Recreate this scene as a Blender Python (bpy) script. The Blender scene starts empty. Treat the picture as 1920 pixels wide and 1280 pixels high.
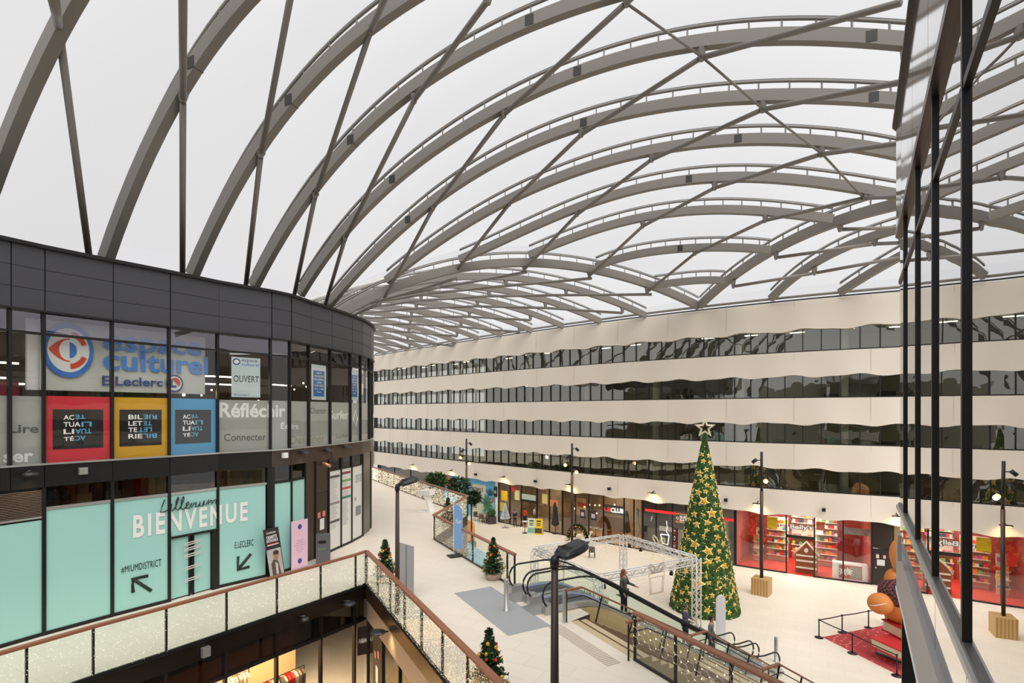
import bpy, bmesh, math, random
import numpy as np
from mathutils import Vector, Matrix
random.seed(7)
R = math.radians
SC = bpy.context.scene
COL = SC.collection

# ---------------------------------------------------------------- camera, sky, sun, exposure
F, HZ, H = 990.0, 772.0, 10.7          # focal length in px, horizon row, eye height above the plaza
WK = 4.5                               # height of the upper walkway above the plaza
cam_d = bpy.data.cameras.new('camera'); cam = bpy.data.objects.new('camera', cam_d); COL.objects.link(cam)
cam.location = (0, 0, H); cam.rotation_euler = (R(90), 0, 0)
cam_d.sensor_width = 36; cam_d.lens = F/1920*36; cam_d.shift_y = (HZ-640)/1920
cam_d.clip_start = 0.05; cam_d.clip_end = 400
SC.camera = cam
SC.view_settings.view_transform = 'Standard'; SC.view_settings.look = 'None'
SC.view_settings.gamma = 1.0; SC.view_settings.use_curve_mapping = False
SC.view_settings.exposure = 0.0
SC.cycles.max_bounces = 10; SC.cycles.transparent_max_bounces = 24; SC.cycles.glossy_bounces = 4
SC.cycles.sample_clamp_indirect = 4.0; SC.cycles.use_denoising = True
SC.cycles.caustics_reflective = False; SC.cycles.caustics_refractive = False
w = bpy.data.worlds.new('sky'); SC.world = w; w.use_nodes = True
w.node_tree.nodes['Background'].inputs[0].default_value = (0.985, 0.982, 1.0, 1)
w.node_tree.nodes['Background'].inputs[1].default_value = 0.78
sd = bpy.data.lights.new('sun', 'SUN'); sun = bpy.data.objects.new('sun', sd); COL.objects.link(sun)
sd.energy = 3.3; sd.angle = R(75); sd.color = (1.0, 0.965, 0.91)
sun.location = (6, -10, 40); sun.rotation_euler = (R(34), 0, R(14))

# ---------------------------------------------------------------- colour and materials
def lin(c):
    return tuple(((v/255)/12.92 if v/255 <= .04045 else ((v/255+.055)/1.055)**2.4) for v in c)
MATS = {}
def mat(name, col, rough=.6, metal=0., emit=0., ecol=None, spec=.5, noise=0., nscale=8., bump=0.):
    if name in MATS: return MATS[name]
    m = bpy.data.materials.new(name); m.use_nodes = True; nt = m.node_tree
    b = nt.nodes['Principled BSDF']; c = lin(col)
    b.inputs['Base Color'].default_value = (*c, 1); b.inputs['Roughness'].default_value = rough
    b.inputs['Metallic'].default_value = metal; b.inputs['Specular IOR Level'].default_value = spec
    if emit:
        b.inputs['Emission Color'].default_value = (*lin(ecol or col), 1); b.inputs['Emission Strength'].default_value = emit
    if noise or bump:
        tc = nt.nodes.new('ShaderNodeTexCoord'); n = nt.nodes.new('ShaderNodeTexNoise')
        n.inputs['Scale'].default_value = nscale; n.inputs['Detail'].default_value = 5
        nt.links.new(tc.outputs['Object'], n.inputs['Vector'])
        if noise:
            mr = nt.nodes.new('ShaderNodeMapRange'); mr.inputs['To Min'].default_value = 1-noise; mr.inputs['To Max'].default_value = 1+noise
            mx = nt.nodes.new('ShaderNodeVectorMath'); mx.operation = 'SCALE'; mx.inputs[0].default_value = c
            nt.links.new(n.outputs['Fac'], mr.inputs['Value']); nt.links.new(mr.outputs[0], mx.inputs['Scale'])
            nt.links.new(mx.outputs[0], b.inputs['Base Color'])
        if bump:
            bp = nt.nodes.new('ShaderNodeBump'); bp.inputs['Strength'].default_value = bump; bp.inputs['Distance'].default_value = .02
            nt.links.new(n.outputs['Fac'], bp.inputs['Height']); nt.links.new(bp.outputs[0], b.inputs['Normal'])
    MATS[name] = m
    return m
def glassmat(name, tint=(255, 255, 255), refl=.12, rough=0., rcol=(255, 255, 255), wob=0.):
    if name in MATS: return MATS[name]
    m = bpy.data.materials.new(name); m.use_nodes = True; nt = m.node_tree
    nt.nodes.remove(nt.nodes['Principled BSDF']); out = nt.nodes['Material Output']
    t = nt.nodes.new('ShaderNodeBsdfTransparent'); t.inputs[0].default_value = (*lin(tint), 1)
    g = nt.nodes.new('ShaderNodeBsdfGlossy'); g.inputs[0].default_value = (*lin(rcol), 1); g.inputs['Roughness'].default_value = rough
    fr = nt.nodes.new('ShaderNodeFresnel'); fr.inputs[0].default_value = 1.5
    ad = nt.nodes.new('ShaderNodeMath'); ad.operation = 'ADD'; ad.use_clamp = True; ad.inputs[1].default_value = refl
    mx = nt.nodes.new('ShaderNodeMixShader')
    ge = nt.nodes.new('ShaderNodeNewGeometry'); bf = nt.nodes.new('ShaderNodeMath'); bf.operation = 'SUBTRACT'; bf.inputs[0].default_value = 1
    ml = nt.nodes.new('ShaderNodeMath'); ml.operation = 'MULTIPLY'
    nt.links.new(ge.outputs['Backfacing'], bf.inputs[1]); nt.links.new(ad.outputs[0], ml.inputs[0]); nt.links.new(bf.outputs[0], ml.inputs[1])
    nt.links.new(fr.outputs[0], ad.inputs[0]); nt.links.new(ml.outputs[0], mx.inputs[0])
    nt.links.new(t.outputs[0], mx.inputs[1]); nt.links.new(g.outputs[0], mx.inputs[2]); nt.links.new(mx.outputs[0], out.inputs[0])
    if wob:
        tc = nt.nodes.new('ShaderNodeTexCoord'); n = nt.nodes.new('ShaderNodeTexNoise'); n.inputs['Scale'].default_value = .9; n.inputs['Detail'].default_value = 1
        bp = nt.nodes.new('ShaderNodeBump'); bp.inputs['Strength'].default_value = 1; bp.inputs['Distance'].default_value = wob
        nt.links.new(tc.outputs['Object'], n.inputs['Vector']); nt.links.new(n.outputs['Fac'], bp.inputs['Height']); nt.links.new(bp.outputs[0], g.inputs['Normal'])
    MATS[name] = m
    return m
def tilemat(name, c1, c2, line, sx, sy, rot=0., gap=.012, rough=.45):
    if name in MATS: return MATS[name]
    m = bpy.data.materials.new(name); m.use_nodes = True; nt = m.node_tree; b = nt.nodes['Principled BSDF']
    tc = nt.nodes.new('ShaderNodeTexCoord'); mp = nt.nodes.new('ShaderNodeMapping'); mp.inputs['Rotation'].default_value = (0, 0, rot)
    br = nt.nodes.new('ShaderNodeTexBrick'); br.inputs['Scale'].default_value = 1
    br.inputs['Color1'].default_value = (*lin(c1), 1); br.inputs['Color2'].default_value = (*lin(c2), 1); br.inputs['Mortar'].default_value = (*lin(line), 1)
    br.inputs['Mortar Size'].default_value = gap; br.inputs['Brick Width'].default_value = sx; br.inputs['Row Height'].default_value = sy
    br.inputs['Mortar Smooth'].default_value = .3
    n = nt.nodes.new('ShaderNodeTexNoise'); n.inputs['Scale'].default_value = .35; n.inputs['Detail'].default_value = 6
    mr = nt.nodes.new('ShaderNodeMapRange'); mr.inputs['To Min'].default_value = .94; mr.inputs['To Max'].default_value = 1.05
    vm = nt.nodes.new('ShaderNodeVectorMath'); vm.operation = 'SCALE'
    nt.links.new(tc.outputs['Object'], mp.inputs[0]); nt.links.new(mp.outputs[0], br.inputs[0]); nt.links.new(tc.outputs['Object'], n.inputs['Vector'])
    nt.links.new(n.outputs['Fac'], mr.inputs['Value']); nt.links.new(br.outputs['Color'], vm.inputs[0]); nt.links.new(mr.outputs[0], vm.inputs['Scale'])
    nt.links.new(vm.outputs[0], b.inputs['Base Color']); b.inputs['Roughness'].default_value = rough
    MATS[name] = m
    return m
STEEL = mat('grey_steel_paint', (128, 124, 119), .55, .1)
BROWNM = mat('bronze_metal', (74, 62, 52), .35, .35)
BLACKM = mat('black_metal', (26, 25, 25), .4, .2)
DARKM = mat('dark_mullion', (42, 40, 38), .4, .3)
WHITE = mat('white_paint', (246, 245, 243), .5)
WOOD = mat('handrail_wood', (150, 96, 70), .45, noise=.12, nscale=3)
PANEL = mat('cream_panel', (226, 217, 204), .6, noise=.02, nscale=.4)
SILV = mat('silver_metal', (190, 190, 188), .35, .7)
GREYM = mat('grey_metal', (120, 118, 116), .4, .5)
TEAL = mat('teal_film', (168, 220, 214), .3)
CLEAR = glassmat('clear_glass', (250, 252, 251), .03)
FLOORM = tilemat('beige_floor_tiles', (240, 230, 214), (236, 226, 210), (222, 212, 196), 1.2, .6, R(28.5), .008)

# ---------------------------------------------------------------- mesh builder
class MB:
    def __init__(s): s.v = []; s.f = []; s.mi = []; s.mats = []; s.sm = []
    def m(s, mt):
        if mt not in s.mats: s.mats.append(mt)
        return s.mats.index(mt)
    def add(s, vs, fs, mt, smooth=False):
        o = len(s.v); k = s.m(mt); s.v += [tuple(v) for v in vs]
        for f in fs: s.f.append([i+o for i in f]); s.mi.append(k); s.sm.append(smooth)
        return s
    def box(s, c, d, mt, rz=0., M=None):
        hx, hy, hz = d[0]/2, d[1]/2, d[2]/2
        vs = [Vector((x, y, z)) for x in (-hx, hx) for y in (-hy, hy) for z in (-hz, hz)]
        if M is None: M = Matrix.Rotation(rz, 3, 'Z')
        vs = [M @ v + Vector(c) for v in vs]
        return s.add(vs, [(0, 1, 3, 2), (4, 6, 7, 5), (0, 4, 5, 1), (2, 3, 7, 6), (0, 2, 6, 4), (1, 5, 7, 3)], mt)
    def quad(s, a, b, c, d, mt): return s.add([a, b, c, d], [(0, 1, 2, 3)], mt)
    def prism(s, poly, z0, z1, mt):
        n = len(poly); vs = [(p[0], p[1], z0) for p in poly]+[(p[0], p[1], z1) for p in poly]
        fs = [tuple(range(n-1, -1, -1)), tuple(range(n, 2*n))]+[(i, (i+1) % n, n+(i+1) % n, n+i) for i in range(n)]
        return s.add(vs, fs, mt)
    def sweep(s, pts, prof, mt, up=(0, 0, 1), smooth=False, closed=False):
        pts = [Vector(p) for p in pts]; n = len(pts); k = len(prof); vs = []
        for i, p in enumerate(pts):
            a = pts[(i-1) % n] if (closed or i) else p; b = pts[(i+1) % n] if (closed or i < n-1) else p
            t = (b-a).normalized(); u0 = Vector(up)
            if abs(t.dot(u0)) > .98: u0 = Vector((1, 0, 0))
            sd_ = t.cross(u0).normalized(); u = sd_.cross(t)
            for (x, y) in prof: vs.append(p+sd_*x+u*y)
        fs = []
        for i in range(n if closed else n-1):
            j = (i+1) % n
            for q in range(k):
                r = (q+1) % k; fs.append((i*k+q, i*k+r, j*k+r, j*k+q))
        if not closed: fs += [tuple(range(k-1, -1, -1)), tuple((n-1)*k+q for q in range(k))]
        return s.add(vs, fs, mt, smooth)
    def tube(s, pts, r, mt, n=8, smooth=True, up=(0, 0, 1), closed=False):
        return s.sweep(pts, [(r*math.cos(2*math.pi*i/n), r*math.sin(2*math.pi*i/n)) for i in range(n)], mt, up, smooth, closed)
    def bar(s, a, b, wd, ht, mt, up=(0, 0, 1)):
        return s.sweep([a, b], [(-wd/2, -ht/2), (wd/2, -ht/2), (wd/2, ht/2), (-wd/2, ht/2)], mt, up)
    def lathe(s, c, prof, mt, n=20, smooth=True):
        vs = []
        for (r, z) in prof:
            for i in range(n): a = 2*math.pi*i/n; vs.append((c[0]+r*math.cos(a), c[1]+r*math.sin(a), c[2]+z))
        fs = []
        for j in range(len(prof)-1):
            for i in range(n): k = (i+1) % n; fs.append((j*n+i, j*n+k, (j+1)*n+k, (j+1)*n+i))
        fs += [tuple(range(n-1, -1, -1)), tuple((len(prof)-1)*n+i for i in range(n))]
        return s.add(vs, fs, mt, smooth)
    def ball(s, c, r, mt, n=12, m=8, sc=(1, 1, 1)):
        prof = []; vs = []
        for j in range(m+1):
            th = math.pi*j/m
            for i in range(n):
                a = 2*math.pi*i/n; q = max(math.sin(th), 1e-3)
                vs.append((c[0]+r*sc[0]*q*math.cos(a), c[1]+r*sc[1]*q*math.sin(a), c[2]-r*sc[2]*math.cos(th)))
        fs = [(j*n+i, j*n+(i+1) % n, (j+1)*n+(i+1) % n, (j+1)*n+i) for j in range(m) for i in range(n)]
        return s.add(vs, fs, mt, True)
def wloc(o):
    v = Vector((0, 0, 0))
    while o is not None: v = v+Vector(o.location); o = o.parent
    return v
def obj(name, mb, parent=None, loc=None):
    """link a builder as one mesh; vertices are given in world coordinates (parents are never rotated while building)"""
    base = wloc(parent) if parent is not None else Vector((0, 0, 0))
    if parent is None:
        if loc is None:
            a = np.array(mb.v); lo = a.min(0); hi = a.max(0); loc = ((lo[0]+hi[0])/2, (lo[1]+hi[1])/2, lo[2])
        base = Vector(loc)
    me = bpy.data.meshes.new(name)
    me.from_pydata([(v[0]-base[0], v[1]-base[1], v[2]-base[2]) for v in mb.v], [], mb.f)
    for m_ in mb.mats: me.materials.append(m_)
    me.polygons.foreach_set('material_index', mb.mi); me.polygons.foreach_set('use_smooth', mb.sm); me.update()
    o = bpy.data.objects.new(name, me); COL.objects.link(o)
    if parent is not None: o.parent = parent
    else: o.location = base
    return o
def tag(o, label=None, cat=None, group=None, kind=None):
    if label: o['label'] = label
    if cat: o['category'] = cat
    if group: o['group'] = group
    if kind: o['kind'] = kind
    return o
def empty(name, loc, label, cat, group=None):
    o = bpy.data.objects.new(name, None); COL.objects.link(o); o.location = loc; o.empty_display_size = .1
    return tag(o, label, cat, group)
def struct(name, mb): return tag(obj(name, mb), kind='structure')
def copy_tree(o, parent=None):
    c = o.copy(); COL.objects.link(c); c.parent = parent
    for ch in list(o.children): copy_tree(ch, c)
    return c

# ---------------------------------------------------------------- reading plan positions off the photograph
def px(x, y, z=0.):
    Y = (H-z)*F/(y-HZ); return Vector(((x-960)/F*Y, Y, z))
def pd(x, y, Y): return Vector(((x-960)/F*Y, Y, H-(y-HZ)*Y/F))
class Path:
    def __init__(s, pts, flip=1):
        s.p = [Vector((p[0], p[1])) for p in pts]; s.c = [0]
        for a, b in zip(s.p, s.p[1:]): s.c.append(s.c[-1]+(b-a).length)
        s.L = s.c[-1]; s.flip = flip
    def seg(s, u):
        for i in range(len(s.p)-1):
            if u <= s.c[i+1] or i == len(s.p)-2: return i
    def at(s, u, off=0.):
        i = s.seg(u); a, b = s.p[i], s.p[i+1]; t = (b-a).normalized(); q = a+t*(u-s.c[i])
        n = Vector((t.y, -t.x))*s.flip
        return q+n*off
    def nrm(s, u):
        i = s.seg(u); t = (s.p[i+1]-s.p[i]).normalized(); return Vector((t.y, -t.x))*s.flip
    def ang(s, u):
        i = s.seg(u); t = (s.p[i+1]-s.p[i]); return math.atan2(t.y, t.x)
    def vo(s, i, off):                      # mitred offset at vertex i
        n = []
        if i > 0: n.append(s.nrm(s.c[i]-1e-5))
        if i < len(s.p)-1: n.append(s.nrm(s.c[i]+1e-5))
        m = sum(n, Vector((0, 0)))/len(n); m.normalize(); k = m.dot(n[0])
        return s.p[i]+m*off/max(k, .5)
    def hit(s, x):
        m = (x-960)/F; g = [p.x-m*p.y for p in s.p]
        for i in range(len(g)-1):
            if g[i]*g[i+1] <= 0 and g[i] != g[i+1] and s.p[i].y > 0:
                k = g[i]/(g[i]-g[i+1]); return s.c[i]+k*(s.c[i+1]-s.c[i]), (s.p[i]+(s.p[i+1]-s.p[i])*k).y
        i = 0 if abs(g[0]) < abs(g[-1]) else len(g)-2
        k = g[i]/(g[i]-g[i+1]); return s.c[i]+k*(s.c[i+1]-s.c[i]), (s.p[i]+(s.p[i+1]-s.p[i])*k).y
    def fz(s, x, y, off=0.):
        u, Y = s.hit(x); return u, H-(y-HZ)*Y/F
    def strip(s, mb, u0, u1, z0, z1, off, th, mt):
        """a wall strip following the path between u0 and u1, outer face at off, thickness th inwards"""
        us = [u0]+[c for c in s.c if u0+1e-3 < c < u1-1e-3]+[u1]; ring = []
        f0 = z0 if callable(z0) else (lambda u: z0); f1 = z1 if callable(z1) else (lambda u: z1)
        for u in us:
            if u in s.c: i = s.c.index(u); a = s.vo(i, off); b = s.vo(i, off-th)
            else: a = s.at(u, off); b = s.at(u, off-th)
            ring.append([(a.x, a.y, f0(u)), (b.x, b.y, f0(u)), (b.x, b.y, f1(u)), (a.x, a.y, f1(u))])
        vs = [v for r in ring for v in r]; n = len(ring); fs = [(3, 2, 1, 0), tuple((n-1)*4+q for q in range(4))]
        for i in range(n-1):
            for q in range(4): r = (q+1) % 4; fs.append((i*4+q, i*4+r, i*4+4+r, i*4+4+q))
        if s.flip < 0: fs = [f[::-1] for f in fs]
        mb.add(vs, fs, mt); return mb
    def post(s, mb, u, z0, z1, off, wd, dp, mt):
        p = s.at(u, off-dp/2); mb.box((p.x, p.y, (z0+z1)/2), (wd, dp, z1-z0), mt, s.ang(u)); return mb
def axisbox(mb, c, wd, dp, z0, z1, mt, rz=0.): mb.box((c[0], c[1], (z0+z1)/2), (wd, dp, z1-z0), mt, rz)

# ---------------------------------------------------------------- lettering
def glyphs(txt, bold=0., shear=0., spacing=1.):
    cu = bpy.data.curves.new('t', 'FONT'); cu.body = txt; cu.size = 1; cu.offset = bold; cu.shear = shear; cu.space_character = spacing
    cu.resolution_u = 3
    o = bpy.data.objects.new('t', cu); COL.objects.link(o)
    me = bpy.data.meshes.new_from_object(o.evaluated_get(bpy.context.evaluated_depsgraph_get()))
    vs = [tuple(v.co[:2]) for v in me.vertices]; fs = [tuple(p.vertices) for p in me.polygons]
    bpy.data.objects.remove(o); bpy.data.curves.remove(cu); bpy.data.meshes.remove(me)
    a = np.array(vs); lo = a.min(0); hi = a.max(0)
    return [((v[0]-lo[0])/(hi[0]-lo[0]), (v[1]-lo[1])/(hi[1]-lo[1])) for v in vs], fs
def fit(mb, g, mt, fn, rot=False):
    vs, fs = g
    if rot: vs = [(1-a, 1-b) for a, b in vs]
    mb.add([fn(a, b) for a, b in vs], fs, mt); return mb
def text_on(path, mb, txt, mt, q, off, bold=0., rot=False, shear=0., spacing=1.):
    """q: four photo points of the lettering box: bottom-left, bottom-right, top-left, top-right"""
    (a, za), (b, zb), (c, zc), (d, zd) = [path.fz(*p) for p in q]
    def fn(x, y):
        u = (a*(1-x)+b*x)*(1-y)+(c*(1-x)+d*x)*y; z = (za*(1-x)+zb*x)*(1-y)+(zc*(1-x)+zd*x)*y
        p = path.at(u, off); return (p.x, p.y, z)
    return fit(mb, glyphs(txt, bold, shear, spacing), mt, fn, rot)
def text_quad(mb, txt, mt, o, ux, uy, bold=0., rot=False, shear=0.):
    o, ux, uy = Vector(o), Vector(ux), Vector(uy)
    return fit(mb, glyphs(txt, bold, shear), mt, lambda a, b: tuple(o+ux*a+uy*b), rot)
ORD = ['first', 'second', 'third', 'fourth', 'fifth', 'sixth', 'seventh', 'eighth', 'ninth', 'tenth', 'eleventh', 'twelfth', 'thirteenth', 'fourteenth', 'fifteenth', 'sixteenth']
# ================================================================ THE SETTING
mb = MB(); mb.prism([(-45, -14), (60, -14), (60, 100), (-45, 100)], -.3, 0, FLOORM); struct('floor', mb)

# ---- office block plan
sx_ = [702, 790, 946, 1190, 1440, 1690]; ss_ = [14.49, 16.34, 19.77, 24.0, 28.2, 31.1]
qf = np.polyfit(sx_, ss_, 2)
def oy(x): return F/np.polyval(qf, x)
OP = [((x-960)/F*oy(x), oy(x)) for x in list(range(702, 1960, 16))]
e = OP[0]; OP = [(e[0]-9, e[1]+9), (e[0]-2.2, e[1]+4.2), (e[0]-.5, e[1]+1.6)]+OP
OFF = Path(OP)
U0 = OFF.hit(702)[0]; U1 = OFF.L
# window heights above the plaza for the five rows (sill, head)
ROWS = [(H+3.89, H+5.30), (H+.90, H+2.30), (H-2.09, H-.78), (H-5.14, H-3.70)]
SHOPTOP = H-6.78; PARA = H+7.22
bay = 1.04
nb = int((U1-0)/bay)
office = empty('office_block', (*OFF.at(U1*.6), 0), 'long curved cream office block with five storeys of wavy banded windows facing the plaza', 'building')
def wave(k):
    return lambda u: .075*math.sin(2*math.pi*u/3.7+k*1.9)+.035*math.sin(2*math.pi*u/1.85+k)
def band(name, zb, zt, k, lower_out=.16):
    mb = MB(); us = np.arange(0, U1-.01, .3); ring = []
    f = wave(k)
    for u in us:
        uu = float(u)
        a = OFF.at(uu, 0); b = OFF.at(uu, .12+.07*math.sin(2*math.pi*uu/3.7+k*1.9+.6)); c = OFF.at(uu, -.35)
        zz = zb+f(uu)
        ring.append([(b.x, b.y, zz), (c.x, c.y, zz), (c.x, c.y, zt), (a.x, a.y, zt), ((a.x+b.x)/2, (a.y+b.y)/2, (zz*.5+zt*.5))])
    n = len(ring); vs = [v for r in ring for v in r]; fs = []
    for i in range(n-1):
        for q in range(5): r = (q+1) % 5; fs.append((i*5+q, i*5+r, i*5+5+r, i*5+5+q))
    mb.add(vs, fs, PANEL, True)
    o = obj(name, mb, office)
    es = o.modifiers.new('e', 'EDGE_SPLIT'); es.split_angle = R(40)
    return o
band('parapet_band', ROWS[0][1], PARA, 0)
band('spandrel_band', ROWS[1][1], ROWS[0][0], 1)
band('spandrel_band', ROWS[2][1], ROWS[1][0], 2)
band('spandrel_band', ROWS[3][1], ROWS[2][0], 3)
band('spandrel_band', SHOPTOP, ROWS[3][0], 4)
# hairline joints between the cladding panels
mb = MB()
JM = mat('joint_grey', (202, 193, 180), .8)
u = .6
while u < U1:
    for zb, zt in ((ROWS[0][1]+.25, PARA), (ROWS[1][1]+.25, ROWS[0][0]), (ROWS[2][1]+.25, ROWS[1][0]), (ROWS[3][1]+.25, ROWS[2][0]), (SHOPTOP+.25, ROWS[3][0])):
        p0 = OFF.at(u, .12); p1 = OFF.at(u, .01)
        d = Vector((math.cos(OFF.ang(u)), math.sin(OFF.ang(u))))*.012
        mb = MB(); mb.quad((p0.x-d.x, p0.y-d.y, zb), (p0.x+d.x, p0.y+d.y, zb), (p1.x+d.x, p1.y+d.y, zt), (p1.x-d.x, p1.y-d.y, zt), JM); obj('panel_joint', mb, office)
    u += bay*4
# glazing: every window a part
OGL = glassmat('office_glass', (228, 230, 222), .26, rcol=(222, 222, 214), wob=.008)
wins = []
for r, (zs, zh) in enumerate(ROWS):
    for i in range(nb):
        u = i*bay+.05
        wins.append((OFF.at(u).y, r, u, zs, zh))
wins.sort(key=lambda t: t[0])
def winmb(mb, r, u, zs, zh):
    OFF.strip(mb, u, u+bay, zs-.05, zh+.3, -.12, .02, OGL)
    OFF.post(mb, u, zs-.05, zh+.3, -.04, .055, .12, DARKM)
    OFF.strip(mb, u, u+bay, zs, zs+.07, -.02, .12, DARKM)
rest = MB(); nwin = 0
for Yw, r, u, zs, zh in wins:
    if OFF.at(u).x/OFF.at(u).y < .80 and nwin < 100 and OFF.at(u).y > 28:
        m_ = MB(); winmb(m_, r, u, zs, zh); obj('window', m_, office); nwin += 1
    else: winmb(rest, r, u, zs, zh)
tag(obj('window', rest, office), kind='stuff')
# rooms behind the glass: slabs, back wall, columns
OLIVE = mat('office_back_wall', (196, 190, 160), .8); CEIL = mat('office_ceiling', (206, 204, 190), .8); CARP = mat('office_carpet', (90, 88, 80), .9)
UL = OFF.hit(838)[0]; mb = MB(); OFF.strip(mb, UL, U1, 3.9, PARA-.4, -6.2, .2, OLIVE)
for u in np.arange(3, UL, 2.6): OFF.post(mb, float(u), 3.9, PARA-.4, -6.2, .3, .2, OLIVE)
OFF.strip(mb, 0, UL, ROWS[0][1], PARA-.4, -6.2, .2, OLIVE)
for zz in (ROWS[0][0], ROWS[1][0], ROWS[2][0], ROWS[3][0]): OFF.strip(mb, 0, UL, zz-1.6, zz-.1, -6.2, .2, OLIVE)
mb = mb; obj('back_wall', mb, office)
for zs, zh in ROWS:
    mb = MB(); OFF.strip(mb, 0, U1, zs-.6, zs-.5, -.3, 6, CARP); OFF.strip(mb, 0, U1, zh+.32, zh+.45, -.3, 6, CEIL); obj('floor_slab', mb, office)
COLM = mat('column_white', (222, 224, 216), .6)
u = 3.4; k = 0
while u < U1:
    p = OFF.at(u, -.9); mb = MB(); mb.lathe((p.x, p.y, SHOPTOP-.1), [(.26, 0), (.26, PARA-SHOPTOP-.6)], COLM, 12); obj('column', mb, office); u += bay*6; k += 1
mb = MB()
LP = mat('office_panel_light', (255, 246, 226), emit=8)
for r, (zs, zh) in enumerate(ROWS):
    for i in range(0, nb, 3):
        if random.random() < .8:
            p = OFF.at(i*bay+.6, -2.4-random.random()*1.5); mb.box((p.x, p.y, zh+.29), (.9, .12, .04), LP, OFF.ang(i*bay))
obj('ceiling_light', mb, office)['kind'] = 'stuff'
DK = mat('desk_dark', (60, 58, 55), .6); DW = mat('desk_white', (190, 190, 185), .6)
mb = MB()
for r, (zs, zh) in enumerate(ROWS[1:]):
    for i in range(0, nb):
        if random.random() < .5:
            p = OFF.at(i*bay+.6, -1.2-random.random()); m2 = random.choice([DK, DW, DK]); hh = random.uniform(.5, .95)
            mb.box((p.x, p.y, zs-.5+hh/2), (random.uniform(.3, 1.0), .5, hh), m2, OFF.ang(i*bay))
obj('desk', mb, office)['kind'] = 'stuff'
# end glazing and outer mast beyond the left end of the block
mb = MB(); e0 = pd(690, 772, 70)
for x in (684, 690, 697): 
    p = pd(x, 772, 69); mb.box((p.x, p.y, 9), (.35, .35, 18), STEEL)
for y in (676, 718, 737, 760, 815, 825, 872):
    a = pd(680, y, 69); b = pd(700, y, 69); mb.bar(a, b, .12, .16, STEEL)
tag(obj('glazed_link_frame', mb), 'pale steel frame of a glazed link at the far left end of the office block', 'frame')

# ---------------------------------------------------------------- upper walkway
BV = [(0, 443), (78, 420), (210, 384), (317, 356), (408, 330.5), (507, 307.5), (543, 297), (579, 280), (619, 263), (657, 245.5), (676, 235.5)]
def W(x, v): Y = (H-WK)*F/v; return ((x-960)/F*Y, Y)
BL = [(-18.6, 5.2), (-16.6, 8.8), (-15.0, 11.4)]+[W(x, v) for x, v in BV]+[(-7.45, 27.6), (-7.75, 29.2), (-8.6, 31.0), (-10.6, 33.4), (-14, 35.5)]
BLK = Path(BL)
RL = Path([(-16.2, 1.0), (-14.6, 4.2), (-13.1, 7.0)]+[W(x, v) for x, v in [(-150, 617), (0, 560), (175, 498), (312, 452.6), (425, 414), (519.5, 381.5), (601.5, 354), (667, 331), (687, 323)]])
D1 = Vector((.477, -.879)); A1 = Vector((.879, .477))
Pc = Vector(W(687, 323)); RR = Path([Pc, Pc+D1*15.5], 1)
Pb = Vector(W(1189, 465)); RB = Path([Pb, Pb+D1*5.5], 1)
RC = Path([W(689, 123.5), W(877, 195), W(813.6, 239), W(965, 331)])
OE = Vector((0, 18.1))
stair_a = OE+D1*3.0+A1*.35; stair_b = OE+D1*5.7+A1*.35
poly = [(-13.6, 49.7), (-19, 58), (-30, 58), (-30, 36)]+[tuple(p) for p in reversed(BLK.p)]
poly = [(-30, 58), (-30, -6), (-18.5, -6)]+[tuple(p) for p in RL.p]+[tuple(RR.p[1]), tuple(RB.p[1]), tuple(RB.p[0]), tuple(stair_b), tuple(stair_a), tuple(OE+D1*2.8+A1*1.2), tuple(OE-D1*.45+A1*1.2), tuple(RC.p[3])]+[tuple(RC.p[2]), tuple(RC.p[1]), tuple(RC.p[0]), (-19, 59)]
SLABW = mat('slab_edge', (70, 62, 54), .5, .3)
mb = MB()
n = len(poly)
mb.prism(poly, WK-.5, WK, FLOORM)
for i, f in enumerate(mb.f):
    if i != 1: mb.mi[i] = mb.m(SLABW)
bm_f = struct('floor', mb)
# triangulate the concave slab properly
def retri(o):
    bm = bmesh.new(); bm.from_mesh(o.data); bmesh.ops.triangulate(bm, faces=[f for f in bm.faces if len(f.verts) > 4], ngon_method='EAR_CLIP'); bm.to_mesh(o.data); bm.free()
retri(bm_f)

# ---------------------------------------------------------------- black glass shop building (left)
FT, FB, TR, FILM, SILL, BANDB, TT = H+4.49, H+2.79, H+2.16, H+.45, H-1.44, H-2.08, H-2.68
shop = empty('curved_shop_building', (-16, 16, WK), 'two-storey curved dark glass shop building on the left with teal film windows below', 'building')
FASC = mat('black_fascia', (74, 74, 79), .38, .25); FASL = mat('fascia_groove', (30, 29, 30), .5)
ub = [BLK.hit(x)[0] for x in (18, 82, 210, 317, 408, 507, 543, 579, 619, 657, 676)]
ub = [ub[0]-1.7*k for k in range(3, 0, -1)]+ub+[ub[-1]+1.5, ub[-1]+3.2, ub[-1]+5.2, ub[-1]+8.3]
for i in range(len(ub)-1):
    mb = MB(); BLK.strip(mb, ub[i]+.012, ub[i+1]-.012, FB, FT, .1, .08, FASC)
    for t in (1/3, 2/3): BLK.strip(mb, ub[i]+.012, ub[i+1]-.012, FB+(FT-FB)*t-.012, FB+(FT-FB)*t, .108, .02, FASL)
    obj('fascia_panel', mb, shop)
mb = MB(); BLK.strip(mb, 0, BLK.L, FT, FT+.1, .22, .5, BLACKM); BLK.strip(mb, 0, BLK.L, FB-.05, FB, .16, .3, BLACKM); BLK.strip(mb, 0, BLK.L, FB, FT, 0, .1, BLACKM)
obj('roof_coping', mb, shop)
mb = MB(); rp = [tuple(p) for p in BLK.p]+[(-32, 38), (-32, 5)]
mb.prism(rp, FT-.5, FT-.2, BLACKM); o = obj('roof_slab', mb, shop); retri(o)
SGL = glassmat('shop_glass', (252, 253, 252), .02, wob=.004); SGT = glassmat('shop_transom_glass', (235, 235, 238), .20, rcol=(215, 212, 220), wob=.006)
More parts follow.
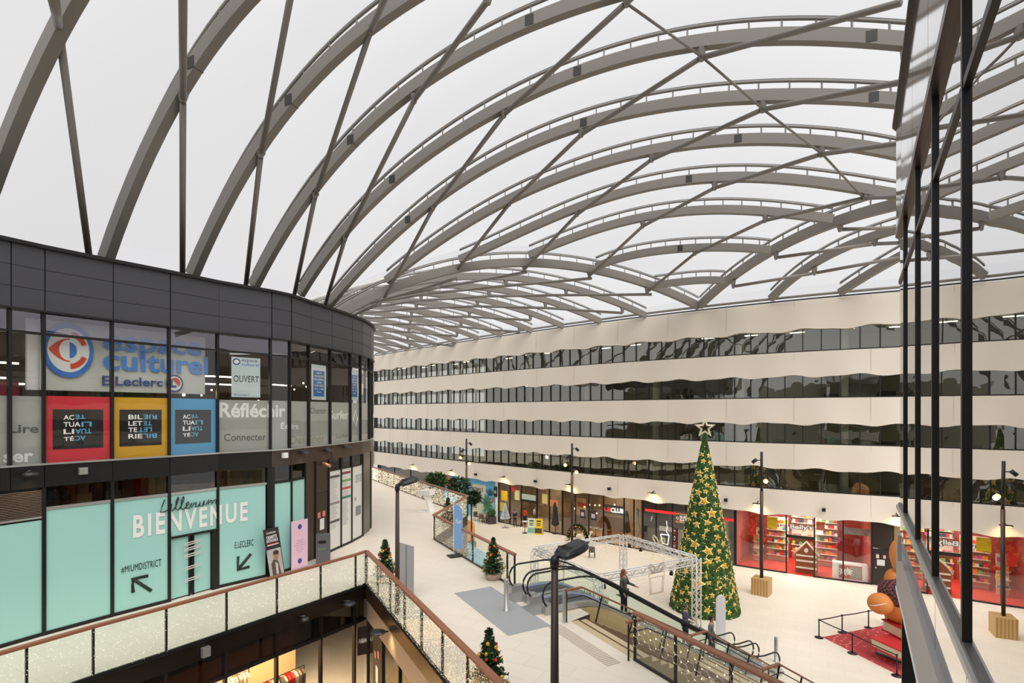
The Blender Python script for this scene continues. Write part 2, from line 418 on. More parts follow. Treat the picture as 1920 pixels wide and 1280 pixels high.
FROST = mat('frosted_film', (172, 174, 170), .35, noise=.06, nscale=1.2)
def zline(zs): return zs
for i in range(len(ub)-1):
    a, b = ub[i], ub[i+1]
    mb = MB(); BLK.strip(mb, a, b, SILL, TR, -.02, .02, SGL); BLK.strip(mb, a, b, TR, FB, -.02, .02, SGT)
    BLK.post(mb, a, SILL, FB, .05, .075, .14, BLACKM)
    BLK.strip(mb, a, b, TR-.035, TR+.035, .03, .1, BLACKM); BLK.strip(mb, a, b, SILL-.03, SILL+.02, .1, .12, SILV)
    tag(obj('window', mb, shop))
    if i in (6, 7-1, 4+1) and False: pass
RED = mat('poster_red', (222, 52, 66), .35); YEL = mat('poster_yellow', (226, 170, 40), .35); BLU = mat('poster_blue', (74, 160, 212), .35); PBK = mat('poster_black', (14, 14, 16), .3); LBL = mat('letter_blue', (96, 178, 222), .5)
SKY = mat('logo_blue', (58, 124, 214), .4); RDL = mat('logo_red', (226, 74, 40), .4); NAVY = mat('logo_navy', (34, 74, 140), .4); GRYL = mat('letter_grey', (86, 90, 90), .5); BRD = mat('sign_board', (214, 216, 208), .45)
# frosted films, one per bay
for i in range(len(ub)-1):
    if i in (4, 5, 6): continue
    mb = MB(); BLK.strip(mb, ub[i]+.03, ub[i+1]-.03, SILL, FILM-.02, -.06, .01, FROST); obj('frosted_film', mb, shop)
for i, (mt, cn, words) in enumerate([(RED, 'red', ('AC', 'TUA', 'LI', 'TÉ')), (YEL, 'yellow', ('BIL', 'LET', 'TE', 'RIE')), (BLU, 'blue', ('AC', 'TUA', 'LI', 'TÉ'))]):
    a, b = ub[4+i], ub[5+i]; r = empty('window_poster', (*BLK.at((a+b)/2, -.07), SILL), '%s framed black poster with white and blue capitals in the upper shop window' % cn, 'poster')
    mb = MB(); BLK.strip(mb, a+.03, b-.03, SILL, FILM, -.045, .015, mt); obj('border', mb, r)
    L_ = b-a; m0, m1 = a+L_*.13, b-L_*.13; z0, z1 = SILL+(FILM-SILL)*.2, FILM-(FILM-SILL)*.2
    mb = MB(); BLK.strip(mb, m0, m1, z0, z1, -.037, .008, PBK); obj('black_panel', mb, r)
    rh = (z1-z0)*.145; mb = MB(); w_ = m1-m0; mid = m0+w_*.52; lw = w_*.33
    rev = words[::-1]; full = [2, 3, 2, 2] if words[0] == 'AC' else [3, 3, 2, 3]
    for j, wd in enumerate(words):
        zt = z1-(z1-z0)*.14-j*rh*1.22
        ln = lw*(len(wd)/3.2 if len(wd) < 3 else 1.); rn = lw*(len(rev[j])/3.2 if len(rev[j]) < 3 else 1.)
        def fa(u0_, u1_):
            return lambda x, y, u0_=u0_, u1_=u1_, zt=zt: (*BLK.at(u0_+(u1_-u0_)*x, -.033), zt-rh*.86+rh*.86*y)
        fit(mb, glyphs(wd, .02), WHITE, fa(m0+w_*.2, m0+w_*.2+ln)); fit(mb, glyphs(rev[j], .015), LBL, fa(m0+w_*.2+lw*1.68-rn if False else m0+w_*.22+ln, m0+w_*.22+ln+rn), rot=True)
    obj('lettering', mb, r)
# words on the films
FW = [('Lire', GRYL, [(18, 812), (74, 812), (18, 795), (74, 795)], .02), ('ser', WHITE, [(8, 868), (64, 866), (8, 851), (64, 849)], .03), ('Réfléchir', WHITE, [(412, 783), (537, 782), (412, 753), (537, 758)], .03),
      ('Connecter', GRYL, [(421, 827), (500, 825), (421, 813), (500, 812)], .01), ('Écrire', WHITE, [(528, 804), (562, 804), (528, 790), (562, 791)], .02), ('Chanter', GRYL, [(584, 775), (614, 775), (584, 764), (614, 764)], 0.),
      ('Dessiner', mat('letter_brown', (150, 140, 126), .6), [(547, 833), (612, 828), (547, 817), (612, 814)], 0.), ('Surfer', WHITE, [(620, 786), (655, 785), (620, 769), (655, 770)], .02), ('Surfer', GRYL, [(632, 822), (655, 820), (632, 814), (655, 813)], 0.)]
for t, mt, q, bd in FW:
    mb = MB(); text_on(BLK, mb, t, mt, q, -.055, bd); obj('film_word', mb, shop)
mb = MB(); u_, z_ = BLK.fz(668, 786); 
mb.tube([(*BLK.at(u_+.22*math.sin(t)*(1 if abs(math.sin(t)) > .3 else .9), -.05), z_+.42*math.cos(t)) for t in np.linspace(0, 2*math.pi, 5)[:-1]], .03, WHITE, closed=True); obj('film_symbol', mb, shop)
# hanging sign board inside
SKW = mat('reflection_pale_blue', (88, 150, 236), .4)  # logo blue made paler, the window reflection is put into the colour
sgn = empty('hanging_sign_board', (*BLK.at(BLK.hit(240)[0], -.5), FILM), 'large pale board with a blue eye emblem and blue words behind the upper windows', 'sign')
uA, uB = BLK.hit(84)[0], BLK.hit(396)[0]
zb0, zb1 = H+.62, H+2.62
mb = MB(); BLK.strip(mb, uA, uB, zb0, zb1, -.4, .06, BRD); obj('board', mb, sgn)
mb = MB(); ua2 = BLK.hit(74)[0]; BLK.strip(mb, ua2-.1, ua2+.12, zb0, zb1, -.5, .1, WHITE); obj('side_edge', mb, sgn)
def disc(path, mb, c, ru, rz, off, mt, n=36, a0=0, a1=2*math.pi, hole=0.):
    vs = []; ts = np.linspace(a0, a1, n+1)
    for t in ts:
        for k in (hole, 1.):
            p = path.at(c[0]+ru*k*math.cos(t), off); vs.append((p.x, p.y, c[1]+rz*k*math.sin(t)))
    mb.add(vs, [(2*i, 2*i+1, 2*i+3, 2*i+2) for i in range(n)], mt)
def lens_(path, mb, c, ru, rz, off, mt, x0=-1, x1=1, n=20, top=True, bot=True):
    vs = []
    for i in range(n+1):
        x = x0+(x1-x0)*i/n; y = (1-x*x)
        for s_ in (-1, 1):
            yy = y*s_*(1 if ((s_ > 0 and top) or (s_ < 0 and bot)) else 0); p = path.at(c[0]+ru*x, off); vs.append((p.x, p.y, c[1]+rz*yy))
    mb.add(vs, [(2*i, 2*i+2, 2*i+3, 2*i+1) for i in range(n)], mt)
c = BLK.fz(137, 655); ru = (BLK.hit(186)[0]-BLK.hit(89)[0])/2; rz = .80
mb = MB(); disc(BLK, mb, c, ru, rz, -.33, SKY, hole=0.)
disc(BLK, mb, c, ru*.82, rz*.80, -.325, WHITE)
lens_(BLK, mb, c, ru*.78, rz*.42, -.32, RDL, x1=.05); disc(BLK, mb, c, ru*.38, rz*.38, -.315, WHITE)
disc(BLK, mb, (c[0]+.02*ru, c[1]), ru*.29, rz*.29, -.31, SKY, a0=-math.pi/2, a1=math.pi/2)
disc(BLK, mb, c, ru*.76, rz*.68, -.31, RDL, a0=R(22), a1=R(82), hole=.72); disc(BLK, mb, c, ru*.76, rz*.68, -.31, RDL, a0=R(-85), a1=R(-22), hole=.72)
disc(BLK, mb, c, ru, rz, -.36, SKY)
obj('eye_emblem', mb, sgn)
mb = MB(); text_on(BLK, mb, 'espace', SKW, [(202, 669), (388, 677), (202, 626), (388, 642)], -.34, .02); obj('upper_word', mb, sgn)
mb = MB(); text_on(BLK, mb, 'culturel', SKW, [(202, 692), (400, 702), (202, 650), (400, 668)], -.34, .02); obj('lower_word', mb, sgn)
mb = MB(); text_on(BLK, mb, 'E.Leclerc', NAVY, [(200, 722), (314, 724), (200, 703), (314, 709)], -.34, .025); obj('word_store_name', mb, sgn)
c = BLK.fz(337, 718); mb = MB(); disc(BLK, mb, c, .27, .29, -.34, NAVY); disc(BLK, mb, c, .22, .24, -.335, WHITE); disc(BLK, mb, (c[0]+.02, c[1]+.02), .16, .17, -.33, RDL, a0=-math.pi/4, a1=math.pi*.75); fit(mb, glyphs('L', .06), NAVY, lambda x, y: (*BLK.at(c[0]-.16+.22*x, -.325), c[1]-.14+.28*y)); obj('round_emblem', mb, sgn)
# OUVERT poster and two blue posters
def poster(x0, x1, y0, y1, label, bg, name='hanging_poster'):
    (u0, zt), (u1, zb) = BLK.fz(x0, y0), BLK.fz(x1, y1); r = empty(name, (*BLK.at((u0+u1)/2, -.07), zb), label, 'poster')
    mb = MB(); BLK.strip(mb, u0, u1, zb, zt, -.05, .012, bg); obj('sheet', mb, r)
    return r, u0, u1, zb, zt
r, u0, u1, zb, zt = poster(435, 489, 668, 745, 'tall white poster reading OUVERT hung in the upper shop window', mat('poster_pale', (206, 222, 226), .4))
def ptxt(r, t, mt, u0, u1, z0, z1, bold=.0, off=-.045, name='lettering'):
    mb = MB(); fit(mb, glyphs(t, bold), mt, lambda x, y: (*BLK.at(u0+(u1-u0)*x, off), z0+(z1-z0)*y)); return obj(name, mb, r)
w_ = u1-u0; h_ = zt-zb
ptxt(r, 'OUVERT', PBK, u0+w_*.07, u1-w_*.05, zb+h_*.38, zb+h_*.54)
ptxt(r, 'espace', NAVY, u0+w_*.35, u1-w_*.1, zb+h_*.87, zb+h_*.95); ptxt(r, 'culturel', SKY, u0+w_*.35, u1-w_*.05, zb+h_*.79, zb+h_*.87); ptxt(r, 'E.Leclerc', NAVY, u0+w_*.1, u1-w_*.4, zb+h_*.04, zb+h_*.08)
mb = MB(); disc(BLK, mb, (u0+w_*.17, zb+h_*.88), w_*.13, h_*.08, -.045, NAVY); disc(BLK, mb, (u0+w_*.17, zb+h_*.88), w_*.09, h_*.05, -.042, WHITE); obj('eye_emblem', mb, r)
DB = mat('poster_deep_blue', (52, 112, 172), .4)
for x0, x1, y0, y1, lb in ((586, 613, 682, 750, 'narrow blue and white notice in the upper window under the black fascia, left of two'), (659, 673, 692, 750, 'narrow blue and white notice at the curved end of the upper window, right of two')):
    r, u0, u1, zb, zt = poster(x0, x1, y0, y1, lb, mat('poster_white', (214, 222, 228), .4)); h_ = zt-zb; w_ = u1-u0
    mb = MB(); BLK.strip(mb, u0+w_*.12, u1-w_*.12, zb+h_*.1, zt-h_*.17, -.045, .004, DB); obj('blue_field', mb, r)
    for k, t in enumerate(['ICI', 'RECHERCHE', 'MULTIMEDIA', 'A PRIX', 'E.LECLERC', 'AU 1 ER', 'Etage']):
        ptxt(r, t, WHITE, u0+w_*(.2+(.15 if len(t) < 7 else 0)), u1-w_*(.2+(.15 if len(t) < 7 else 0)), zb+h_*(.74-.09*k), zb+h_*(.79-.09*k), .01, -.04)
# inside upper floor
INW = mat('shop_inside_wall', (120, 106, 88), .8); IND = mat('shop_inside_dark', (44, 44, 50), .8)
mb = MB(); BLK.strip(mb, 0, BLK.L-8, H-1.5, FB+.3, -7, .1, INW); obj('inner_wall', mb, shop)
mb = MB(); mb.box((-16.3, 28.4, (H-1.5+FB+.3)/2), (15.4, .1, FB+1.8-H), INW); obj('inner_wall', mb, shop)
mb = MB(); BLK.strip(mb, 0, BLK.L, H-1.62, H-1.5, -.1, 7, INW); BLK.strip(mb, 0, BLK.L-8, FB+.3, FB+.4, -.1, 7, IND); obj('inner_slab', mb, shop)
mb = MB(); BLK.strip(mb, 0, BLK.L-8, WK, H-1.62, -3.2, .1, mat('shop_low_wall', (92, 84, 76), .8, noise=.3, nscale=2.5)); obj('inner_wall', mb, shop)
TL = mat('strip_light', (255, 244, 220), emit=7)
for k, (x, y) in enumerate([(50, 678), (32, 706), (27, 717), (62, 718), (250, 748), (365, 712), (452, 720), (470, 706), (640, 722)]):
    u_, Y_ = BLK.hit(x); p = BLK.at(u_, -2.5-.3*(k % 3)); z_ = H-(y-HZ)*p.y/F
    mb = MB(); mb.box((p.x, p.y, z_), (1.3, .07, .05), TL, BLK.ang(u_)); tag(obj('strip_light', mb), 'glowing white strip light inside the upper floor of the shop building', 'light', 'strip lights inside the shop building')
BULB = mat('warm_bulb', (255, 214, 150), emit=60)
for k, (x, y) in enumerate([(389, 740), (402, 733), (440, 731), (546, 712), (560, 733), (632, 730), (628, 718), (643, 725), (420, 741), (520, 726), (562, 751)]):
    u_, Y_ = BLK.hit(x); p = BLK.at(u_, -1.6-.3*(k % 3)); z_ = H-(y-HZ)*p.y/F
    mb = MB(); mb.ball((p.x, p.y, z_), .05 if k in (0, 1, 3) else .03, BULB, 8, 6); tag(obj('spot_bulb', mb), 'small bright warm bulb glowing inside the upper floor of the shop building', 'light', 'warm bulbs inside the shop building')
# coloured shelving glimpsed above the films
for k, (x0, x1, c_) in enumerate([(20, 76, (160, 60, 74)), (118, 160, (66, 76, 60)), (218, 250, (76, 120, 120)), (262, 312, (100, 130, 84)), (330, 372, (120, 90, 60))]):
    ua, ub_ = BLK.hit(x0)[0], BLK.hit(x1)[0]; mb = MB(); BLK.strip(mb, ua, ub_, SILL+.1, H+.86, -1.4, .4, mat('shelf_%d' % k, c_, .7)); tag(obj('display_shelf', mb), ['raspberry', 'dark olive', 'blue-green', 'leaf green', 'brown'][k]+' display shelf inside the upper shop window, seen above the film', 'shelf')
# ---- band and lower storey
for i in range(len(ub)-1):
    mb = MB(); BLK.strip(mb, ub[i]+.008, ub[i+1]-.008, BANDB, SILL-.03, .06, .1, BLACKM if i < 8 else BROWNM); obj('band_panel', mb, shop)
ul = [BLK.hit(x)[0] for x in (82, 210, 317, 408, 500, 512, 546, 572, 591, 616, 639, 659, 679)]
LGL = glassmat('lower_shop_glass', (225, 222, 214), .03)
spans = [(ub[0], ub[1]), (ub[1], ub[2]), (ub[2], ul[0]), (ul[0], ul[1]), (ul[1], ul[2]), (ul[2], ul[3]), (ul[3], ul[4]), (ul[5], ul[6]), (ul[6], ul[7])]
for k, (a, b) in enumerate(spans):
    top = TT
    if k != 2 and k != 1:
        mb = MB(); BLK.strip(mb, a, b, TT, BANDB, -.03, .02, LGL); BLK.post(mb, a, WK, BANDB, .04, .09, .14, BLACKM); BLK.strip(mb, a, b, TT-.05, TT+.03, .03, .1, SILV if k < 7 else BLACKM); obj('low_window', mb, shop)
    else:
        mb = MB()
        for j in range(16):
            z = TT-.18+(BANDB-TT+.12)*j/16; BLK.strip(mb, a+.06, b-.05, z, z+.022, .03, .05, mat('louvre', (130, 112, 98), .4, .4))
        BLK.strip(mb, a, b, TT-.2, BANDB, -.04, .03, BLACKM); BLK.post(mb, a, WK, BANDB, .04, .09, .14, BLACKM); BLK.strip(mb, a, b, TT-.26, TT-.2, .03, .1, SILV); obj('vent_louvre', mb, shop); top = TT-.26
    mb = MB()
    if k != 5: BLK.strip(mb, a+.05, b-.045, WK+.1, top-.05, -.0, .03, TEAL)
    else: BLK.strip(mb, a+.05, b-.045, H-4.1, top-.05, -.0, .03, TEAL)
    if k != 5: BLK.strip(mb, a, b, WK, WK+.1, .03, .12, BLACKM)
    obj('teal_panel', mb, shop)
mb = MB(); BLK.strip(mb, ul[4], ul[5], WK, BANDB, .06, .2, BLACKM); obj('dark_post', mb, shop)
# sliding door in the bay right of BIENVENUE's middle
dr = MB(); a, b = ul[2], ul[3]; dz = H-4.16
BLK.strip(dr, a, b, dz, dz+.07, .04, .12, BLACKM); BLK.post(dr, b-.1, WK, dz, .06, .2, .16, BLACKM)
mid = BLK.hit(360)[0]; door = obj('sliding_door', dr, shop)
for (p_, q_) in ((a+.05, mid-.04), (mid+.04, b-.22)):
    mb = MB(); BLK.strip(mb, p_, q_, WK+.05, dz, -.06, .03, TEAL); BLK.strip(mb, q_-.05 if p_ < mid-.1 and q_ < mid else p_, q_ if q_ < mid else p_+.05, WK, dz, -.03, .05, BLACKM); obj('door_leaf', mb, door)
TP = mat('white_tape', (214, 206, 206), .6)
for y in (1018, 1028, 1040, 1063, 1085):
    u_, z_ = BLK.fz(359, y); mb = MB(); 
    for s_ in (-.03, .04): BLK.strip(mb, u_-.26, u_+.28, lambda u, s_=s_: z_+s_+.1*(u-u_), lambda u, s_=s_: z_+s_+.035+.1*(u-u_), .05, .01, TP)
    obj('door_tape', mb, door)
for t, mt, q, bd, nm in [('BIENVENUE', WHITE, [(249, 1009), (464, 976), (249, 966), (464, 940)], .03, 'bienvenue_lettering'), ('#MIUMDISTRICT', PBK, [(227, 1075), (302, 1062), (227, 1062), (302, 1047)], .0, 'district_lettering'),
                     ('E.LECLERC', PBK, [(440, 1028), (475, 1022), (440, 1016), (475, 1010)], .0, 'store_lettering')]:
    mb = MB(); text_on(BLK, mb, t, mt, q, .02, bd, spacing=1.28 if t[0] == 'B' else 1.1); obj(nm, mb, shop)
def stroke(path, pts, r, off, mt, mb):
    P = []
    for x, y in pts: u_, z_ = path.fz(x, y); p = path.at(u_, off); P.append((p.x, p.y, z_))
    mb.tube(P, r, mt, 6)
INK = mat('ink_green', (38, 50, 44), .6)
for pts in ([[(249, 1110), (248, 1085), (277, 1079)], [(249, 1085), (283, 1107)]], [[(446, 1043), (446, 1068), (467, 1062)], [(447, 1066), (470, 1038)]]):
    mb = MB()
    for p_ in pts: stroke(BLK, p_, .055, .0, INK, mb)
    obj('arrow_mark', mb, shop)
# handwritten Lillenium
scr = [[(308, 936), (303, 948), (300, 960), (306, 959), (316, 955)], [(321, 944), (319, 953), (322, 957), (328, 950), (334, 934), (333, 931), (329, 940), (328, 953), (332, 956), (338, 949), (344, 934), (343, 930), (339, 938), (338, 952), (342, 955), (347, 950), (353, 943), (352, 940), (348, 944), (348, 952), (354, 952), (358, 942), (358, 951), (362, 943), (366, 941), (366, 950), (371, 948), (374, 940), (373, 948), (378, 948), (382, 938), (381, 945), (386, 945), (390, 936), (389, 945), (393, 938), (396, 937), (396, 944), (400, 937), (404, 936), (404, 944), (407, 942)]]
mb = MB()
for p_ in scr: stroke(BLK, p_, .017, .045, PBK, mb)
obj('handwritten_word', mb, shop)
# brown bays with service door, directory boards
a, b = ul[7], ul[9]
mb = MB(); BLK.strip(mb, a, ul[8]-.01, WK, BANDB, .0, .1, BROWNM); BLK.post(mb, a, WK, BANDB, .05, .08, .12, BLACKM); BLK.post(mb, ul[8], WK, BANDB, .05, .07, .12, BLACKM); BLK.strip(mb, ul[8]+.01, b, H-3.45, BANDB, .0, .1, BROWNM); obj('brown_panel', mb, shop)
mb = MB(); BLK.strip(mb, ul[8]+.05, b-.1, WK+.02, H-3.5, .01, .08, mat('service_door', (66, 54, 44), .4, .3)); sdoor = obj('service_door', mb, shop)
mb = MB(); u_ = ul[8]+.12; p = BLK.at(u_, .05); mb.ball((p.x, p.y, WK+1.0), .05, SILV, 8, 6); obj('door_knob', mb, sdoor)
for x0, x1, y0, y1, c_ in ((595, 600, 961, 970, (214, 120, 110)), (604, 609, 958, 967, (214, 130, 120)), (599, 607, 973, 991, (226, 226, 224))):
    (u0, zt), (u1, zb) = BLK.fz(x0, y0), BLK.fz(x1, y1); mb = MB(); BLK.strip(mb, u0, u1, zb, zt, .025, .01, mat('notice%d' % c_[1], c_, .5)); obj('notice', mb, sdoor)
for k in range(9, 12):
    a, b = ul[k], ul[k+1]
    mb = MB(); BLK.strip(mb, a, b, TT+.1, BANDB, -.03, .02, LGL); BLK.post(mb, a, WK, BANDB, .05, .07, .12, DARKM); BLK.strip(mb, a, b, TT+.05, TT+.1, .03, .1, DARKM); BLK.strip(mb, a, b, WK, WK+.08, .03, .1, DARKM); obj('low_window', mb, shop)
    mb = MB(); BLK.strip(mb, a+.04, b-.04, WK+.1, TT+.05, .0, .03, mat('board_white', (228, 228, 224), .4)); bd_ = obj('directory_board', mb, shop)
    LN = mat('fine_print', (170, 168, 166), .7)
    heads = {9: [(.05, (90, 84, 84)), (.42, (150, 140, 140)), (.67, (96, 90, 90))], 10: [(.03, (140, 60, 70)), (.14, (110, 170, 110)), (.25, (200, 90, 90)), (.38, (50, 140, 110))], 11: []}[k]
    zt, zb = TT, WK+.3; hh = zt-zb; w_ = b-a; mb = MB()
    for t, c_ in heads: BLK.strip(mb, a+w_*.12, b-w_*.12, zt-hh*t-.11, zt-hh*t, .012, .01, mat('head%d%d' % (c_[0], c_[1]), c_, .6))
    if heads:
        z = zt-.18
        while z > zb+hh*.2:
            if all(not (zt-hh*t-.16 < z < zt-hh*t+.05) for t, _ in heads): BLK.strip(mb, a+w_*.16, a+w_*random.uniform(.5, .75), z-.018, z, .01, .008, LN)
            z -= .075
    else:
        fit(mb, glyphs('CENTRE'), LN, lambda x, y: (*BLK.at(a+w_*(.3+.6*x), .012), zt-.75+.38*y)); BLK.strip(mb, a+w_*.35, a+w_*.8, zt-2.35, zt-1.9, .012, .01, mat('grey_print', (140, 140, 140), .7)); BLK.strip(mb, a+w_*.25, a+w_*.4, zt-1.6, zt-1.45, .012, .01, LN)
    tag(obj('board_print', mb, bd_), kind='stuff')
a = ul[12]
mb = MB(); BLK.strip(mb, a, BLK.L, WK, BANDB, .0, .1, mat('end_cladding', (96, 90, 84), .3, .4)); 
for k in range(4): BLK.post(mb, a+.05+k*1.8, WK, BANDB, .06, .08, .14, DARKM)
obj('end_cladding', mb, shop)
# garments glimpsed through the low windows
for k, (x, c_) in enumerate([(110, (60, 70, 90)), (136, (70, 60, 52)), (150, (150, 110, 70)), (178, (190, 180, 150)), (232, (150, 140, 120)), (262, (70, 80, 84)), (283, (200, 30, 26)), (300, (150, 80, 70)), (330, (110, 100, 90)), (352, (90, 60, 60)), (372, (120, 120, 120)), (388, (60, 50, 60)), (425, (190, 160, 110)), (442, (140, 120, 90)), (462, (90, 90, 100)), (482, (60, 80, 110))]):
    u_ = BLK.hit(x)[0]; p = BLK.at(u_, -.9); n_ = BLK.ang(u_); mb = MB()
    for s_, z0, z1 in ((.12, -.35, 0), (.2, -.75, -.35)): mb.box((p.x, p.y, TT+.55+(z0+z1)/2), (s_*2, .12, z1-z0), mat('garment%d' % k, c_, .8), n_)
    mb.bar((p.x-.3*math.cos(n_), p.y-.3*math.sin(n_), TT+.52), (p.x+.3*math.cos(n_), p.y+.3*math.sin(n_), TT+.52), .05, .08, mat('garment%d' % k, c_, .8))
    tag(obj('hanging_garment', mb), 'garment on display behind the narrow low window strip above the teal film', 'clothing', 'garments behind the low window strip')
# ================================================================ ROOF
T_ = .42; C0 = 43.6; CS = 3.17
def onplane(x, y, C, t=T_):
    m = (x-960)/F; Y = C/(1+t*m); return Vector((m*Y, Y, H-(y-HZ)*Y/F))
def online(x, y, p, d):
    """photo point onto the vertical plane through p with plan direction d"""
    m = (x-960)/F; n = Vector((-d[1], d[0])); c = n.x*p[0]+n.y*p[1]; Y = c/(n.x*m+n.y); return Vector((m*Y, Y, H-(y-HZ)*Y/F))
def smooth_arch(P, d, N=40, deg=4, ext=()):
    """fit a smooth arch in its vertical plane through points P"""
    d = Vector((d[0], d[1])).normalized(); o = Vector((P[0].x, P[0].y))
    s_ = [(Vector((p.x, p.y))-o).dot(d) for p in P]; z = [p.z for p in P]
    for X, Z in ext: s_.append((X-o.x)/d.x); z.append(Z+H)
    deg = min(deg, len(s_)-1); k = np.polyfit(s_, z, deg)
    out = []
    for q in np.linspace(min(s_), max(s_), N): v = o+d*q; out.append(Vector((v.x, v.y, float(np.polyval(k, q)))))
    return out
AR = {
 11: [(5, 325), (30, 240), (65, 145), (90, 70), (108, 40), (125, 10)],
 10: [(197, 485), (220, 420), (250, 350), (290, 265), (340, 170), (380, 95), (420, 40), (455, 0)],
 9: [(360, 517), (390, 440), (430, 370), (490, 275), (550, 190), (600, 125), (640, 85), (700, 45), (765, 0)],
 8: [(475, 540), (510, 465), (560, 385), (592, 352), (655, 272), (720, 210), (800, 150), (880, 95), (1005, 35), (1080, 10), (1120, -2)],
 7: [(562, 555), (595, 490), (645, 440), (730, 345), (830, 265), (945, 202), (1075, 140), (1170, 107), (1300, 82), (1410, 72), (1510, 70), (1640, 73), (1690, 75)],
 6: [(612, 575), (650, 530), (720, 460), (810, 375), (930, 300), (1040, 255), (1105, 230), (1210, 205), (1310, 187), (1430, 180), (1510, 180), (1635, 186), (1675, 190)],
 5: [(725, 525), (760, 500), (830, 445), (955, 375), (1055, 330), (1120, 307), (1222, 282), (1360, 265), (1440, 261), (1535, 266), (1625, 277), (1675, 285), (1750, 305)],
 4: [(862, 485), (930, 460), (1005, 420), (1120, 375), (1200, 352), (1285, 340), (1385, 334), (1485, 336), (1560, 345), (1620, 355), (1675, 362), (1740, 378)],
 3: [(992, 478), (1060, 452), (1125, 427), (1205, 407), (1300, 396), (1410, 395), (1500, 402), (1562, 412)],
 2: [(1117, 500), (1160, 485), (1220, 472), (1300, 465), (1380, 464), (1445, 469)],
 1: [(1227, 534), (1270, 529), (1320, 525), (1360, 526)]}
EXT = {11: [(-16.8, 3.0), (-6, 12.4), (0, 13.2), (6, 12.6), (11, 10.9)], 10: [(-2, 13), (4, 12.9), (10, 11.5), (14, 9.7)], 9: [(2, 13.3), (8, 12.7), (13, 11), (16, 9.5)], 8: [(6, 13.1), (11, 12), (16, 9.8)], 7: [(15, 10.2)], 6: [(17, 9.7)]}
SPL = {10: [375], 9: [548], 8: [655, 1005], 7: [730, 1075, 1640], 6: [772, 1105, 1635], 5: [1375], 4: [1290], 3: [], 2: [1276], 1: []}
arches = {}; AROOT = {}
def arch_obj(P, label, group=None, wd=.3, ht=.44, rail=True, drop=0., spl=()):
    r = empty('roof_arch', tuple((P[0]+P[-1])/2), label, 'roof arch', group)
    mb = MB(); mb.sweep(P, [(-wd/2, -ht/2), (wd/2, -ht/2), (wd/2, ht/2), (-wd/2, ht/2)], STEEL); obj('arch_beam', mb, r)
    if rail:
        mb = MB(); up = [p+Vector((0, 0, ht/2+.36)) for p in P]; mb.tube(up, .055, STEEL, 6)
        mb.tube([p+Vector((0, 0, .09)) for p in up], .02, DARKM, 4)
        acc = 0
        for a, b in zip(P, P[1:]):
            acc += (b-a).length
            if acc > .85: acc = 0; mb.bar(b+Vector((0, 0, ht/2)), b+Vector((0, 0, ht/2+.36)), .05, .05, STEEL, (1, 0, 0))
        obj('membrane_rail', mb, r)
    for q, dirv in spl:
        mb = MB(); n = Vector((-dirv.y, dirv.x, 0))
        mb.box(q, (.3, wd+.03, ht*.8), mat('splice_dark', (44, 42, 40), .5), math.atan2(dirv.y, dirv.x)); obj('splice_plate', mb, r)
    return r
dA = Vector((1, -T_)).normalized()
for k in sorted(AR):
    C = C0-CS*k; P0 = [onplane(x, y, C) for x, y in AR[k]]
    P = smooth_arch(P0, dA, 56 if k > 4 else 36, 5 if k > 5 else 4, EXT.get(k, ()))
    arches[k] = P
    sp = []
    for x in SPL.get(k, ()):
        q = onplane(x, 0, C); j = min(range(len(P)), key=lambda i: (P[i].x-q.x)**2+(P[i].y-q.y)**2); sp.append((P[j], dA))
    AROOT[k] = arch_obj(P, '%s long grey roof arch on the camera side of the groin, counted from the groin' % ORD[k-1], spl=sp)
FT0 = Vector((13.4, 38.0)); dL = Vector((-.955, -.295)); dR = Vector((.316, -.949))
LP_ = [(1310, 574), (1275, 557), (1225, 536), (1160, 517), (1110, 505), (1045, 495), (980, 492), (910, 496), (850, 505), (770, 527), (720, 547), (680, 565), (645, 585), (600, 614)]
PL = smooth_arch([online(x, y, FT0, dL) for x, y in LP_], dL, 44, 5)
AROOT['L'] = arch_obj(PL, 'heavy grey groin arch running left from the parapet corner to behind the black building', wd=.34, ht=.5)
PR = smooth_arch([online(x, y, FT0, dR) for x, y in [(1312, 572), (1365, 527), (1450, 467), (1500, 445), (1565, 415), (1620, 397), (1675, 385)]], dR, 40, 3, ext=[(18.9, 8.9), (20.0, 7.9)])
AROOT['R'] = arch_obj(PR, 'heavy grey groin arch rising rightward from the parapet corner behind the glass building', wd=.34, ht=.5)
def foot(x): u, Y = OFF.hit(x); p = OFF.at(u, -.15); return p
for i, (fx, pts, ex) in enumerate([(1440, [(1445, 560), (1495, 515), (1560, 475), (1625, 447), (1680, 430)], [(23, 8.7)]), (1570, [(1575, 550), (1625, 515), (1682, 482)], [(25.2, 9.6), (26.5, 9.0)]), ]):
    f = foot(fx); P = smooth_arch([online(x, y, f, dR) for x, y in pts], dR, 30, 2 if i else 3, ext=ex); arches['R%d' % i] = P
    AROOT['R%d' % i] = arch_obj(P, '%s grey roof arch right of the groin, rising off the office parapet' % ORD[i])
f = foot(1700); prof = [(p-PR[0]) for p in PR]
P = [Vector((f.x+d.x, f.y+d.y, PARA+.2+d.z)) for d in prof]; arches['R2'] = P
arch_obj(P, 'grey roof arch rising off the office parapet nearest to the glass building on the right')
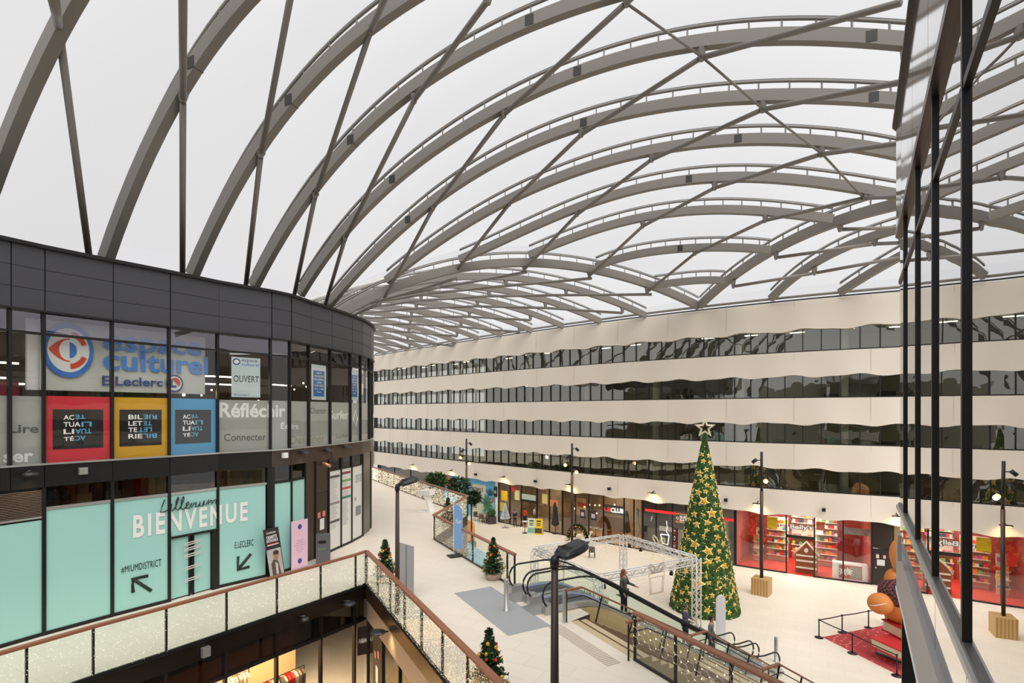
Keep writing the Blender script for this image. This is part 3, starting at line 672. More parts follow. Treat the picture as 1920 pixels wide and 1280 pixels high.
# family beyond the groin: parallel copies of its profile, springing from the parapet
profL = [(Vector((p.x, p.y, 0))-Vector((PL[0].x, PL[0].y, 0))).length for p in PL]; zL = [p.z-PL[0].z for p in PL]
fam = [PL]; FROOT = [AROOT['L']]
for i, fx in enumerate([1210, 1125, 1055, 996, 940, 896, 855, 818, 790, 765, 742, 722]):
    f = foot(fx); P = []
    for s_, z in zip(profL, zL):
        q = f+dL*s_; P.append(Vector((q.x, q.y, PARA+.15+z*(1.0 if i < 3 else .97))))
    fam.append(P)
    _r = arch_obj(P, '%s grey roof arch beyond the groin, counted along the office parapet toward its far end' % ORD[i], rail=i < 9); FROOT.append(_r)
# tubes braced under the arches
def node(x, y, k):
    if isinstance(k, int): return onplane(x, y, C0-CS*k)
    if k == 'L': return online(x, y, FT0, dL)
    if k == 'R': return online(x, y, FT0, dR)
    if k == 'R0': return online(x, y, foot(1440), dR)
    if k == 'R1': return online(x, y, foot(1570), dR)
TUBES = [[(97, -20, 12), (110, 50, 11), (175, 540, 10)], [(343, -40, 11), (343, 185, 10), (342, 560, 9)], [(555, -60, 10), (489, 290, 9), (458, 560, 8)], [(760, -90, 10), (695, 57, 9), (591, 367, 8), (548, 570, 7)],
         [(915, 0, 9), (777, 187, 8), (647, 447, 7), (607, 580, 6)], [(1260, -75, 9), (1175, 5, 8), (945, 215, 7), (812, 390, 6), (722, 556, 'L')], [(1700, 2, 8), (1315, 108, 7), (1090, 252, 6), (955, 382, 5), (857, 506, 'L')],
         [(1700, 152, 7), (1430, 205, 6), (1222, 299, 5), (1082, 402, 4), (983, 505, 'L')], [(1690, 268, 6), (1540, 289, 5), (1340, 352, 4), (1205, 424, 3), (1105, 517, 'L')], [(1700, 368, 5), (1622, 371, 4), (1435, 413, 3), (1303, 475, 2), (1213, 548, 'L')],
         [(1700, 426, 'R0'), (1575, 430, 'R')], [(1690, 455, 'R0'), (1640, 457, 'R0'), (1455, 483, 'R')], [(1700, 480, 'R1'), (1527, 512, 'R0'), (1375, 537, 'R')]]
tb = 0
def arch_z(k, p):
    P = {'L': PL, 'R': PR}.get(k) or arches.get(k)
    if P is None: return None
    j = min(range(len(P)), key=lambda i: (P[i].x-p.x)**2+(P[i].y-p.y)**2); return P[j].z
for row, T in enumerate(TUBES):
    N = [node(*t) for t in T]
    for j in range(len(N)-1):
        mb = MB(); a, b = N[j], N[j+1]; d = (b-a).normalized()*.12; mb.tube([a+d, b-d], .095, STEEL, 10)
        o = tag(obj('brace_tube', mb), 'straight grey steel tube bracing the underside of the roof arches', 'brace tube', 'brace tubes under the roof arches')
    for j, t in enumerate(T):
        z = arch_z(t[2], N[j])
        if z is not None and N[j].z+.05 < z < N[j].z+1.3:
            mb = MB(); p = N[j]; mb.lathe((p.x, p.y, p.z-.12), [(.08, 0), (.11, .1), (.17, max(z-p.z-.1, .2))], STEEL, 8, False)
            obj('node_bracket', mb, AROOT[t[2]])
cab = [(1177, 8, 8), (1318, 108, 7), (1432, 206, 6), (1543, 290, 5), (1618, 370, 4)]
N = [node(*t) for t in cab]
for a, b in zip(N, N[1:]):
    mb = MB(); mb.tube([a, b], .045, STEEL, 8); tag(obj('tie_rod', mb), 'thin grey tie rod running diagonally between roof arch nodes toward the right', 'tie rod', 'diagonal tie rods')
N = [online(830, 535, FT0, dL)]+[None]*0
# braces running obliquely from arch to arch beyond the groin
def at_s(A, s_):
    L_ = 0
    for p, q in zip(A, A[1:]):
        d = math.hypot(q.x-p.x, q.y-p.y)
        if L_+d >= s_: return p.lerp(q, (s_-L_)/d)
        L_ += d
    return None
for k in range(-6, 6):
    for j in range(len(fam)-1):
        s0 = 3.84+4.6*k+2.8*j
        if s0 < .4 or s0 > 24 or s0+2.8 > 27: continue
        a, b = at_s(fam[j], s0), at_s(fam[j+1], s0+2.8)
        if a is None or b is None: continue
        if j: mb = MB(); mb.lathe((a.x, a.y, a.z-.62), [(.09, 0), (.17, .45)], STEEL, 6, False); obj('node_bracket', mb, FROOT[j])
        mb = MB(); mb.tube([a-Vector((0, 0, .6)), b-Vector((0, 0, .6))], .1, STEEL, 8)
        tag(obj('brace_tube', mb), 'straight grey steel tube bracing the far roof arches beyond the groin', 'brace tube', 'brace tubes beyond the groin')
# perimeter beam on the parapet
mb = MB(); us = np.arange(1, U1-.5, 1.); mb.tube([(*OFF.at(float(u), -.25), PARA+.35) for u in us], .09, STEEL, 6); mb.tube([(*OFF.at(float(u), -.25), PARA+.12) for u in us], .05, DARKM, 6)
tag(obj('perimeter_beam', mb), 'grey tubular edge beam of the roof running along the office parapet', 'beam')
# membrane cushions
MEM = bpy.data.materials.new('roof_membrane'); MEM.use_nodes = True; nt = MEM.node_tree; nt.nodes.remove(nt.nodes['Principled BSDF'])
t1 = nt.nodes.new('ShaderNodeBsdfTransparent'); t1.inputs[0].default_value = (.985, .98, .975, 1); t2 = nt.nodes.new('ShaderNodeBsdfTranslucent'); t2.inputs[0].default_value = (.93, .93, .93, 1)
mx = nt.nodes.new('ShaderNodeMixShader'); mx.inputs[0].default_value = .16
nt.links.new(t1.outputs[0], mx.inputs[1]); nt.links.new(t2.outputs[0], mx.inputs[2]); nt.links.new(mx.outputs[0], nt.nodes['Material Output'].inputs[0])
def resample(P, N):
    c = [0]
    for a, b in zip(P, P[1:]): c.append(c[-1]+(b-a).length)
    out = []
    for q in np.linspace(0, c[-1], N):
        i = max(0, min(len(P)-2, int(np.searchsorted(c, q))-1)); t = (q-c[i])/max(c[i+1]-c[i], 1e-6); out.append(P[i].lerp(P[i+1], min(max(t, 0), 1)))
    return out
mb = MB()
def cushion(A, B, n=24, m=6, lift=.6):
    A = resample(A, n); B = resample(B, n); vs = []
    for i in range(n):
        for j in range(m+1):
            t = j/m; p = A[i].lerp(B[i], t); e_ = min(1., 4*min(i, n-1-i)/(n-1)+.0); vs.append(p+Vector((0, 0, .62+lift*4*t*(1-t)*e_)))
    mb.add(vs, [(i*(m+1)+j, (i+1)*(m+1)+j, (i+1)*(m+1)+j+1, i*(m+1)+j+1) for i in range(n-1) for j in range(m)], MEM, True)
for k in range(1, 11): cushion(arches[k], arches[k+1])
corner = Vector((13.4, 38, PARA+.3)); cushion([corner, corner+Vector((.01, 0, 0))], arches[1], 12, 4, .2)
for i in range(len(fam)-1): cushion(fam[i], fam[i+1], 24, 5, .35)
rs = [PR, arches['R0'], arches['R1'], arches['R2']]
for a, b in zip(rs, rs[1:]): cushion(a, b, 16, 5, .35)
prev = arches[11]
for q in range(5):
    nx = [p+Vector((0, -3.45, .12-.1*q)) for p in prev]; cushion(prev, nx); prev = nx
    arch_obj(nx, '%s grey roof arch overhead behind the viewpoint, seen only in glass reflections' % ORD[q])
tag(obj('ceiling', mb), kind='structure')
# ================================================================ NEAR GLASS BUILDING (right)
def gp(Y): return (2.86-.17+.593*(Y-3.43)+.0, Y)
GB = Path([(2.84+.654*(Y-3.30), Y) for Y in (-14, -9.5, -1.98, -.66, .66, 1.98, 3.30, 4.62, 5.95, 7.49)]+[(6.1, 8.3), (6.8, 8.8), (9.4, 10.2), (16, 12.5)], -1)
GFT, GFB, GTR, GSI, GBB = H+4.49, H+2.79, H+2.04, H-1.46, H-2.09
SILL_M = mat('sill_silver', (206, 206, 204), .4, .2)
gb = empty('glass_office_building', (7, 2, 0), 'near dark-framed mirror-glass building cutting into the right edge of the view', 'building')
MIR = glassmat('mirror_glass', (120, 122, 120), .80, rcol=(236, 236, 236), wob=.0015)
MIRF = mat('polished_fascia', (205, 204, 204), .06, .92)
SOFF = mat('grey_soffit', (186, 184, 184), .5)
gu = [GB.c[i] for i in range(len(GB.p))]
for i in range(len(gu)-1):
    a, b = gu[i], gu[i+1]
    mb = MB(); GB.strip(mb, a, b, GSI, GFB, 0, .02, MIR); GB.post(mb, b, GSI, GFB, .025, .055, .09, BLACKM) if i < 9 else None
    GB.strip(mb, a, b, GTR-.03, GTR+.03, .02, .07, BLACKM); obj('window', mb, gb)
    mb = MB(); GB.strip(mb, a+.01, b-.01, GFB+.05, GFT, .05, .05, MIRF); obj('fascia_panel', mb, gb)
    mb = MB(); GB.strip(mb, a, b, GSI-.05, GSI, .05, .07, SILL_M); GB.strip(mb, a, b, GSI, GSI+.03, .025, .03, GREYM); obj('sill', mb, gb)
    mb = MB(); GB.strip(mb, a+.01, b-.01, GBB, GSI-.05, -.0, .03, MIR); obj('spandrel_panel', mb, gb)
mb = MB(); GB.strip(mb, 0, GB.L, GFB-.04, GFB+.05, .06, .08, mat('bronze_trim', (60, 48, 42), .3, .4)); GB.strip(mb, 0, GB.L, GFT, GFT+.06, .1, .4, BLACKM); obj('trim_band', mb, gb)
mb = MB(); GB.strip(mb, 0, GB.L, GBB-.66, GBB, .05, .15, SOFF); GB.strip(mb, 0, GB.L, GBB-.7, GBB-.66, .06, .15, WHITE); obj('lower_band', mb, gb)
mb = MB(); GB.strip(mb, 0, GB.L, .1, GBB-.7, -.1, .02, glassmat('lower_mirror', (200, 196, 170), .25))
obj('lower_glazing', mb, gb)
mb = MB()
for i in (8, 10, 11, 12): GB.post(mb, gu[i], 0, GBB-.7, -.02, .1, .2, BLACKM)
mp = obj('lower_post', mb, gb)
mb = MB(); GB.strip(mb, 0, GB.L, 0, GFT, -4.5, .1, mat('inner_dark', (54, 50, 46), .8)); obj('inner_wall', mb, gb)
mb = MB(); u_ = GB.c[9]-.55; p = GB.at(u_, .1); mb.box((p.x, p.y, GBB+.28), (.2, .04, .34), SILV, GB.ang(u_)); obj('access_panel', mb, gb)

# unseen rear wall added behind the viewpoint to darken the glass reflections
mb = MB(); mb.box((-6, -13.6, 7.5), (44, .4, 15), mat('rear_cladding', (160, 156, 148), .5))
struct('wall_back', mb)

# ================================================================ RAILINGS AND LIGHT NETS
RGL = glassmat('rail_glass', (250, 252, 250), .0)
LED = mat('led_warm', (255, 236, 200), emit=1.9)
WIRE = mat('clear_wire', (226, 224, 216), .5)
def railing(name, path, xs, label, z=WK, u0=0., u1=None, h=1.17, flip=1):
    u1 = path.L if u1 is None else u1
    r = empty(name, (*path.at((u0+u1)/2), z), label, 'railing')
    us = sorted([path.hit(x)[0] for x in xs]+[u0, u1]); us = [u for i, u in enumerate(us) if i == 0 or u-us[i-1] > .25]
    for u in us:
        mb = MB(); path.post(mb, min(max(u, u0+.02), u1-.02), z-.02, z+h, .02, .045, .06, DARKM); obj('post', mb, r)
    for a, b in zip(us, us[1:]):
        mb = MB(); path.strip(mb, a+.04, b-.04, z+.04, z+h-.06, 0, .015, RGL); obj('glass_panel', mb, r)
    P = [(*path.at(u), z+h+.02) for u in [u0]+[c for c in path.c if u0 < c < u1]+[u1]]
    mb = MB(); mb.sweep(P, [(-.075, -.03), (.075, -.03), (.075, .03), (-.075, .03)], WOOD); obj('handrail', mb, r)
    mb = MB(); mb.sweep([(p[0], p[1], z+.03) for p in P], [(-.03, -.03), (.03, -.03), (.03, .03), (-.03, .03)], DARKM); obj('base_rail', mb, r)
    return us
def lightnet(path, u0, u1, label, dens=95, z=WK, h=1.17, off=.03, size=.006, wires=True):
    mb = MB(); n = int((u1-u0)*h*dens)
    for _ in range(n):
        u = random.uniform(u0, u1); zz = z+.06+random.random()*(h-.12); p = path.at(u, off); s_ = size*random.uniform(.7, 1.5)
        c = (p.x, p.y, zz); vs = [(c[0]+s_, c[1], c[2]), (c[0]-s_, c[1], c[2]), (c[0], c[1]+s_, c[2]), (c[0], c[1]-s_, c[2]), (c[0], c[1], c[2]+s_), (c[0], c[1], c[2]-s_)]
        mb.add(vs, [(0, 2, 4), (2, 1, 4), (1, 3, 4), (3, 0, 4), (2, 0, 5), (1, 2, 5), (3, 1, 5), (0, 3, 5)], LED)
    if wires:
        for k in range(int((u1-u0)/.13)):
            u = u0+(k+.5)*.13; pts = []
            for j in range(5):
                p = path.at(min(max(u+random.uniform(-.04, .04), u0), u1), off); pts.append((p.x, p.y, z+h-.05-j*(h-.1)/4))
            mb.tube(pts, .0018, WIRE, 3)
    tag(obj('fairy_lights', mb), label, 'fairy lights', kind='stuff')
xl = [-150, -60, 50, 175, 312, 425, 519.5, 601.5, 667]
us = railing('glass_railing', RL, xl, 'curved glass railing with wooden handrail in front of the teal shop wall', u0=RL.c[3])
lightnet(RL, RL.c[3], RL.L-.02, 'warm fairy lights hung along the curved railing before the teal wall', 80, off=.04, size=.0055, wires=False)
us = railing('glass_railing', RR, [708, 731, 758, 790, 829, 876, 935, 1010], 'straight glass railing with wooden handrail running from the corner toward the camera')
lightnet(RR, 0, 14, 'dense warm fairy lights on the near straight railing above the fashion shop', 240, off=.04, size=.005)
us = railing('glass_railing', RC, [695, 705, 715.6, 726.8, 738, 750, 762, 776.6, 790.7, 805.5, 822.7, 840, 859], 'far glass railing along the walkway edge, left of the potted trees', u1=RC.c[1])
for a_, b_, n_ in ((RC.c[1], RC.c[2], 'short glass railing returning from the walkway corner beside the blue beach flag'), (RC.c[2], RC.c[3], 'glass railing from the blue beach flag to the escalators, behind a decorated tree')):
    railing('glass_railing', RC, [835.5, 858, 886, 918, 950.8] if a_ == RC.c[2] else [], n_, u0=a_, u1=b_)
lightnet(RC, 0, RC.c[1], 'dense white fairy lights on the far walkway railing', 170, size=.011, off=.05, wires=False)
lightnet(RC, RC.c[1], RC.c[2], 'white fairy lights on the short return railing by the flag', 130, size=.009, off=.05, wires=False)
lightnet(RC, RC.c[2], RC.c[3], 'sparse fairy lights on the railing leading to the escalators', 50, size=.006, off=.05)
us = railing('glass_railing', RB, [1266, 1370, 1495], 'near glass railing with hexagon light net beside the stair void')
# hexagon light net
mb = MB(); s_ = .13; h0 = WK+1.08; u = .1; col = 0
while u < 5.2:
    for row in range(4):
        cz = h0-s_*.9-row*s_*1.75-(s_*.87 if col % 2 else 0)
        if cz-s_ < WK+.25+.25*math.sin(u*1.7): continue
        pts = []
        for k in range(6):
            a = math.pi/3*k; uu = max(u+s_*math.cos(a)+random.uniform(-.02, .02), .02); p = RB.at(uu, .05); pts.append((p.x, p.y, cz+s_*math.sin(a)+random.uniform(-.02, .02)))
        mb.tube(pts, .005, WIRE, 4, closed=True)
        for q in pts[::2]: mb.ball(q, .009, LED, 6, 4)
    u += s_*1.5; col += 1
tag(obj('light_net', mb), 'white hexagonal net of fairy lights hanging on the near railing by the stairs', 'light net', kind='stuff')

# ================================================================ LOWER STOREFRONT under the walkway
store = empty('fashion_storefront', (*RL.at(RL.c[7]), 0), 'dark bronze and glass fashion storefront on the lower level under the curved railing', 'storefront')
BRZ = mat('bronze_fascia', (84, 64, 46), .22, .5); TAUPE = mat('taupe_band', (176, 160, 144), .4, .2)
z1, z2 = H-6.69, H-7.42
for path, a_, b_, nm, mt in ((RL, 0, RL.L, 'edge_fascia', mat('dark_bronze', (40, 33, 26), .25, .4)), (RR, 0, RR.L, 'edge_fascia', BRZ)):
    mb = MB(); path.strip(mb, a_, b_, z1, WK-.01, .04 if path is RL else .04, .12, mt); obj(nm, mb, store)
    mb = MB(); path.strip(mb, a_, b_, WK-.03, WK+.01, .06, .1, BLACKM); obj('edge_trim', mb, store)
UPG = glassmat('upper_store_glass', (82, 64, 48), .05); STG = glassmat('store_glass', (252, 250, 246), .0)
sus = [0, RL.c[3]]+[RL.hit(x)[0] for x in (50, 175, 312, 425, 521, 604, 667)]+[RL.L]
for a_, b_ in zip(sus, sus[1:]):
    if b_-a_ < .2: continue
    mb = MB(); RL.strip(mb, a_, b_, z2, z1, -.12, .03, UPG); RL.strip(mb, a_, b_, z2-.05, z2+.02, -.02, .1, BLACKM); RL.post(mb, a_, 0, z1, -.02, .07, .14, BLACKM); obj('upper_window', mb, store)
    mb = MB(); RL.strip(mb, a_, b_, .1, z2-.05, -.12, .02, STG); RL.strip(mb, a_, b_, 0, .1, -.04, .1, BLACKM); obj('shop_window', mb, store)
mb = MB(); RR.strip(mb, .1, RR.L, z2, z1, .0, .08, TAUPE); obj('taupe_band', mb, store)
mb = MB(); RR.strip(mb, .9, 2.1, 0, z2, -.02, .08, mat('dark_service_door', (52, 42, 34), .4, .3)); sd_ = obj('service_door', mb, store)
for q in ((1.15, 2.35, .18, .22, (210, 130, 110)), (1.55, 2.5, .16, .22, (220, 150, 130)), (1.3, 1.6, .3, .55, (226, 222, 214))):
    mb = MB(); RR.strip(mb, q[0], q[0]+q[2], q[1], q[1]+q[3], -.005, .01, mat('door_notice%d' % q[4][1], q[4], .5)); obj('notice', mb, sd_)
for a_, b_ in ((.05, .9), (2.1, 4.0), (4.0, 6.5), (6.5, 10), (10, 14)):
    mb = MB(); RR.strip(mb, a_, b_, .1, z2, -.05, .02, glassmat('side_glass', (180, 168, 140), .06)); RR.post(mb, a_, 0, z2, .0, .08, .12, BLACKM); obj('side_window', mb, store)
# interior
CRM = mat('store_wall', (226, 196, 146), .8); CRF = mat('store_floor', (206, 190, 160), .5)
mb = MB(); RL.strip(mb, 1, RL.L-.1, .05, z2+.3, -3.6, .1, CRM); obj('inner_wall', mb, store)
mb = MB(); RL.strip(mb, 1, RL.L, z2+.5, z2+.6, -.2, 4.0, mat('store_ceiling', (190, 170, 140), .8)); obj('inner_ceiling', mb, store)
mb = MB(); RL.strip(mb, 1, RL.L, .01, .05, -.2, 4.0, CRF); obj('inner_floor', mb, store)
mb = MB(); RR.strip(mb, .2, RR.L, .05, z2+.3, -2.4, .1, mat('side_inner', (150, 134, 110), .8)); obj('inner_wall', mb, store)
for x in (120, 330, 440, 560, 640):
    u_ = RL.hit(x)[0]; p = RL.at(u_, -1.6); ld = bpy.data.lights.new('shop_lamp', 'AREA'); ld.energy = 140; ld.size = 1.6; ld.color = (1., .82, .58)
    lo = bpy.data.objects.new('shop_lamp', ld); COL.objects.link(lo); lo.location = (p.x, p.y, z2+.3)
def rack(x, off, label, cols, zt=2.1, red=None):
    u_ = RL.hit(x)[0]; an = RL.ang(u_); d = Vector((math.cos(an), math.sin(an))); p = RL.at(u_, off)
    r = empty('clothes_rack', (p.x, p.y, .05), label, 'clothes rack'); mb = MB()
    a = p-d*.75; b = p+d*.75
    mb.tube([(a.x, a.y, .06), (a.x, a.y, zt), (b.x, b.y, zt), (b.x, b.y, .06)], .018, BLACKM, 6); obj('rail', mb, r)
    for k in range(11):
        q = a+d*(.1+.128*k); c_ = cols[k % len(cols)]; L_ = random.uniform(.75, 1.15); n = Vector((-d.y, d.x))
        mt = mat('cloth_%d_%d_%d' % c_, c_, .9); mb = MB(); e1 = q-n*.22; e2 = q+n*.22
        vs = []
        for (f_, z_) in ((.1, zt-.05), (.24, zt-.16), (.22, zt-.5), (.27, zt-L_)):
            for sx in (-1, 1):
                for sy in (-1, 1): w_ = q+n*f_*sx+d*.035*sy; vs.append((w_.x, w_.y, z_))
        fs = []
        for j in range(3):
            o_ = j*4; fs += [(o_, o_+1, o_+5, o_+4), (o_+1, o_+3, o_+7, o_+5), (o_+3, o_+2, o_+6, o_+7), (o_+2, o_, o_+4, o_+6)]
        mb.add(vs, fs, mt); tag(obj('hanging_garment', mb), 'coloured garment on a hanger of a clothes rack inside the lower fashion shop', 'garment', 'garments on the lower shop racks')
rack(565, -1.0, 'clothes rack with red jackets inside the lower shop window', [(196, 42, 30), (205, 50, 36), (222, 208, 184), (150, 128, 100), (96, 84, 70), (200, 180, 150)])
rack(500, -2.3, 'clothes rack of cream clothes at the back of the lower shop', [(226, 216, 196), (210, 190, 150), (180, 160, 130)])
rack(380, -1.6, 'clothes rack of beige clothes in the lower shop, leftmost of three', [(214, 190, 140), (196, 160, 110), (230, 220, 200)])
# blade sign of the shop
p = RL.at(RL.L-.25, .0); mb = MB(); q = pd(681, 1200, Pc.y*1.0); mb.box((q.x, q.y, q.z), (.42, .07, 1.0), mat('sign_brown', (44, 32, 28), .5), .5); bs = tag(obj('blade_sign', mb), 'dark brown hanging blade sign with white shop initials below the railing corner', 'sign')
bs_o = Vector((q.x-.15*math.cos(.5), q.y-.15*math.sin(.5)-.045, q.z-.08)); mb = MB(); text_quad(mb, 'H&M', WHITE, bs_o, Vector((.30*math.cos(.5), .30*math.sin(.5), 0)), Vector((0, 0, .17)), .02, shear=.2); obj('sign_lettering', mb, bs)
# flood lights on the fascias
def flood(x, y, path, label, rr=1.0, off=.25):
    u_, Y_ = path.hit(x); z_ = H-(y-HZ)*Y_/F; p = path.at(u_, off); r = empty('flood_light', (p.x, p.y, z_), label, 'light fitting')
    an = path.ang(u_); mb = MB(); mb.lathe((p.x, p.y, z_-.03), [(.02, 0), (.2*rr, .01), (.23*rr, .04), (.18*rr, .09), (.05, .11)], mat('lamp_head', (70, 70, 72), .3, .5), 18); obj('lamp_head', mb, r)
    q = path.at(u_, .02); mb = MB(); mb.tube([(q.x, q.y, z_-.02), (p.x, p.y, z_+.06)], .025, BLACKM, 6); mb.tube([(q.x-.1, q.y, z_+.05), (p.x, p.y, z_+.12), (q.x+.1, q.y, z_+.05)], .008, SILV, 5); obj('bracket_arm', mb, r)
def glow(path, x, y, e=12, off=.22, col=(1., .72, .36), size=.12):
    u_, Y_ = path.hit(x); z_ = H-(y-HZ)*Y_/F; p = path.at(u_, off); ld = bpy.data.lights.new('fitting_lamp', 'SPOT'); ld.energy = e; ld.color = col; ld.spot_size = R(120); ld.spot_blend = .9; ld.shadow_soft_size = size
    lo = bpy.data.objects.new('fitting_lamp', ld); COL.objects.link(lo); lo.location = (p.x, p.y, z_-.06)
for x, y, lb, g in ((50, 889, 'silver flood light glowing on the black band above the vent louvre', 20), (562, 849, 'flood light on the brown band above the brown doors', 14), (608, 845, 'flood light on the brown band above the directory boards', 14), (642, 838, 'small round lamp on the brown band near the curved end', 0)):
    flood(x, y, BLK, lb, .9); glow(BLK, x, y, g) if g else None
flood(645, 1129, RL, 'flood light on the dark fascia left of the railing corner', 1.0, .3); flood(563, 1158, RL, 'round spot light on the dark fascia under the curved railing', .6); glow(RL, 645, 1129, 10)
flood(729, 1182, RR, 'flood light hanging from the bronze fascia right of the railing corner', 1.1, .35); glow(RR, 735, 1182, 60)
for x, y, path, lb in ((152, 882, BLK, 'small grey loudspeaker on the black band under the red poster'), (381, 1219, RL, 'white letter box sign on the dark fascia under the curved railing'), (530, 853, BLK, 'small white letter sign on the brown band')):
    u_, Y_ = path.hit(x); z_ = H-(y-HZ)*Y_/F; p = path.at(u_, .14); mb = MB(); mb.box((p.x, p.y, z_), (.2, .13, .2 if path is BLK else .26), SILV if x < 400 else WHITE, path.ang(u_))
    tag(obj('wall_speaker' if x < 200 else 'box_sign', mb), lb, 'speaker' if x < 200 else 'sign')
u_, Y_ = BLK.hit(603); p = BLK.at(u_, .05); q = BLK.at(u_, .32); z_ = H-(871-HZ)*p.y/F
mb = MB(); mb.tube([(p.x, p.y, z_+.06), (q.x+.1, q.y, z_-.05)], .07, mat('copper_lamp', (196, 150, 120), .3, .4), 12); tag(obj('tube_spotlight', mb), 'copper cylinder spotlight above the brown service door', 'light fitting')

# ================================================================ ESCALATORS
ES0, ES1, ESR = 1.9, 9.7, WK
def zf(s): return WK if s < ES0 else (0. if s > ES1 else WK*(1-(s-ES0)/(ES1-ES0)))
def zs_(s):                       # rounded floor profile
    return sum(zf(s+d) for d in (-.6, -.3, 0, .3, .6))/5
def esp(s, n, z): v = OE+A1*s+D1*n; return Vector((v.x, v.y, z))
BGLD = mat('escalator_cladding', (224, 200, 146), .4, .1); STEP = mat('escalator_step', (96, 98, 104), .4, .5); SKIRT = mat('escalator_skirt', (188, 188, 190), .3, .6); RUB = mat('black_rubber', (22, 22, 24), .45)
EGL = glassmat('escalator_glass', (246, 250, 248), .02); LEDC = mat('comb_light', (150, 165, 255), emit=2.5)
def escalator(n0, label):
    r = empty('escalator', tuple(esp(5.8, n0+.48, 0)), label, 'escalator')
    S = list(np.arange(.15, 11.05, .35))
    mb = MB(); vs = []; fs = []
    side = [(s, zs_(s)) for s in S]
    for s, z in side:
        dp = .95 if ES0-.5 < s < ES1+.2 else .35
        for n in (n0-.12, n0+1.08): vs += [esp(s, n, z+.02), esp(s, n, max(z-dp, -.0))]
    for i in range(len(side)-1):
        o_ = i*4; fs += [(o_, o_+1, o_+5, o_+4), (o_+2, o_+6, o_+7, o_+3), (o_+1, o_+3, o_+7, o_+5)]
    mb.add(vs, fs, BGLD); obj('truss_cladding', mb, r)
    mb = MB(); s = .5
    while s < 10.6:
        z = zs_(s+.2); mb.box(esp(s+.2, n0+.48, z-.08), (.39, .78, .2), STEP, math.atan2(A1.y, A1.x)); s += .4
    obj('steps', mb, r)
    for n, k in ((n0, 0), (n0+.95, 1)):
        P = [esp(s, n, zs_(s)+.1) for s in S]
        mb = MB(); mb.sweep(P, [(-.09, -.1), (.09, -.1), (.09, .08), (-.09, .08)], SKIRT); obj('skirt', mb, r)
        mb = MB(); G = []
        for s in S: G += [esp(s, n, zs_(s)+.16), esp(s, n, zs_(s)+.93)]
        mb.add(G, [(2*i, 2*i+1, 2*i+3, 2*i+2) for i in range(len(S)-1)], EGL); obj('balustrade_glass', mb, r)
        Hh = []; 
        for a in np.linspace(-90, 90, 9): Hh.append(esp(.1-.36*math.cos(R(a))+.15, n, WK+.56+.40*math.sin(R(a))))
        for s in S[1:-1]: Hh.append(esp(s, n, zs_(s)+.96))
        for a in np.linspace(90, -90, 9): Hh.append(esp(11.0+.36*math.cos(R(a))-.1, n, .56+.40*math.sin(R(a))))
        mb = MB(); mb.tube(Hh, .032, RUB, 8); obj('handrail', mb, r)
    mb = MB()
    for n in (n0+.08, n0+.87): mb.tube([esp(s, n, zs_(s)+.16) for s in S[1:-2]], .012, LEDC, 4)
    obj('skirt_light', mb, r)['kind'] = 'stuff'
    for s in (.1, 11.1):
        mb = MB(); mb.box(esp(s, n0+.48, zs_(s)+.01), (1.0, .8, .03), SILV, math.atan2(A1.y, A1.x)); obj('comb_plate', mb, r)
        for n in (n0, n0+.95): 
            mb = MB(); mb.box(esp(s+(.05 if s < 5 else -.05), n, zs_(s)+.12), (.45, .24, .26), SILV, math.atan2(A1.y, A1.x)); obj('newel_base', mb, r)
escalator(0, 'far escalator of the pair going down to the plaza, next to the truss frame')
escalator(1.22, 'near escalator of the pair, beside the fixed stairs')
mb = MB(); mb.prism([tuple(OE+D1*(-.9)-A1*.35), tuple(OE+D1*3.0-A1*.35), tuple(OE+D1*3.0-A1*1.75), tuple(OE-D1*.9-A1*1.75)], WK, WK+.012, mat('grey_mat', (166, 168, 172), .8, noise=.05)); tag(obj('entrance_mat', mb), 'grey landing mat on the walkway in front of the escalators', 'mat')
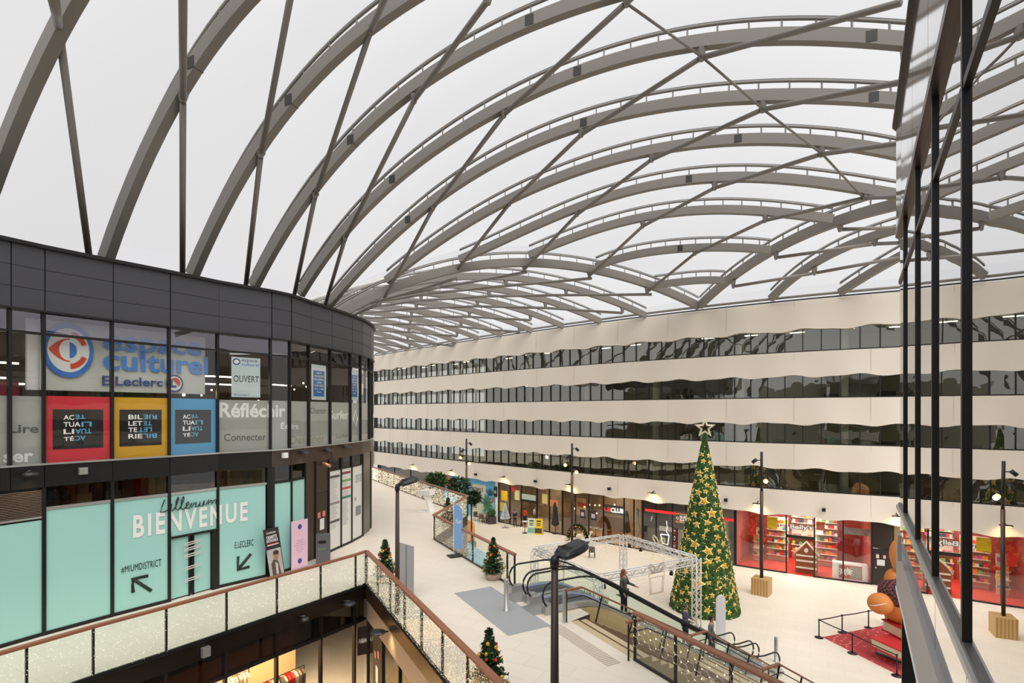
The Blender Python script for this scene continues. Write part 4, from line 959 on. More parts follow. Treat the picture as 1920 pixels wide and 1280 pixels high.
# stairs
def zst(s): return WK if s < .75 else (WK-(s-.75)*.52 if s < 5.3 else (WK-4.55*.52 if s < 6.07 else max(WK-4.55*.52-(s-6.07)*.585, 0.)))
mb = MB(); STN = mat('stair_beige', (206, 186, 150), .6); NOS = mat('stair_nosing', (98, 74, 54), .5)
s = .35
STR = []
while s < 9.9:
    z = zst(s+.15); nrun = .3
    P = [esp(s, 3.0, 0), esp(s, 5.75, 0), esp(s+nrun, 5.75, 0), esp(s+nrun, 3.0, 0)]
    if z > .02:
        mb.prism([(p.x, p.y) for p in P], max(z-.55, 0), z, STN); a = esp(s+nrun-.03, 3.02, z+.006); b = esp(s+nrun-.03, 5.73, z+.006); mb.bar(a, b, .045, .012, NOS)
    s += nrun
stair = tag(obj('staircase', mb), 'beige fixed staircase with dark nosings descending beside the near escalator', 'stairs')
for n, lb in ((3.0, 'stair railing with wooden handrail and slanted posts next to the near escalator'), (5.72, 'stair railing with wooden handrail on the camera side of the stairs')):
    r = empty('stair_railing', tuple(esp(5, n, zst(5))), lb, 'railing'); S = [.15, .75, 5.3, 6.07, 9.75, 10.2]
    mb = MB(); P = [esp(s, n, zst(s)+.95) for s in S]; mb.sweep(P, [(-.05, -.025), (.05, -.025), (.05, .025), (-.05, .025)], WOOD); obj('handrail', mb, r)
    mb = MB(); mb.tube([p+Vector((0, 0, -.22))-Vector((D1.x, D1.y, 0))*(-.08) for p in P], .018, BLACKM, 6); obj('lower_rail', mb, r)
    for s in (.2, 1.5, 2.8, 4.1, 5.35, 6.1, 7.2, 8.3, 9.4):
        mb = MB(); mb.bar(esp(s-(.25 if .5 < s < 9 else 0), n, zst(s-.25)-.0), esp(s, n, zst(s)+.93), .04, .04, BLACKM, (1, 0, 0)); obj('post', mb, r)
    for a, b in ((.2, .75), (.75, 2.3), (2.3, 3.8), (3.8, 5.3), (5.3, 6.07), (6.07, 7.9), (7.9, 9.7)):
        mb = MB(); mb.add([esp(a, n, zst(a)+.1), esp(b, n, zst(b)+.1), esp(b, n, zst(b)+.85), esp(a, n, zst(a)+.85)], [(0, 1, 2, 3)], RGL); obj('glass_panel', mb, r)
mb = MB(); p = esp(.15, 2.98, WK); mb.box((p.x, p.y, WK+.5), (.12, .06, 1.0), SILV, .5); tag(obj('steel_post', mb), 'flat brushed steel post at the head of the stairs', 'post')
# tactile studs before the stairs
mb = MB(); TC = mat('tactile_grey', (196, 186, 172), .6)
for i in range(34):
    v = OE+D1*(3.05+.08*i)-A1*.25; mb.box((v.x, v.y, WK+.006), (.42, .03, .012), TC, math.atan2(A1.y, A1.x))
tag(obj('tactile_strip', mb), 'ribbed tactile strip on the walkway at the head of the stairs', 'floor marking', kind='stuff')
# underside wall below the walkway edge beside the escalators
mb = MB(); a_ = RC.p[3]
for a, b in ((RC.p[0], RC.p[1]), (RC.p[1], RC.p[2]), (RC.p[2], RC.p[3]), (RC.p[3], OE-D1*.45+A1*1.2)):
    mb.prism([tuple(a), tuple(b), tuple(b-A1*.1), tuple(a-A1*.1)], 0, WK-.5, mat('under_wall', (150, 140, 126), .7))
struct('wall_left', mb)
# ================================================================ PLAZA: TREE, TRUSS, LAMPS
# ---- giant Christmas tree
TC_ = Vector((10.54, 28.9, 0)); TRr = 1.78; TH = 9.55
tree = empty('christmas_tree', TC_, 'giant cone-shaped green Christmas tree covered in gold stars with a silver star on top', 'Christmas tree')
GRN = bpy.data.materials.new('tree_foliage'); GRN.use_nodes = True; nt = GRN.node_tree; b = nt.nodes['Principled BSDF']; tc = nt.nodes.new('ShaderNodeTexCoord')
n1 = nt.nodes.new('ShaderNodeTexNoise'); n1.inputs['Scale'].default_value = 7; n1.inputs['Detail'].default_value = 6; cr = nt.nodes.new('ShaderNodeValToRGB')
cr.color_ramp.elements[0].position = .3; cr.color_ramp.elements[0].color = (*lin((18, 40, 20)), 1); cr.color_ramp.elements[1].position = .72; cr.color_ramp.elements[1].color = (*lin((72, 112, 40)), 1)
nt.links.new(tc.outputs['Object'], n1.inputs[0]); nt.links.new(n1.outputs['Fac'], cr.inputs[0]); nt.links.new(cr.outputs[0], b.inputs['Base Color']); b.inputs['Roughness'].default_value = .9
mb = MB(); n = 64; m = 110; vs = []
for j in range(m+1):
    t = j/m; r_ = TRr*(1-t)**.96+.05
    for i in range(n):
        a = 2*math.pi*i/n; k = r_*(1+random.uniform(-.035, .035))+random.uniform(-.02, .02); vs.append((TC_.x+k*math.cos(a), TC_.y+k*math.sin(a), TH*t))
mb.add(vs, [(j*n+i, j*n+(i+1) % n, (j+1)*n+(i+1) % n, (j+1)*n+i) for j in range(m) for i in range(n)], GRN); obj('foliage_cone', mb, tree)
for t in (.09, .26, .43, .6, .77): mb = MB(); r_ = TRr*(1-t)**.96+.07; mb.tube([(TC_.x+r_*math.cos(a), TC_.y+r_*math.sin(a), TH*t) for a in np.linspace(0, 2*math.pi, 25)[:-1]], .02, mat('wire_green', (50, 74, 44), .8), 4, closed=True); obj('light_cable', mb, tree)
GOLD = mat('gold_star', (214, 158, 34), .35, .35, noise=.25, nscale=12); GEDGE = mat('star_rim', (246, 226, 150), .4, emit=.3)
def starmesh(name='s'):
    me = bpy.data.meshes.new(name); vs = []; 
    for i in range(10):
        a = math.pi/2+math.pi*i/5; r_ = 1 if i % 2 == 0 else .45; vs.append((r_*math.cos(a), r_*math.sin(a), 0))
    for i in range(10):
        a = math.pi/2+math.pi*i/5; r_ = .78 if i % 2 == 0 else .33; vs.append((r_*math.cos(a), r_*math.sin(a), .06))
    vs.append((0, 0, .2)); fs = [(10+i, 10+(i+1) % 10, 20) for i in range(10)]+[(i, (i+1) % 10, 10+(i+1) % 10, 10+i) for i in range(10)]
    me.from_pydata(vs, [], fs); me.materials.append(GOLD); me.materials.append(GEDGE); me.polygons.foreach_set('material_index', [0]*10+[1]*10); me.update(); return me
SM = starmesh('star')
stars = []
for t_ in range(5000):
    a = random.uniform(0, 2*math.pi); t = 1-math.sqrt(random.random()*.985+.003)
    if t > .965: continue
    big = random.random(); s_ = .17 if big < .35 else (.24 if big < .72 else (.32 if big < .92 else .46)); r_ = TRr*(1-t)**.96+.05
    if s_ > r_*.6: continue
    p = Vector((TC_.x+r_*math.cos(a), TC_.y+r_*math.sin(a), TH*t))
    if p.z < .3 or any((p-q[0]).length < (s_+q[1])*.86 for q in stars): continue
    stars.append((p, s_, a))
    if len(stars) >= 270: break
def star_M(p, s_, a):
    nrm = Vector((math.cos(a), math.sin(a), TRr/TH)).normalized(); up = Vector((0, 0, 1)); x = up.cross(nrm).normalized(); y = nrm.cross(x); rr = random.uniform(-.5, .5)
    x2 = x*math.cos(rr)+y*math.sin(rr); y2 = y*math.cos(rr)-x*math.sin(rr)
    return Matrix(((x2.x*s_, y2.x*s_, nrm.x*s_, 0), (x2.y*s_, y2.y*s_, nrm.y*s_, 0), (x2.z*s_, y2.z*s_, nrm.z*s_, 0), (0, 0, 0, 1)))
stars.sort(key=lambda q: (q[0].x*.35+q[0].y))
front = [q for q in stars if (Vector((q[0].x, q[0].y))-Vector((TC_.x, TC_.y))).dot(Vector((-TC_.x, -TC_.y))) > -4]
front.sort(key=lambda q: -q[1]*(1+.0*q[0].z)-(.1 if q[0].y < TC_.y-.2 else 0)); named = front[:100]; rest_ = [q for q in stars if not any(q is w_ for w_ in named)]
for p, s_, a in named:
    o = bpy.data.objects.new('star_ornament', SM); COL.objects.link(o); o.parent = tree; o.matrix_local = Matrix.Translation(p-TC_) @ star_M(p, s_, a)
mb = MB()
for p, s_, a in rest_:
    M = star_M(p, s_, a); vv = [tuple((M @ v.co)+p) for v in SM.vertices]
    mb.add(vv, [tuple(f.vertices) for f in SM.polygons][:10], GOLD); mb.add(vv, [tuple(f.vertices) for f in SM.polygons][10:], GEDGE)
tag(obj('star_ornament', mb, tree), kind='stuff')
mb = MB()
for _ in range(420):
    a = random.uniform(0, 2*math.pi); t = 1-math.sqrt(random.random()); r_ = TRr*(1-t)**.96+.09; mb.ball((TC_.x+r_*math.cos(a), TC_.y+r_*math.sin(a), TH*t), .014, LED, 5, 3)
tag(obj('tree_lights', mb, tree), kind='stuff')
mb = MB(); z0 = TH+.28; P1 = []; P2 = []
for i in range(10):
    a = math.pi/2+math.pi*i/5; r_ = .56 if i % 2 == 0 else .22; P1.append((TC_.x+r_*math.cos(a)*.95, TC_.y-r_*math.cos(a)*.3-.05, z0+r_*math.sin(a))); r_ *= .55; P2.append((TC_.x+r_*math.cos(a)*.95, TC_.y-r_*math.cos(a)*.3-.08, z0+r_*math.sin(a)))
TS = mat('topper_pale', (236, 226, 200), .35, .3)
mb.add(P1+P2, [(i, (i+1) % 10, 10+(i+1) % 10, 10+i) for i in range(10)], TS); mb.tube(P1, .025, TS, 6, closed=True, up=(0, 1, 0)); mb.tube(P2, .02, mat('topper_dark', (120, 96, 60), .5), 6, closed=True, up=(0, 1, 0)); obj('star_topper', mb, tree)

# ---- truss cube
TD = 7.3; TZ = H-TD
def tp(x, v): Y = TD*F/v; return Vector(((x-960)/F*Y, Y, TZ))
cL = tp(1002.3, 259); eX = Vector((A1.x, A1.y, 0)); eY = Vector((D1.x, D1.y, 0)); sX = .825*TD; sY = .745*TD
cn = {'L': cL, 'B': cL+eX*sX, 'F': cL+eY*sY, 'R': cL+eX*sX+eY*sY}
truss = empty('truss_frame', (cL+eX*sX/2+eY*sY/2)-Vector((0, 0, TZ)), 'white lattice truss cube frame standing on the plaza in front of the tree', 'truss frame')
TW = mat('truss_white', (232, 230, 228), .4, .2)
def lattice(a, b, side, up, wd=.29):
    mb = MB(); a, b = Vector(a), Vector(b); L_ = (b-a).length; d = (b-a)/L_; s_, u_ = Vector(side), Vector(up); h_ = wd/2
    cs = [s_*x+u_*y for x, y in ((-h_, -h_), (h_, -h_), (h_, h_), (-h_, h_))]
    for c_ in cs: mb.tube([a+c_, b+c_], .034, TW, 6, up=tuple(u_) if abs(d.dot(u_)) < .9 else tuple(s_))
    k = max(int(L_/.3), 1); st = L_/k
    for f_ in range(4):
        c0, c1 = cs[f_], cs[(f_+1) % 4]
        for i in range(k):
            p_, q_ = (c0, c1) if i % 2 else (c1, c0); mb.tube([a+d*st*i+p_, a+d*st*(i+1)+q_], .017, TW, 4, up=(.3, .5, .81))
    return mb
for k in 'LBFR':
    p = cn[k]; obj('truss_leg', lattice((p.x, p.y, .03), (p.x, p.y, TZ+.13), eX, eY), truss)
    mb = MB(); mb.box((p.x, p.y, .015), (.6, .6, .03), GREYM, .49); obj('base_plate', mb, truss)
for a, b, s_ in (('L', 'B', eY), ('F', 'R', eY), ('L', 'F', eX), ('B', 'R', eX)):
    d = (cn[b]-cn[a]).normalized()*.17; obj('truss_beam', lattice(cn[a]+d, cn[b]-d, s_, (0, 0, 1)), truss)
    mb = MB(); n_ = 60; q0, q1 = cn[a], cn[b]
    for i in range(n_):
        q = q0.lerp(q1, (i+.5)/n_); L_ = random.uniform(.15, .6)
        for j in range(3): mb.ball((q.x, q.y, TZ-.15-L_*(j+1)/3), .012, LED, 5, 3)
        mb.tube([(q.x, q.y, TZ-.15), (q.x, q.y, TZ-.15-L_)], .003, WIRE, 3, up=(1, 0, 0))
    tag(obj('icicle_lights', mb), {'LB': 'icicle fairy lights under the back left truss beam', 'FR': 'icicle fairy lights under the front right truss beam', 'LF': 'icicle fairy lights under the near left truss beam', 'BR': 'icicle fairy lights under the back right truss beam'}[a+b], 'fairy lights', kind='stuff')
def giftframe(c, d, w0, h, label, mt, z0):
    mb = MB(); d = Vector(d); c = Vector((c[0], c[1], 0))
    for k_ in (1., .8):
        Q = [c-d*w0*.42*k_+Vector((0, 0, z0+(1-k_)*.2)), c+d*w0*.42*k_+Vector((0, 0, z0+(1-k_)*.2)), c+d*w0*.5*k_+Vector((0, 0, z0+h*k_)), c-d*w0*.5*k_+Vector((0, 0, z0+h*k_))]
        mb.tube(Q, .014, mt, 5, closed=True, up=(0, 0.1, 1))
    for sg in (-1, 1):
        for k_ in (1., .7):
            Q = []
            for t in np.linspace(0, 2*math.pi, 13)[:-1]:
                r_ = .23*k_; Q.append(c+d*(sg*(.25+r_*math.cos(t)*1.0))+Vector((0, 0, z0+h+.22+r_*.8*math.sin(t)+.12*math.cos(t))))
            mb.tube(Q, .012, mt, 5, closed=True, up=(0, 0.1, 1))
    tag(obj('gift_frame', mb), label, 'decoration')
GW = mat('gift_wire', (150, 128, 96), .5, emit=.0); GW2 = mat('gift_wire_light', (228, 214, 170), .4, emit=.4)
giftframe(cn['F'].lerp(cn['R'], .53)+eY*.22, eX, .95, .95, 'wire gift outline with a bow hanging on the front right truss beam', GW, TZ-1.1)
giftframe(cn['B'].lerp(cn['R'], .47)+eX*.3, eY, .95, .95, 'pale wire gift outline with a bow behind the back right truss beam', GW2, TZ-.85)
giftframe(cn['L'].lerp(cn['F'], .5)-eX*.22, eY, .8, .8, 'wire gift outline hanging on the near left truss beam', GW, TZ-.9)
for k, (a, b, t) in enumerate([('F', 'R', .27), ('F', 'R', .72), ('B', 'R', .1), ('B', 'R', .27), ('L', 'B', .3), ('L', 'B', .42), ('F', 'R', .05)]):
    q = cn[a].lerp(cn[b], t); mb = MB(); mb.lathe((q.x, q.y, TZ-.48), [(.09, 0), (.1, .05), (.07, .2), (.02, .22)], BLACKM, 10); mb.tube([(q.x-.1, q.y, TZ-.3), (q.x-.1, q.y, TZ-.16), (q.x+.1, q.y, TZ-.16), (q.x+.1, q.y, TZ-.3)], .012, BLACKM, 4, up=(0, 1, 0))
    tag(obj('stage_spotlight', mb), 'small black stage spotlight clamped under a beam of the white truss cube', 'spotlight', 'spotlights under the truss beams')

# ---- lamp posts with wooden cube bases
CUBEW = bpy.data.materials.new('planter_wood'); CUBEW.use_nodes = True; nt = CUBEW.node_tree; b = nt.nodes['Principled BSDF']; tc = nt.nodes.new('ShaderNodeTexCoord'); wv = nt.nodes.new('ShaderNodeTexWave'); wv.inputs['Scale'].default_value = 2.6; wv.inputs['Distortion'].default_value = .6
mpp = nt.nodes.new('ShaderNodeMapping'); mpp.inputs['Scale'].default_value = (1, 1, .02); cr = nt.nodes.new('ShaderNodeValToRGB'); cr.color_ramp.elements[0].color = (*lin((176, 134, 80)), 1); cr.color_ramp.elements[1].color = (*lin((206, 172, 116)), 1)
nt.links.new(tc.outputs['Object'], mpp.inputs[0]); nt.links.new(mpp.outputs[0], wv.inputs[0]); nt.links.new(wv.outputs['Fac'], cr.inputs[0]); nt.links.new(cr.outputs[0], b.inputs['Base Color'])
HOT = mat('lamp_hot', (255, 200, 110), emit=2.6)
def mast(p, ztop, label, lamps, cube=True):
    r = empty('lamp_mast', (p[0], p[1], 0), label, 'lamp post'); x, y = p
    mb = MB(); mb.tube([(x, y, 0.0 if not cube else .9), (x, y, ztop-2.3)], .095, mat('mast_brown', (62, 48, 42), .45, .3), 14); mb.tube([(x, y, ztop-2.3), (x, y, ztop)], .075, BLACKM, 12); obj('pole', mb, r)
    if cube: mb = MB(); mb.box((x, y, .48), (.92, .92, .96), CUBEW, R(-40)); obj('wooden_base', mb, r)
    for dz, ang, hot in lamps:
        mb = MB(); q = Vector((x+.28*math.cos(ang), y+.28*math.sin(ang), ztop-dz)); e_ = q+Vector((math.cos(ang)*.22, math.sin(ang)*.22, -.16)); mb.tube([(x, y, ztop-dz), q], .03, BLACKM, 6); mb.tube([q-Vector((0, 0, -.05)), e_], .1, BLACKM, 12); h_ = obj('spot_head', mb, r)
        if hot:
            mb = MB(); mb.ball(e_, .13, HOT, 10, 8); obj('lamp_lens', mb, h_)
            ld = bpy.data.lights.new('mast_lamp', 'POINT'); ld.energy = 60; ld.color = (1., .74, .42); ld.shadow_soft_size = .12; lo = bpy.data.objects.new('mast_lamp', ld); COL.objects.link(lo); lo.location = e_+Vector((math.cos(ang)*.15, math.sin(ang)*.15, -.05))
p = px(1428, 1113); mast((p.x, p.y), H-2.35, 'tall brown lamp mast on a wooden cube base, right of the Christmas tree', [(.5, 2.5, 0), (1.1, 3.6, 0), (1.5, -1.57, 1), (1.95, -.3, 0)])
p = px(1072.5, 1040); mast((p.x, p.y), H-2.35, 'tall brown lamp mast behind the truss cube, in front of the wooden bar', [(.4, -.3, 0), (1.0, -2.6, 0), (1.45, 3.3, 1), (1.95, -1.0, 1)])
p = px(874.5, 1000); mast((p.x, p.y), H-2.35, 'tall brown lamp mast at the far left, beside the mural', [(.4, -.3, 0), (1.0, -2.6, 0), (1.5, 3.3, 1), (2.0, -1.0, 1)])
# ---- walkway street lamps
def streetlamp(x, Y, ytop, r0, r1, label, hang, hl):
    X = (x-960)/F*Y; zt = H-(ytop-HZ)*Y/F; r = empty('street_lamp', (X, Y, WK), label, 'street lamp')
    mb = MB(); mb.lathe((X, Y, WK), [(r0, 0), (r0*.95, .5), (r1, zt-WK-.02)], mat('lamp_pole_bronze', (66, 56, 50), .4, .4), 16); mb.lathe((X, Y, zt-.12), [(r1*1.35, 0), (r1*1.35, .14), (r1*.6, .2)], BLACKM, 14); obj('pole', mb, r)
    d = Vector((math.cos(hang), math.sin(hang), 0)); s_ = Vector((-d.y, d.x, 0)); o = Vector((X, Y, zt+.05)); mb = MB(); mb.tube([o, o+d*.28+Vector((0, 0, .06))], .04, BLACKM, 8); mb.tube([o+d*.1+s_*.09+Vector((0, 0, .05)), o+d*.16+s_*.1+Vector((0, 0, .16)), o+d*.3+s_*.05+Vector((0, 0, .14))], .008, BLACKM, 5); obj('bracket', mb, r)
    mb = MB(); HM = mat('lamp_housing', (56, 58, 60), .35, .3); n = 20; vs = []
    for (sc, z) in ((.9, -.07), (1., -.04), (1., .0), (.86, .06), (.5, .1)):
        for i in range(n):
            a = 2*math.pi*i/n; ca, sa = math.cos(a), math.sin(a); e_ = .6; fx = math.copysign(abs(ca)**e_, ca); fy = math.copysign(abs(sa)**e_, sa)
            q = o+d*(hl*.62+hl*.5*fx*sc)+s_*(hl*.34*fy*sc*(1-.12*fx))+Vector((0, 0, z+.09+.1*fx*hl)); vs.append(q)
    mb.add(vs, [(j*n+i, j*n+(i+1) % n, (j+1)*n+(i+1) % n, (j+1)*n+i) for j in range(4) for i in range(n)]+[tuple(range(n-1, -1, -1)), tuple(4*n+i for i in range(n))], HM, False); hd = obj('lamp_head', mb, r)
    mb = MB()
    for t in (-.6, -.3, 0, .3, .6): mb.tube([o+d*(hl*.62-hl*.36)+s_*hl*.3*t+Vector((0, 0, .175-.04)), o+d*(hl*.62+hl*.3)+s_*hl*.3*t+Vector((0, 0, .20))], .006, BLACKM, 4)
    obj('cooling_fins', mb, hd)
streetlamp(1040, 9.2, 1050, .085, .06, 'tall bronze street lamp with a black oval head, nearest to the viewpoint', .55, .62)
streetlamp(745, 16.2, 912, .08, .055, 'bronze street lamp rising behind the railing corner, left of the two', .55, .6)

# ================================================================ SMALL DECORATED TREES
NEED = mat('fir_green', (44, 78, 42), .85, noise=.35, nscale=14); NEED2 = mat('fir_light', (84, 116, 70), .85); BR_ = mat('bauble_red', (190, 40, 36), .2, .2); BG_ = mat('bauble_gold', (214, 164, 62), .2, .4); WIC = mat('wicker', (176, 158, 140), .8, noise=.3, nscale=30, bump=.5)
def small_tree(h=1.55, seed=1):
    rnd = random.Random(seed); r = empty('fir_tree', (0, 0, 0), '', 'Christmas tree')
    mb = MB(); mb.lathe((0, 0, 0), [(.26, 0), (.31, .1), (.33, .18), (.32, .22), (.28, .22)], WIC, 18); obj('wicker_basket', mb, r)
    mb = MB(); mb.tube([(0, 0, .15), (0, 0, h-.02)], .018, mat('trunk', (80, 60, 44), .9), 6)
    for k in range(230):
        t = rnd.random()**1.25; z = .22+(h-.26)*t; L_ = (.43*(1-t)+.04)*rnd.uniform(.75, 1.1); a = rnd.uniform(0, 2*math.pi); d = Vector((math.cos(a), math.sin(a), rnd.uniform(-.05, .35)))
        o = Vector((0, 0, z)); e_ = o+d*L_; m_ = NEED if rnd.random() < .72 else NEED2
        for q in range(9):
            c_ = o.lerp(e_, .25+.78*q/8); w_ = .052*(1.2-.5*q/8); nd = Vector((rnd.uniform(-1, 1), rnd.uniform(-1, 1), rnd.uniform(-.6, 1))).normalized()*w_*1.35; td = Vector((rnd.uniform(-1, 1), rnd.uniform(-1, 1), rnd.uniform(-1, 1))).normalized()*w_*.4
            mb.add([c_-nd-td, c_+nd, c_-nd+td, c_+td*2.2], [(0, 1, 2), (0, 3, 1)], m_)
    obj('fir_branches', mb, r)
    for k in range(26):
        t = rnd.random()*.85; z = .3+(h-.35)*t; R_ = .40*(1-t)+.05; a = rnd.uniform(0, 2*math.pi); mb = MB(); mb.ball((R_*math.cos(a), R_*math.sin(a), z), rnd.choice([.034, .042, .048]), BR_ if rnd.random() < .6 else BG_, 8, 6); obj('bauble', mb, r)
    return r
st = small_tree()
TREES = [((925, 1085), WK, 1.0, 'decorated fir tree in a wicker basket beside the escalator railing'), ((722, 1090), WK, 1.0, 'decorated fir tree behind the railing corner, next to the street lamp'), ((917, 1312), WK, 1.0, 'decorated fir tree at the bottom edge behind the near railing'), ((840, 986), WK, 1.0, 'small decorated fir tree at the bend of the far railing, behind the blue flag')]
for i, ((x, y), z, s_, lb) in enumerate(TREES):
    o = st if i == 0 else copy_tree(st); o.location = px(x, y, z); o.rotation_euler = (0, 0, i*1.3); o['label'] = lb; o['group'] = 'decorated fir trees on the walkway'
# ================================================================ WALKWAY OBJECTS
def bollard(p, z, h, label):
    mb = MB(); mb.lathe((p.x, p.y, z), [(.1, 0), (.1, .02), (.075, .03), (.075, h-.02), (.07, h)], SILV, 18); tag(obj('steel_bollard', mb), label, 'bollard')
bollard(px(949.5, 1145, WK), WK, 1.0, 'brushed steel bollard on the walkway at the edge of the grey mat'); bollard(px(1455, 1240), 0, 1.05, 'brushed steel bollard on the plaza near the foot of the escalators')
def rollup(x, y, z, w_, h_, rz, tilt, label, base, name='roll_up_banner'):
    p = px(x, y, z); r = empty(name, p, label, 'banner'); d = Vector((math.cos(rz), math.sin(rz), 0)); n = Vector((d.y, -d.x, 0)); up = (Vector((0, 0, 1))+d*tilt).normalized()
    mb = MB(); o = p-d*w_/2; 
    c_ = [o, o+d*w_, o+d*w_+up*h_, o+up*h_]; b_ = [q-n*.02 for q in c_]; mb.add(c_+b_, [(0, 1, 2, 3), (7, 6, 5, 4), (0, 4, 5, 1), (1, 5, 6, 2), (2, 6, 7, 3), (3, 7, 4, 0)], base); obj('banner_sheet', mb, r)
    mb = MB(); mb.box((p.x, p.y, z+.03), (w_+.04, .14, .06), SILV, rz); obj('banner_foot', mb, r)
    return r, o+n*.006, d, up
RZB = BLK.ang(BLK.hit(520)[0])
pp = px(521, 1082, WK)
r, o, d, up = rollup(521, 1080, WK, .66, 1.9, 1.12, -.17, 'black and white roll-up banner reading CIGARETTE ELECTRONIQUE leaning by the teal wall', mat('banner_black', (38, 36, 38), .5))
def bt(t, mt, a, b, z0, z1, bold=.02): mb = MB(); text_quad(mb, t, mt, o+d*a+up*z0, d*(b-a), up*(z1-z0), bold); obj('lettering', mb, r)
bt('CLOPEURO', WHITE, .1, .52, 1.70, 1.77); bt('CIGARETTE', WHITE, .08, .54, 1.50, 1.63, .035); bt('ELECTRONIQUE', WHITE, .07, .56, 1.36, 1.48, .035)
def rect(parent, name, a, b, z0, z1, mt, off=.003):
    nn = Vector((d.y, -d.x, 0))*off; mb = MB(); mb.quad(o+d*a+up*z0+nn, o+d*b+up*z0+nn, o+d*b+up*z1+nn, o+d*a+up*z1+nn, mt); return obj(name, mb, parent)
rect(r, 'red_line', .06, .57, 1.28, 1.32, mat('line_red', (200, 60, 60), .5)); rect(r, 'white_line', .06, .57, 1.25, 1.28, WHITE)
rect(r, 'photo_ground', .0, .62, .02, 1.1, mat('photo_grey', (190, 186, 184), .6, noise=.3, nscale=3))
mb = MB(); nn = Vector((d.y, -d.x, 0))*.006
def blob(pts, mt, z=0): mb.add([o+d*a+up*b+nn*(1+z) for a, b in pts], [tuple(range(len(pts)))], mt)
blob([(.12, .02), (.5, .02), (.46, .5), (.4, .66), (.24, .7), (.12, .55)], mat('print_jacket', (96, 80, 70), .7)); blob([(.28, .1), (.38, .1), (.4, .5), (.3, .6)], mat('print_shirt', (206, 200, 198), .7), 1); blob([(.26, .66), (.44, .66), (.5, .85), (.42, .95), (.28, .9)], mat('print_skin', (190, 130, 100), .7), 2); blob([(.26, .88), (.48, .86), (.5, .98), (.38, 1.04), (.27, .99)], mat('print_hair', (60, 44, 36), .7), 3); obj('printed_figure', mb, r)
r, o, d, up = rollup(562, 1068, WK, .74, 1.95, 1.02, 0, 'pale pink roll-up banner with small blue badges beside the brown doors', mat('banner_pink', (232, 196, 216), .5))
for z0 in (1.62, .28):
    mb = MB(); nn = Vector((d.y, -d.x, 0))*.004; c_ = o+d*.37+up*(z0+.08)+nn; mb.add([c_+d*.09*math.cos(t)+up*.1*math.sin(t) for t in np.linspace(0, 2*math.pi, 17)[:-1]], [tuple(range(16))], mat('badge_blue', (64, 74, 150), .5)); mb.add([c_+nn-d*.04, c_+nn-up*.1-up*.03, c_+nn+d*.04], [(0, 1, 2)], mat('badge_blue', (64, 74, 150), .5)); obj('blue_badge', mb, r)
for k, wd in enumerate((.28, .36, .48, .3, .36, .2)): rect(r, 'text_line', .37-wd/2, .37+wd/2, 1.15-.09*k, 1.165-.09*k, mat('pink_ink', (186, 150, 186), .6))
r, o, d, up = rollup(762, 1118, WK, .8, 1.75, -.75, 0, 'plain grey back of a roll-up banner standing behind the near street lamp', mat('banner_back', (186, 186, 192), .5))
rect(r, 'support_pole', .38, .41, .05, 1.72, GREYM)
# sorting kiosk
p = px(606, 1056, WK); r = empty('collection_box', p, 'grey floor-standing collection box with a dark slot beside the service door', 'box'); KZ = BLK.ang(BLK.hit(600)[0])
mb = MB(); mb.box((p.x, p.y, WK+.6), (.55, .35, 1.2), mat('kiosk_grey', (92, 92, 96), .5), .35); obj('body', mb, r)
d = Vector((math.cos(.35), math.sin(.35), 0)); up = Vector((0, 0, 1)); o = p-d*.275+Vector((d.y, -d.x, 0))*.178
rect(r, 'dark_slot', .08, .38, .86, .98, PBK); mb = MB(); text_quad(mb, 'recycle', mat('kiosk_green', (126, 170, 60), .5), o+d*.1+up*.6, d*.28, up*.07, .01); obj('green_mark', mb, r)
# white info desk
p = px(797, 960, WK); r = empty('info_desk', p, 'white angular Z-shaped information stand on the far walkway', 'stand'); mb = MB(); d = Vector((.93, -.37, 0)); n = Vector((.37, .93, 0))
def slab(c0, c1, th, wd): 
    a, b = Vector(c0), Vector(c1); mb.sweep([p+d*a.x+n*a.y+Vector((0, 0, a.z)), p+d*b.x+n*b.y+Vector((0, 0, b.z))], [(-wd/2, -th/2), (wd/2, -th/2), (wd/2, th/2), (-wd/2, th/2)], WHITE)
slab((-.4, 0, .04), (.5, 0, .04), .08, .6); obj('foot', mb, r); mb = MB(); slab((.45, 0, .05), (.12, 0, 1.15), .14, .5); obj('stem', mb, r); mb = MB(); slab((-.35, 0, 1.2), (.5, 0, 1.25), .3, .6); obj('desk_top', mb, r)
# beach flag
def flag(p, h, w_, label, mt):
    r = empty('beach_flag', p, label, 'flag'); d = Vector((.75, -.3, 0)).normalized(); mb = MB(); L_ = []; Rr = []
    for t in np.linspace(0, 1, 16): z = .35+(h-.35)*t; wd = w_*(1 if t < .72 else math.sqrt(max(0, 1-((t-.72)/.28)**2))); L_.append(p+Vector((0, 0, z))); Rr.append(p+d*wd+Vector((0, 0, z-.0)))
    vs = []; nn = Vector((d.y, -d.x, 0))*.006
    for a, b in zip(L_, Rr): vs += [a-nn, b-nn, b+nn, a+nn]
    fs = []
    for i in range(15):
        for q in range(4): r2 = (q+1) % 4; fs.append((i*4+q, i*4+r2, i*4+4+r2, i*4+4+q))
    mb.add(vs, fs, mt); obj('flag_cloth', mb, r)
    mb = MB(); mb.tube([p+Vector((0, 0, .02))]+[a-d*.02 for a in L_[::3]]+[L_[-1]], .014, WHITE, 6, up=(0, 1, 0)); obj('flag_pole', mb, r); mb = MB(); mb.box((p.x, p.y, p.z+.02), (.5, .5, .04), DARKM, .49); obj('base_plate', mb, r)
    mb = MB(); text_quad(mb, 'fun', WHITE, p+d*.08+nn*2+Vector((0, 0, h*.62)), d*w_*.7, Vector((0, 0, .22)), .0, shear=.3); obj('flag_lettering', mb, r)
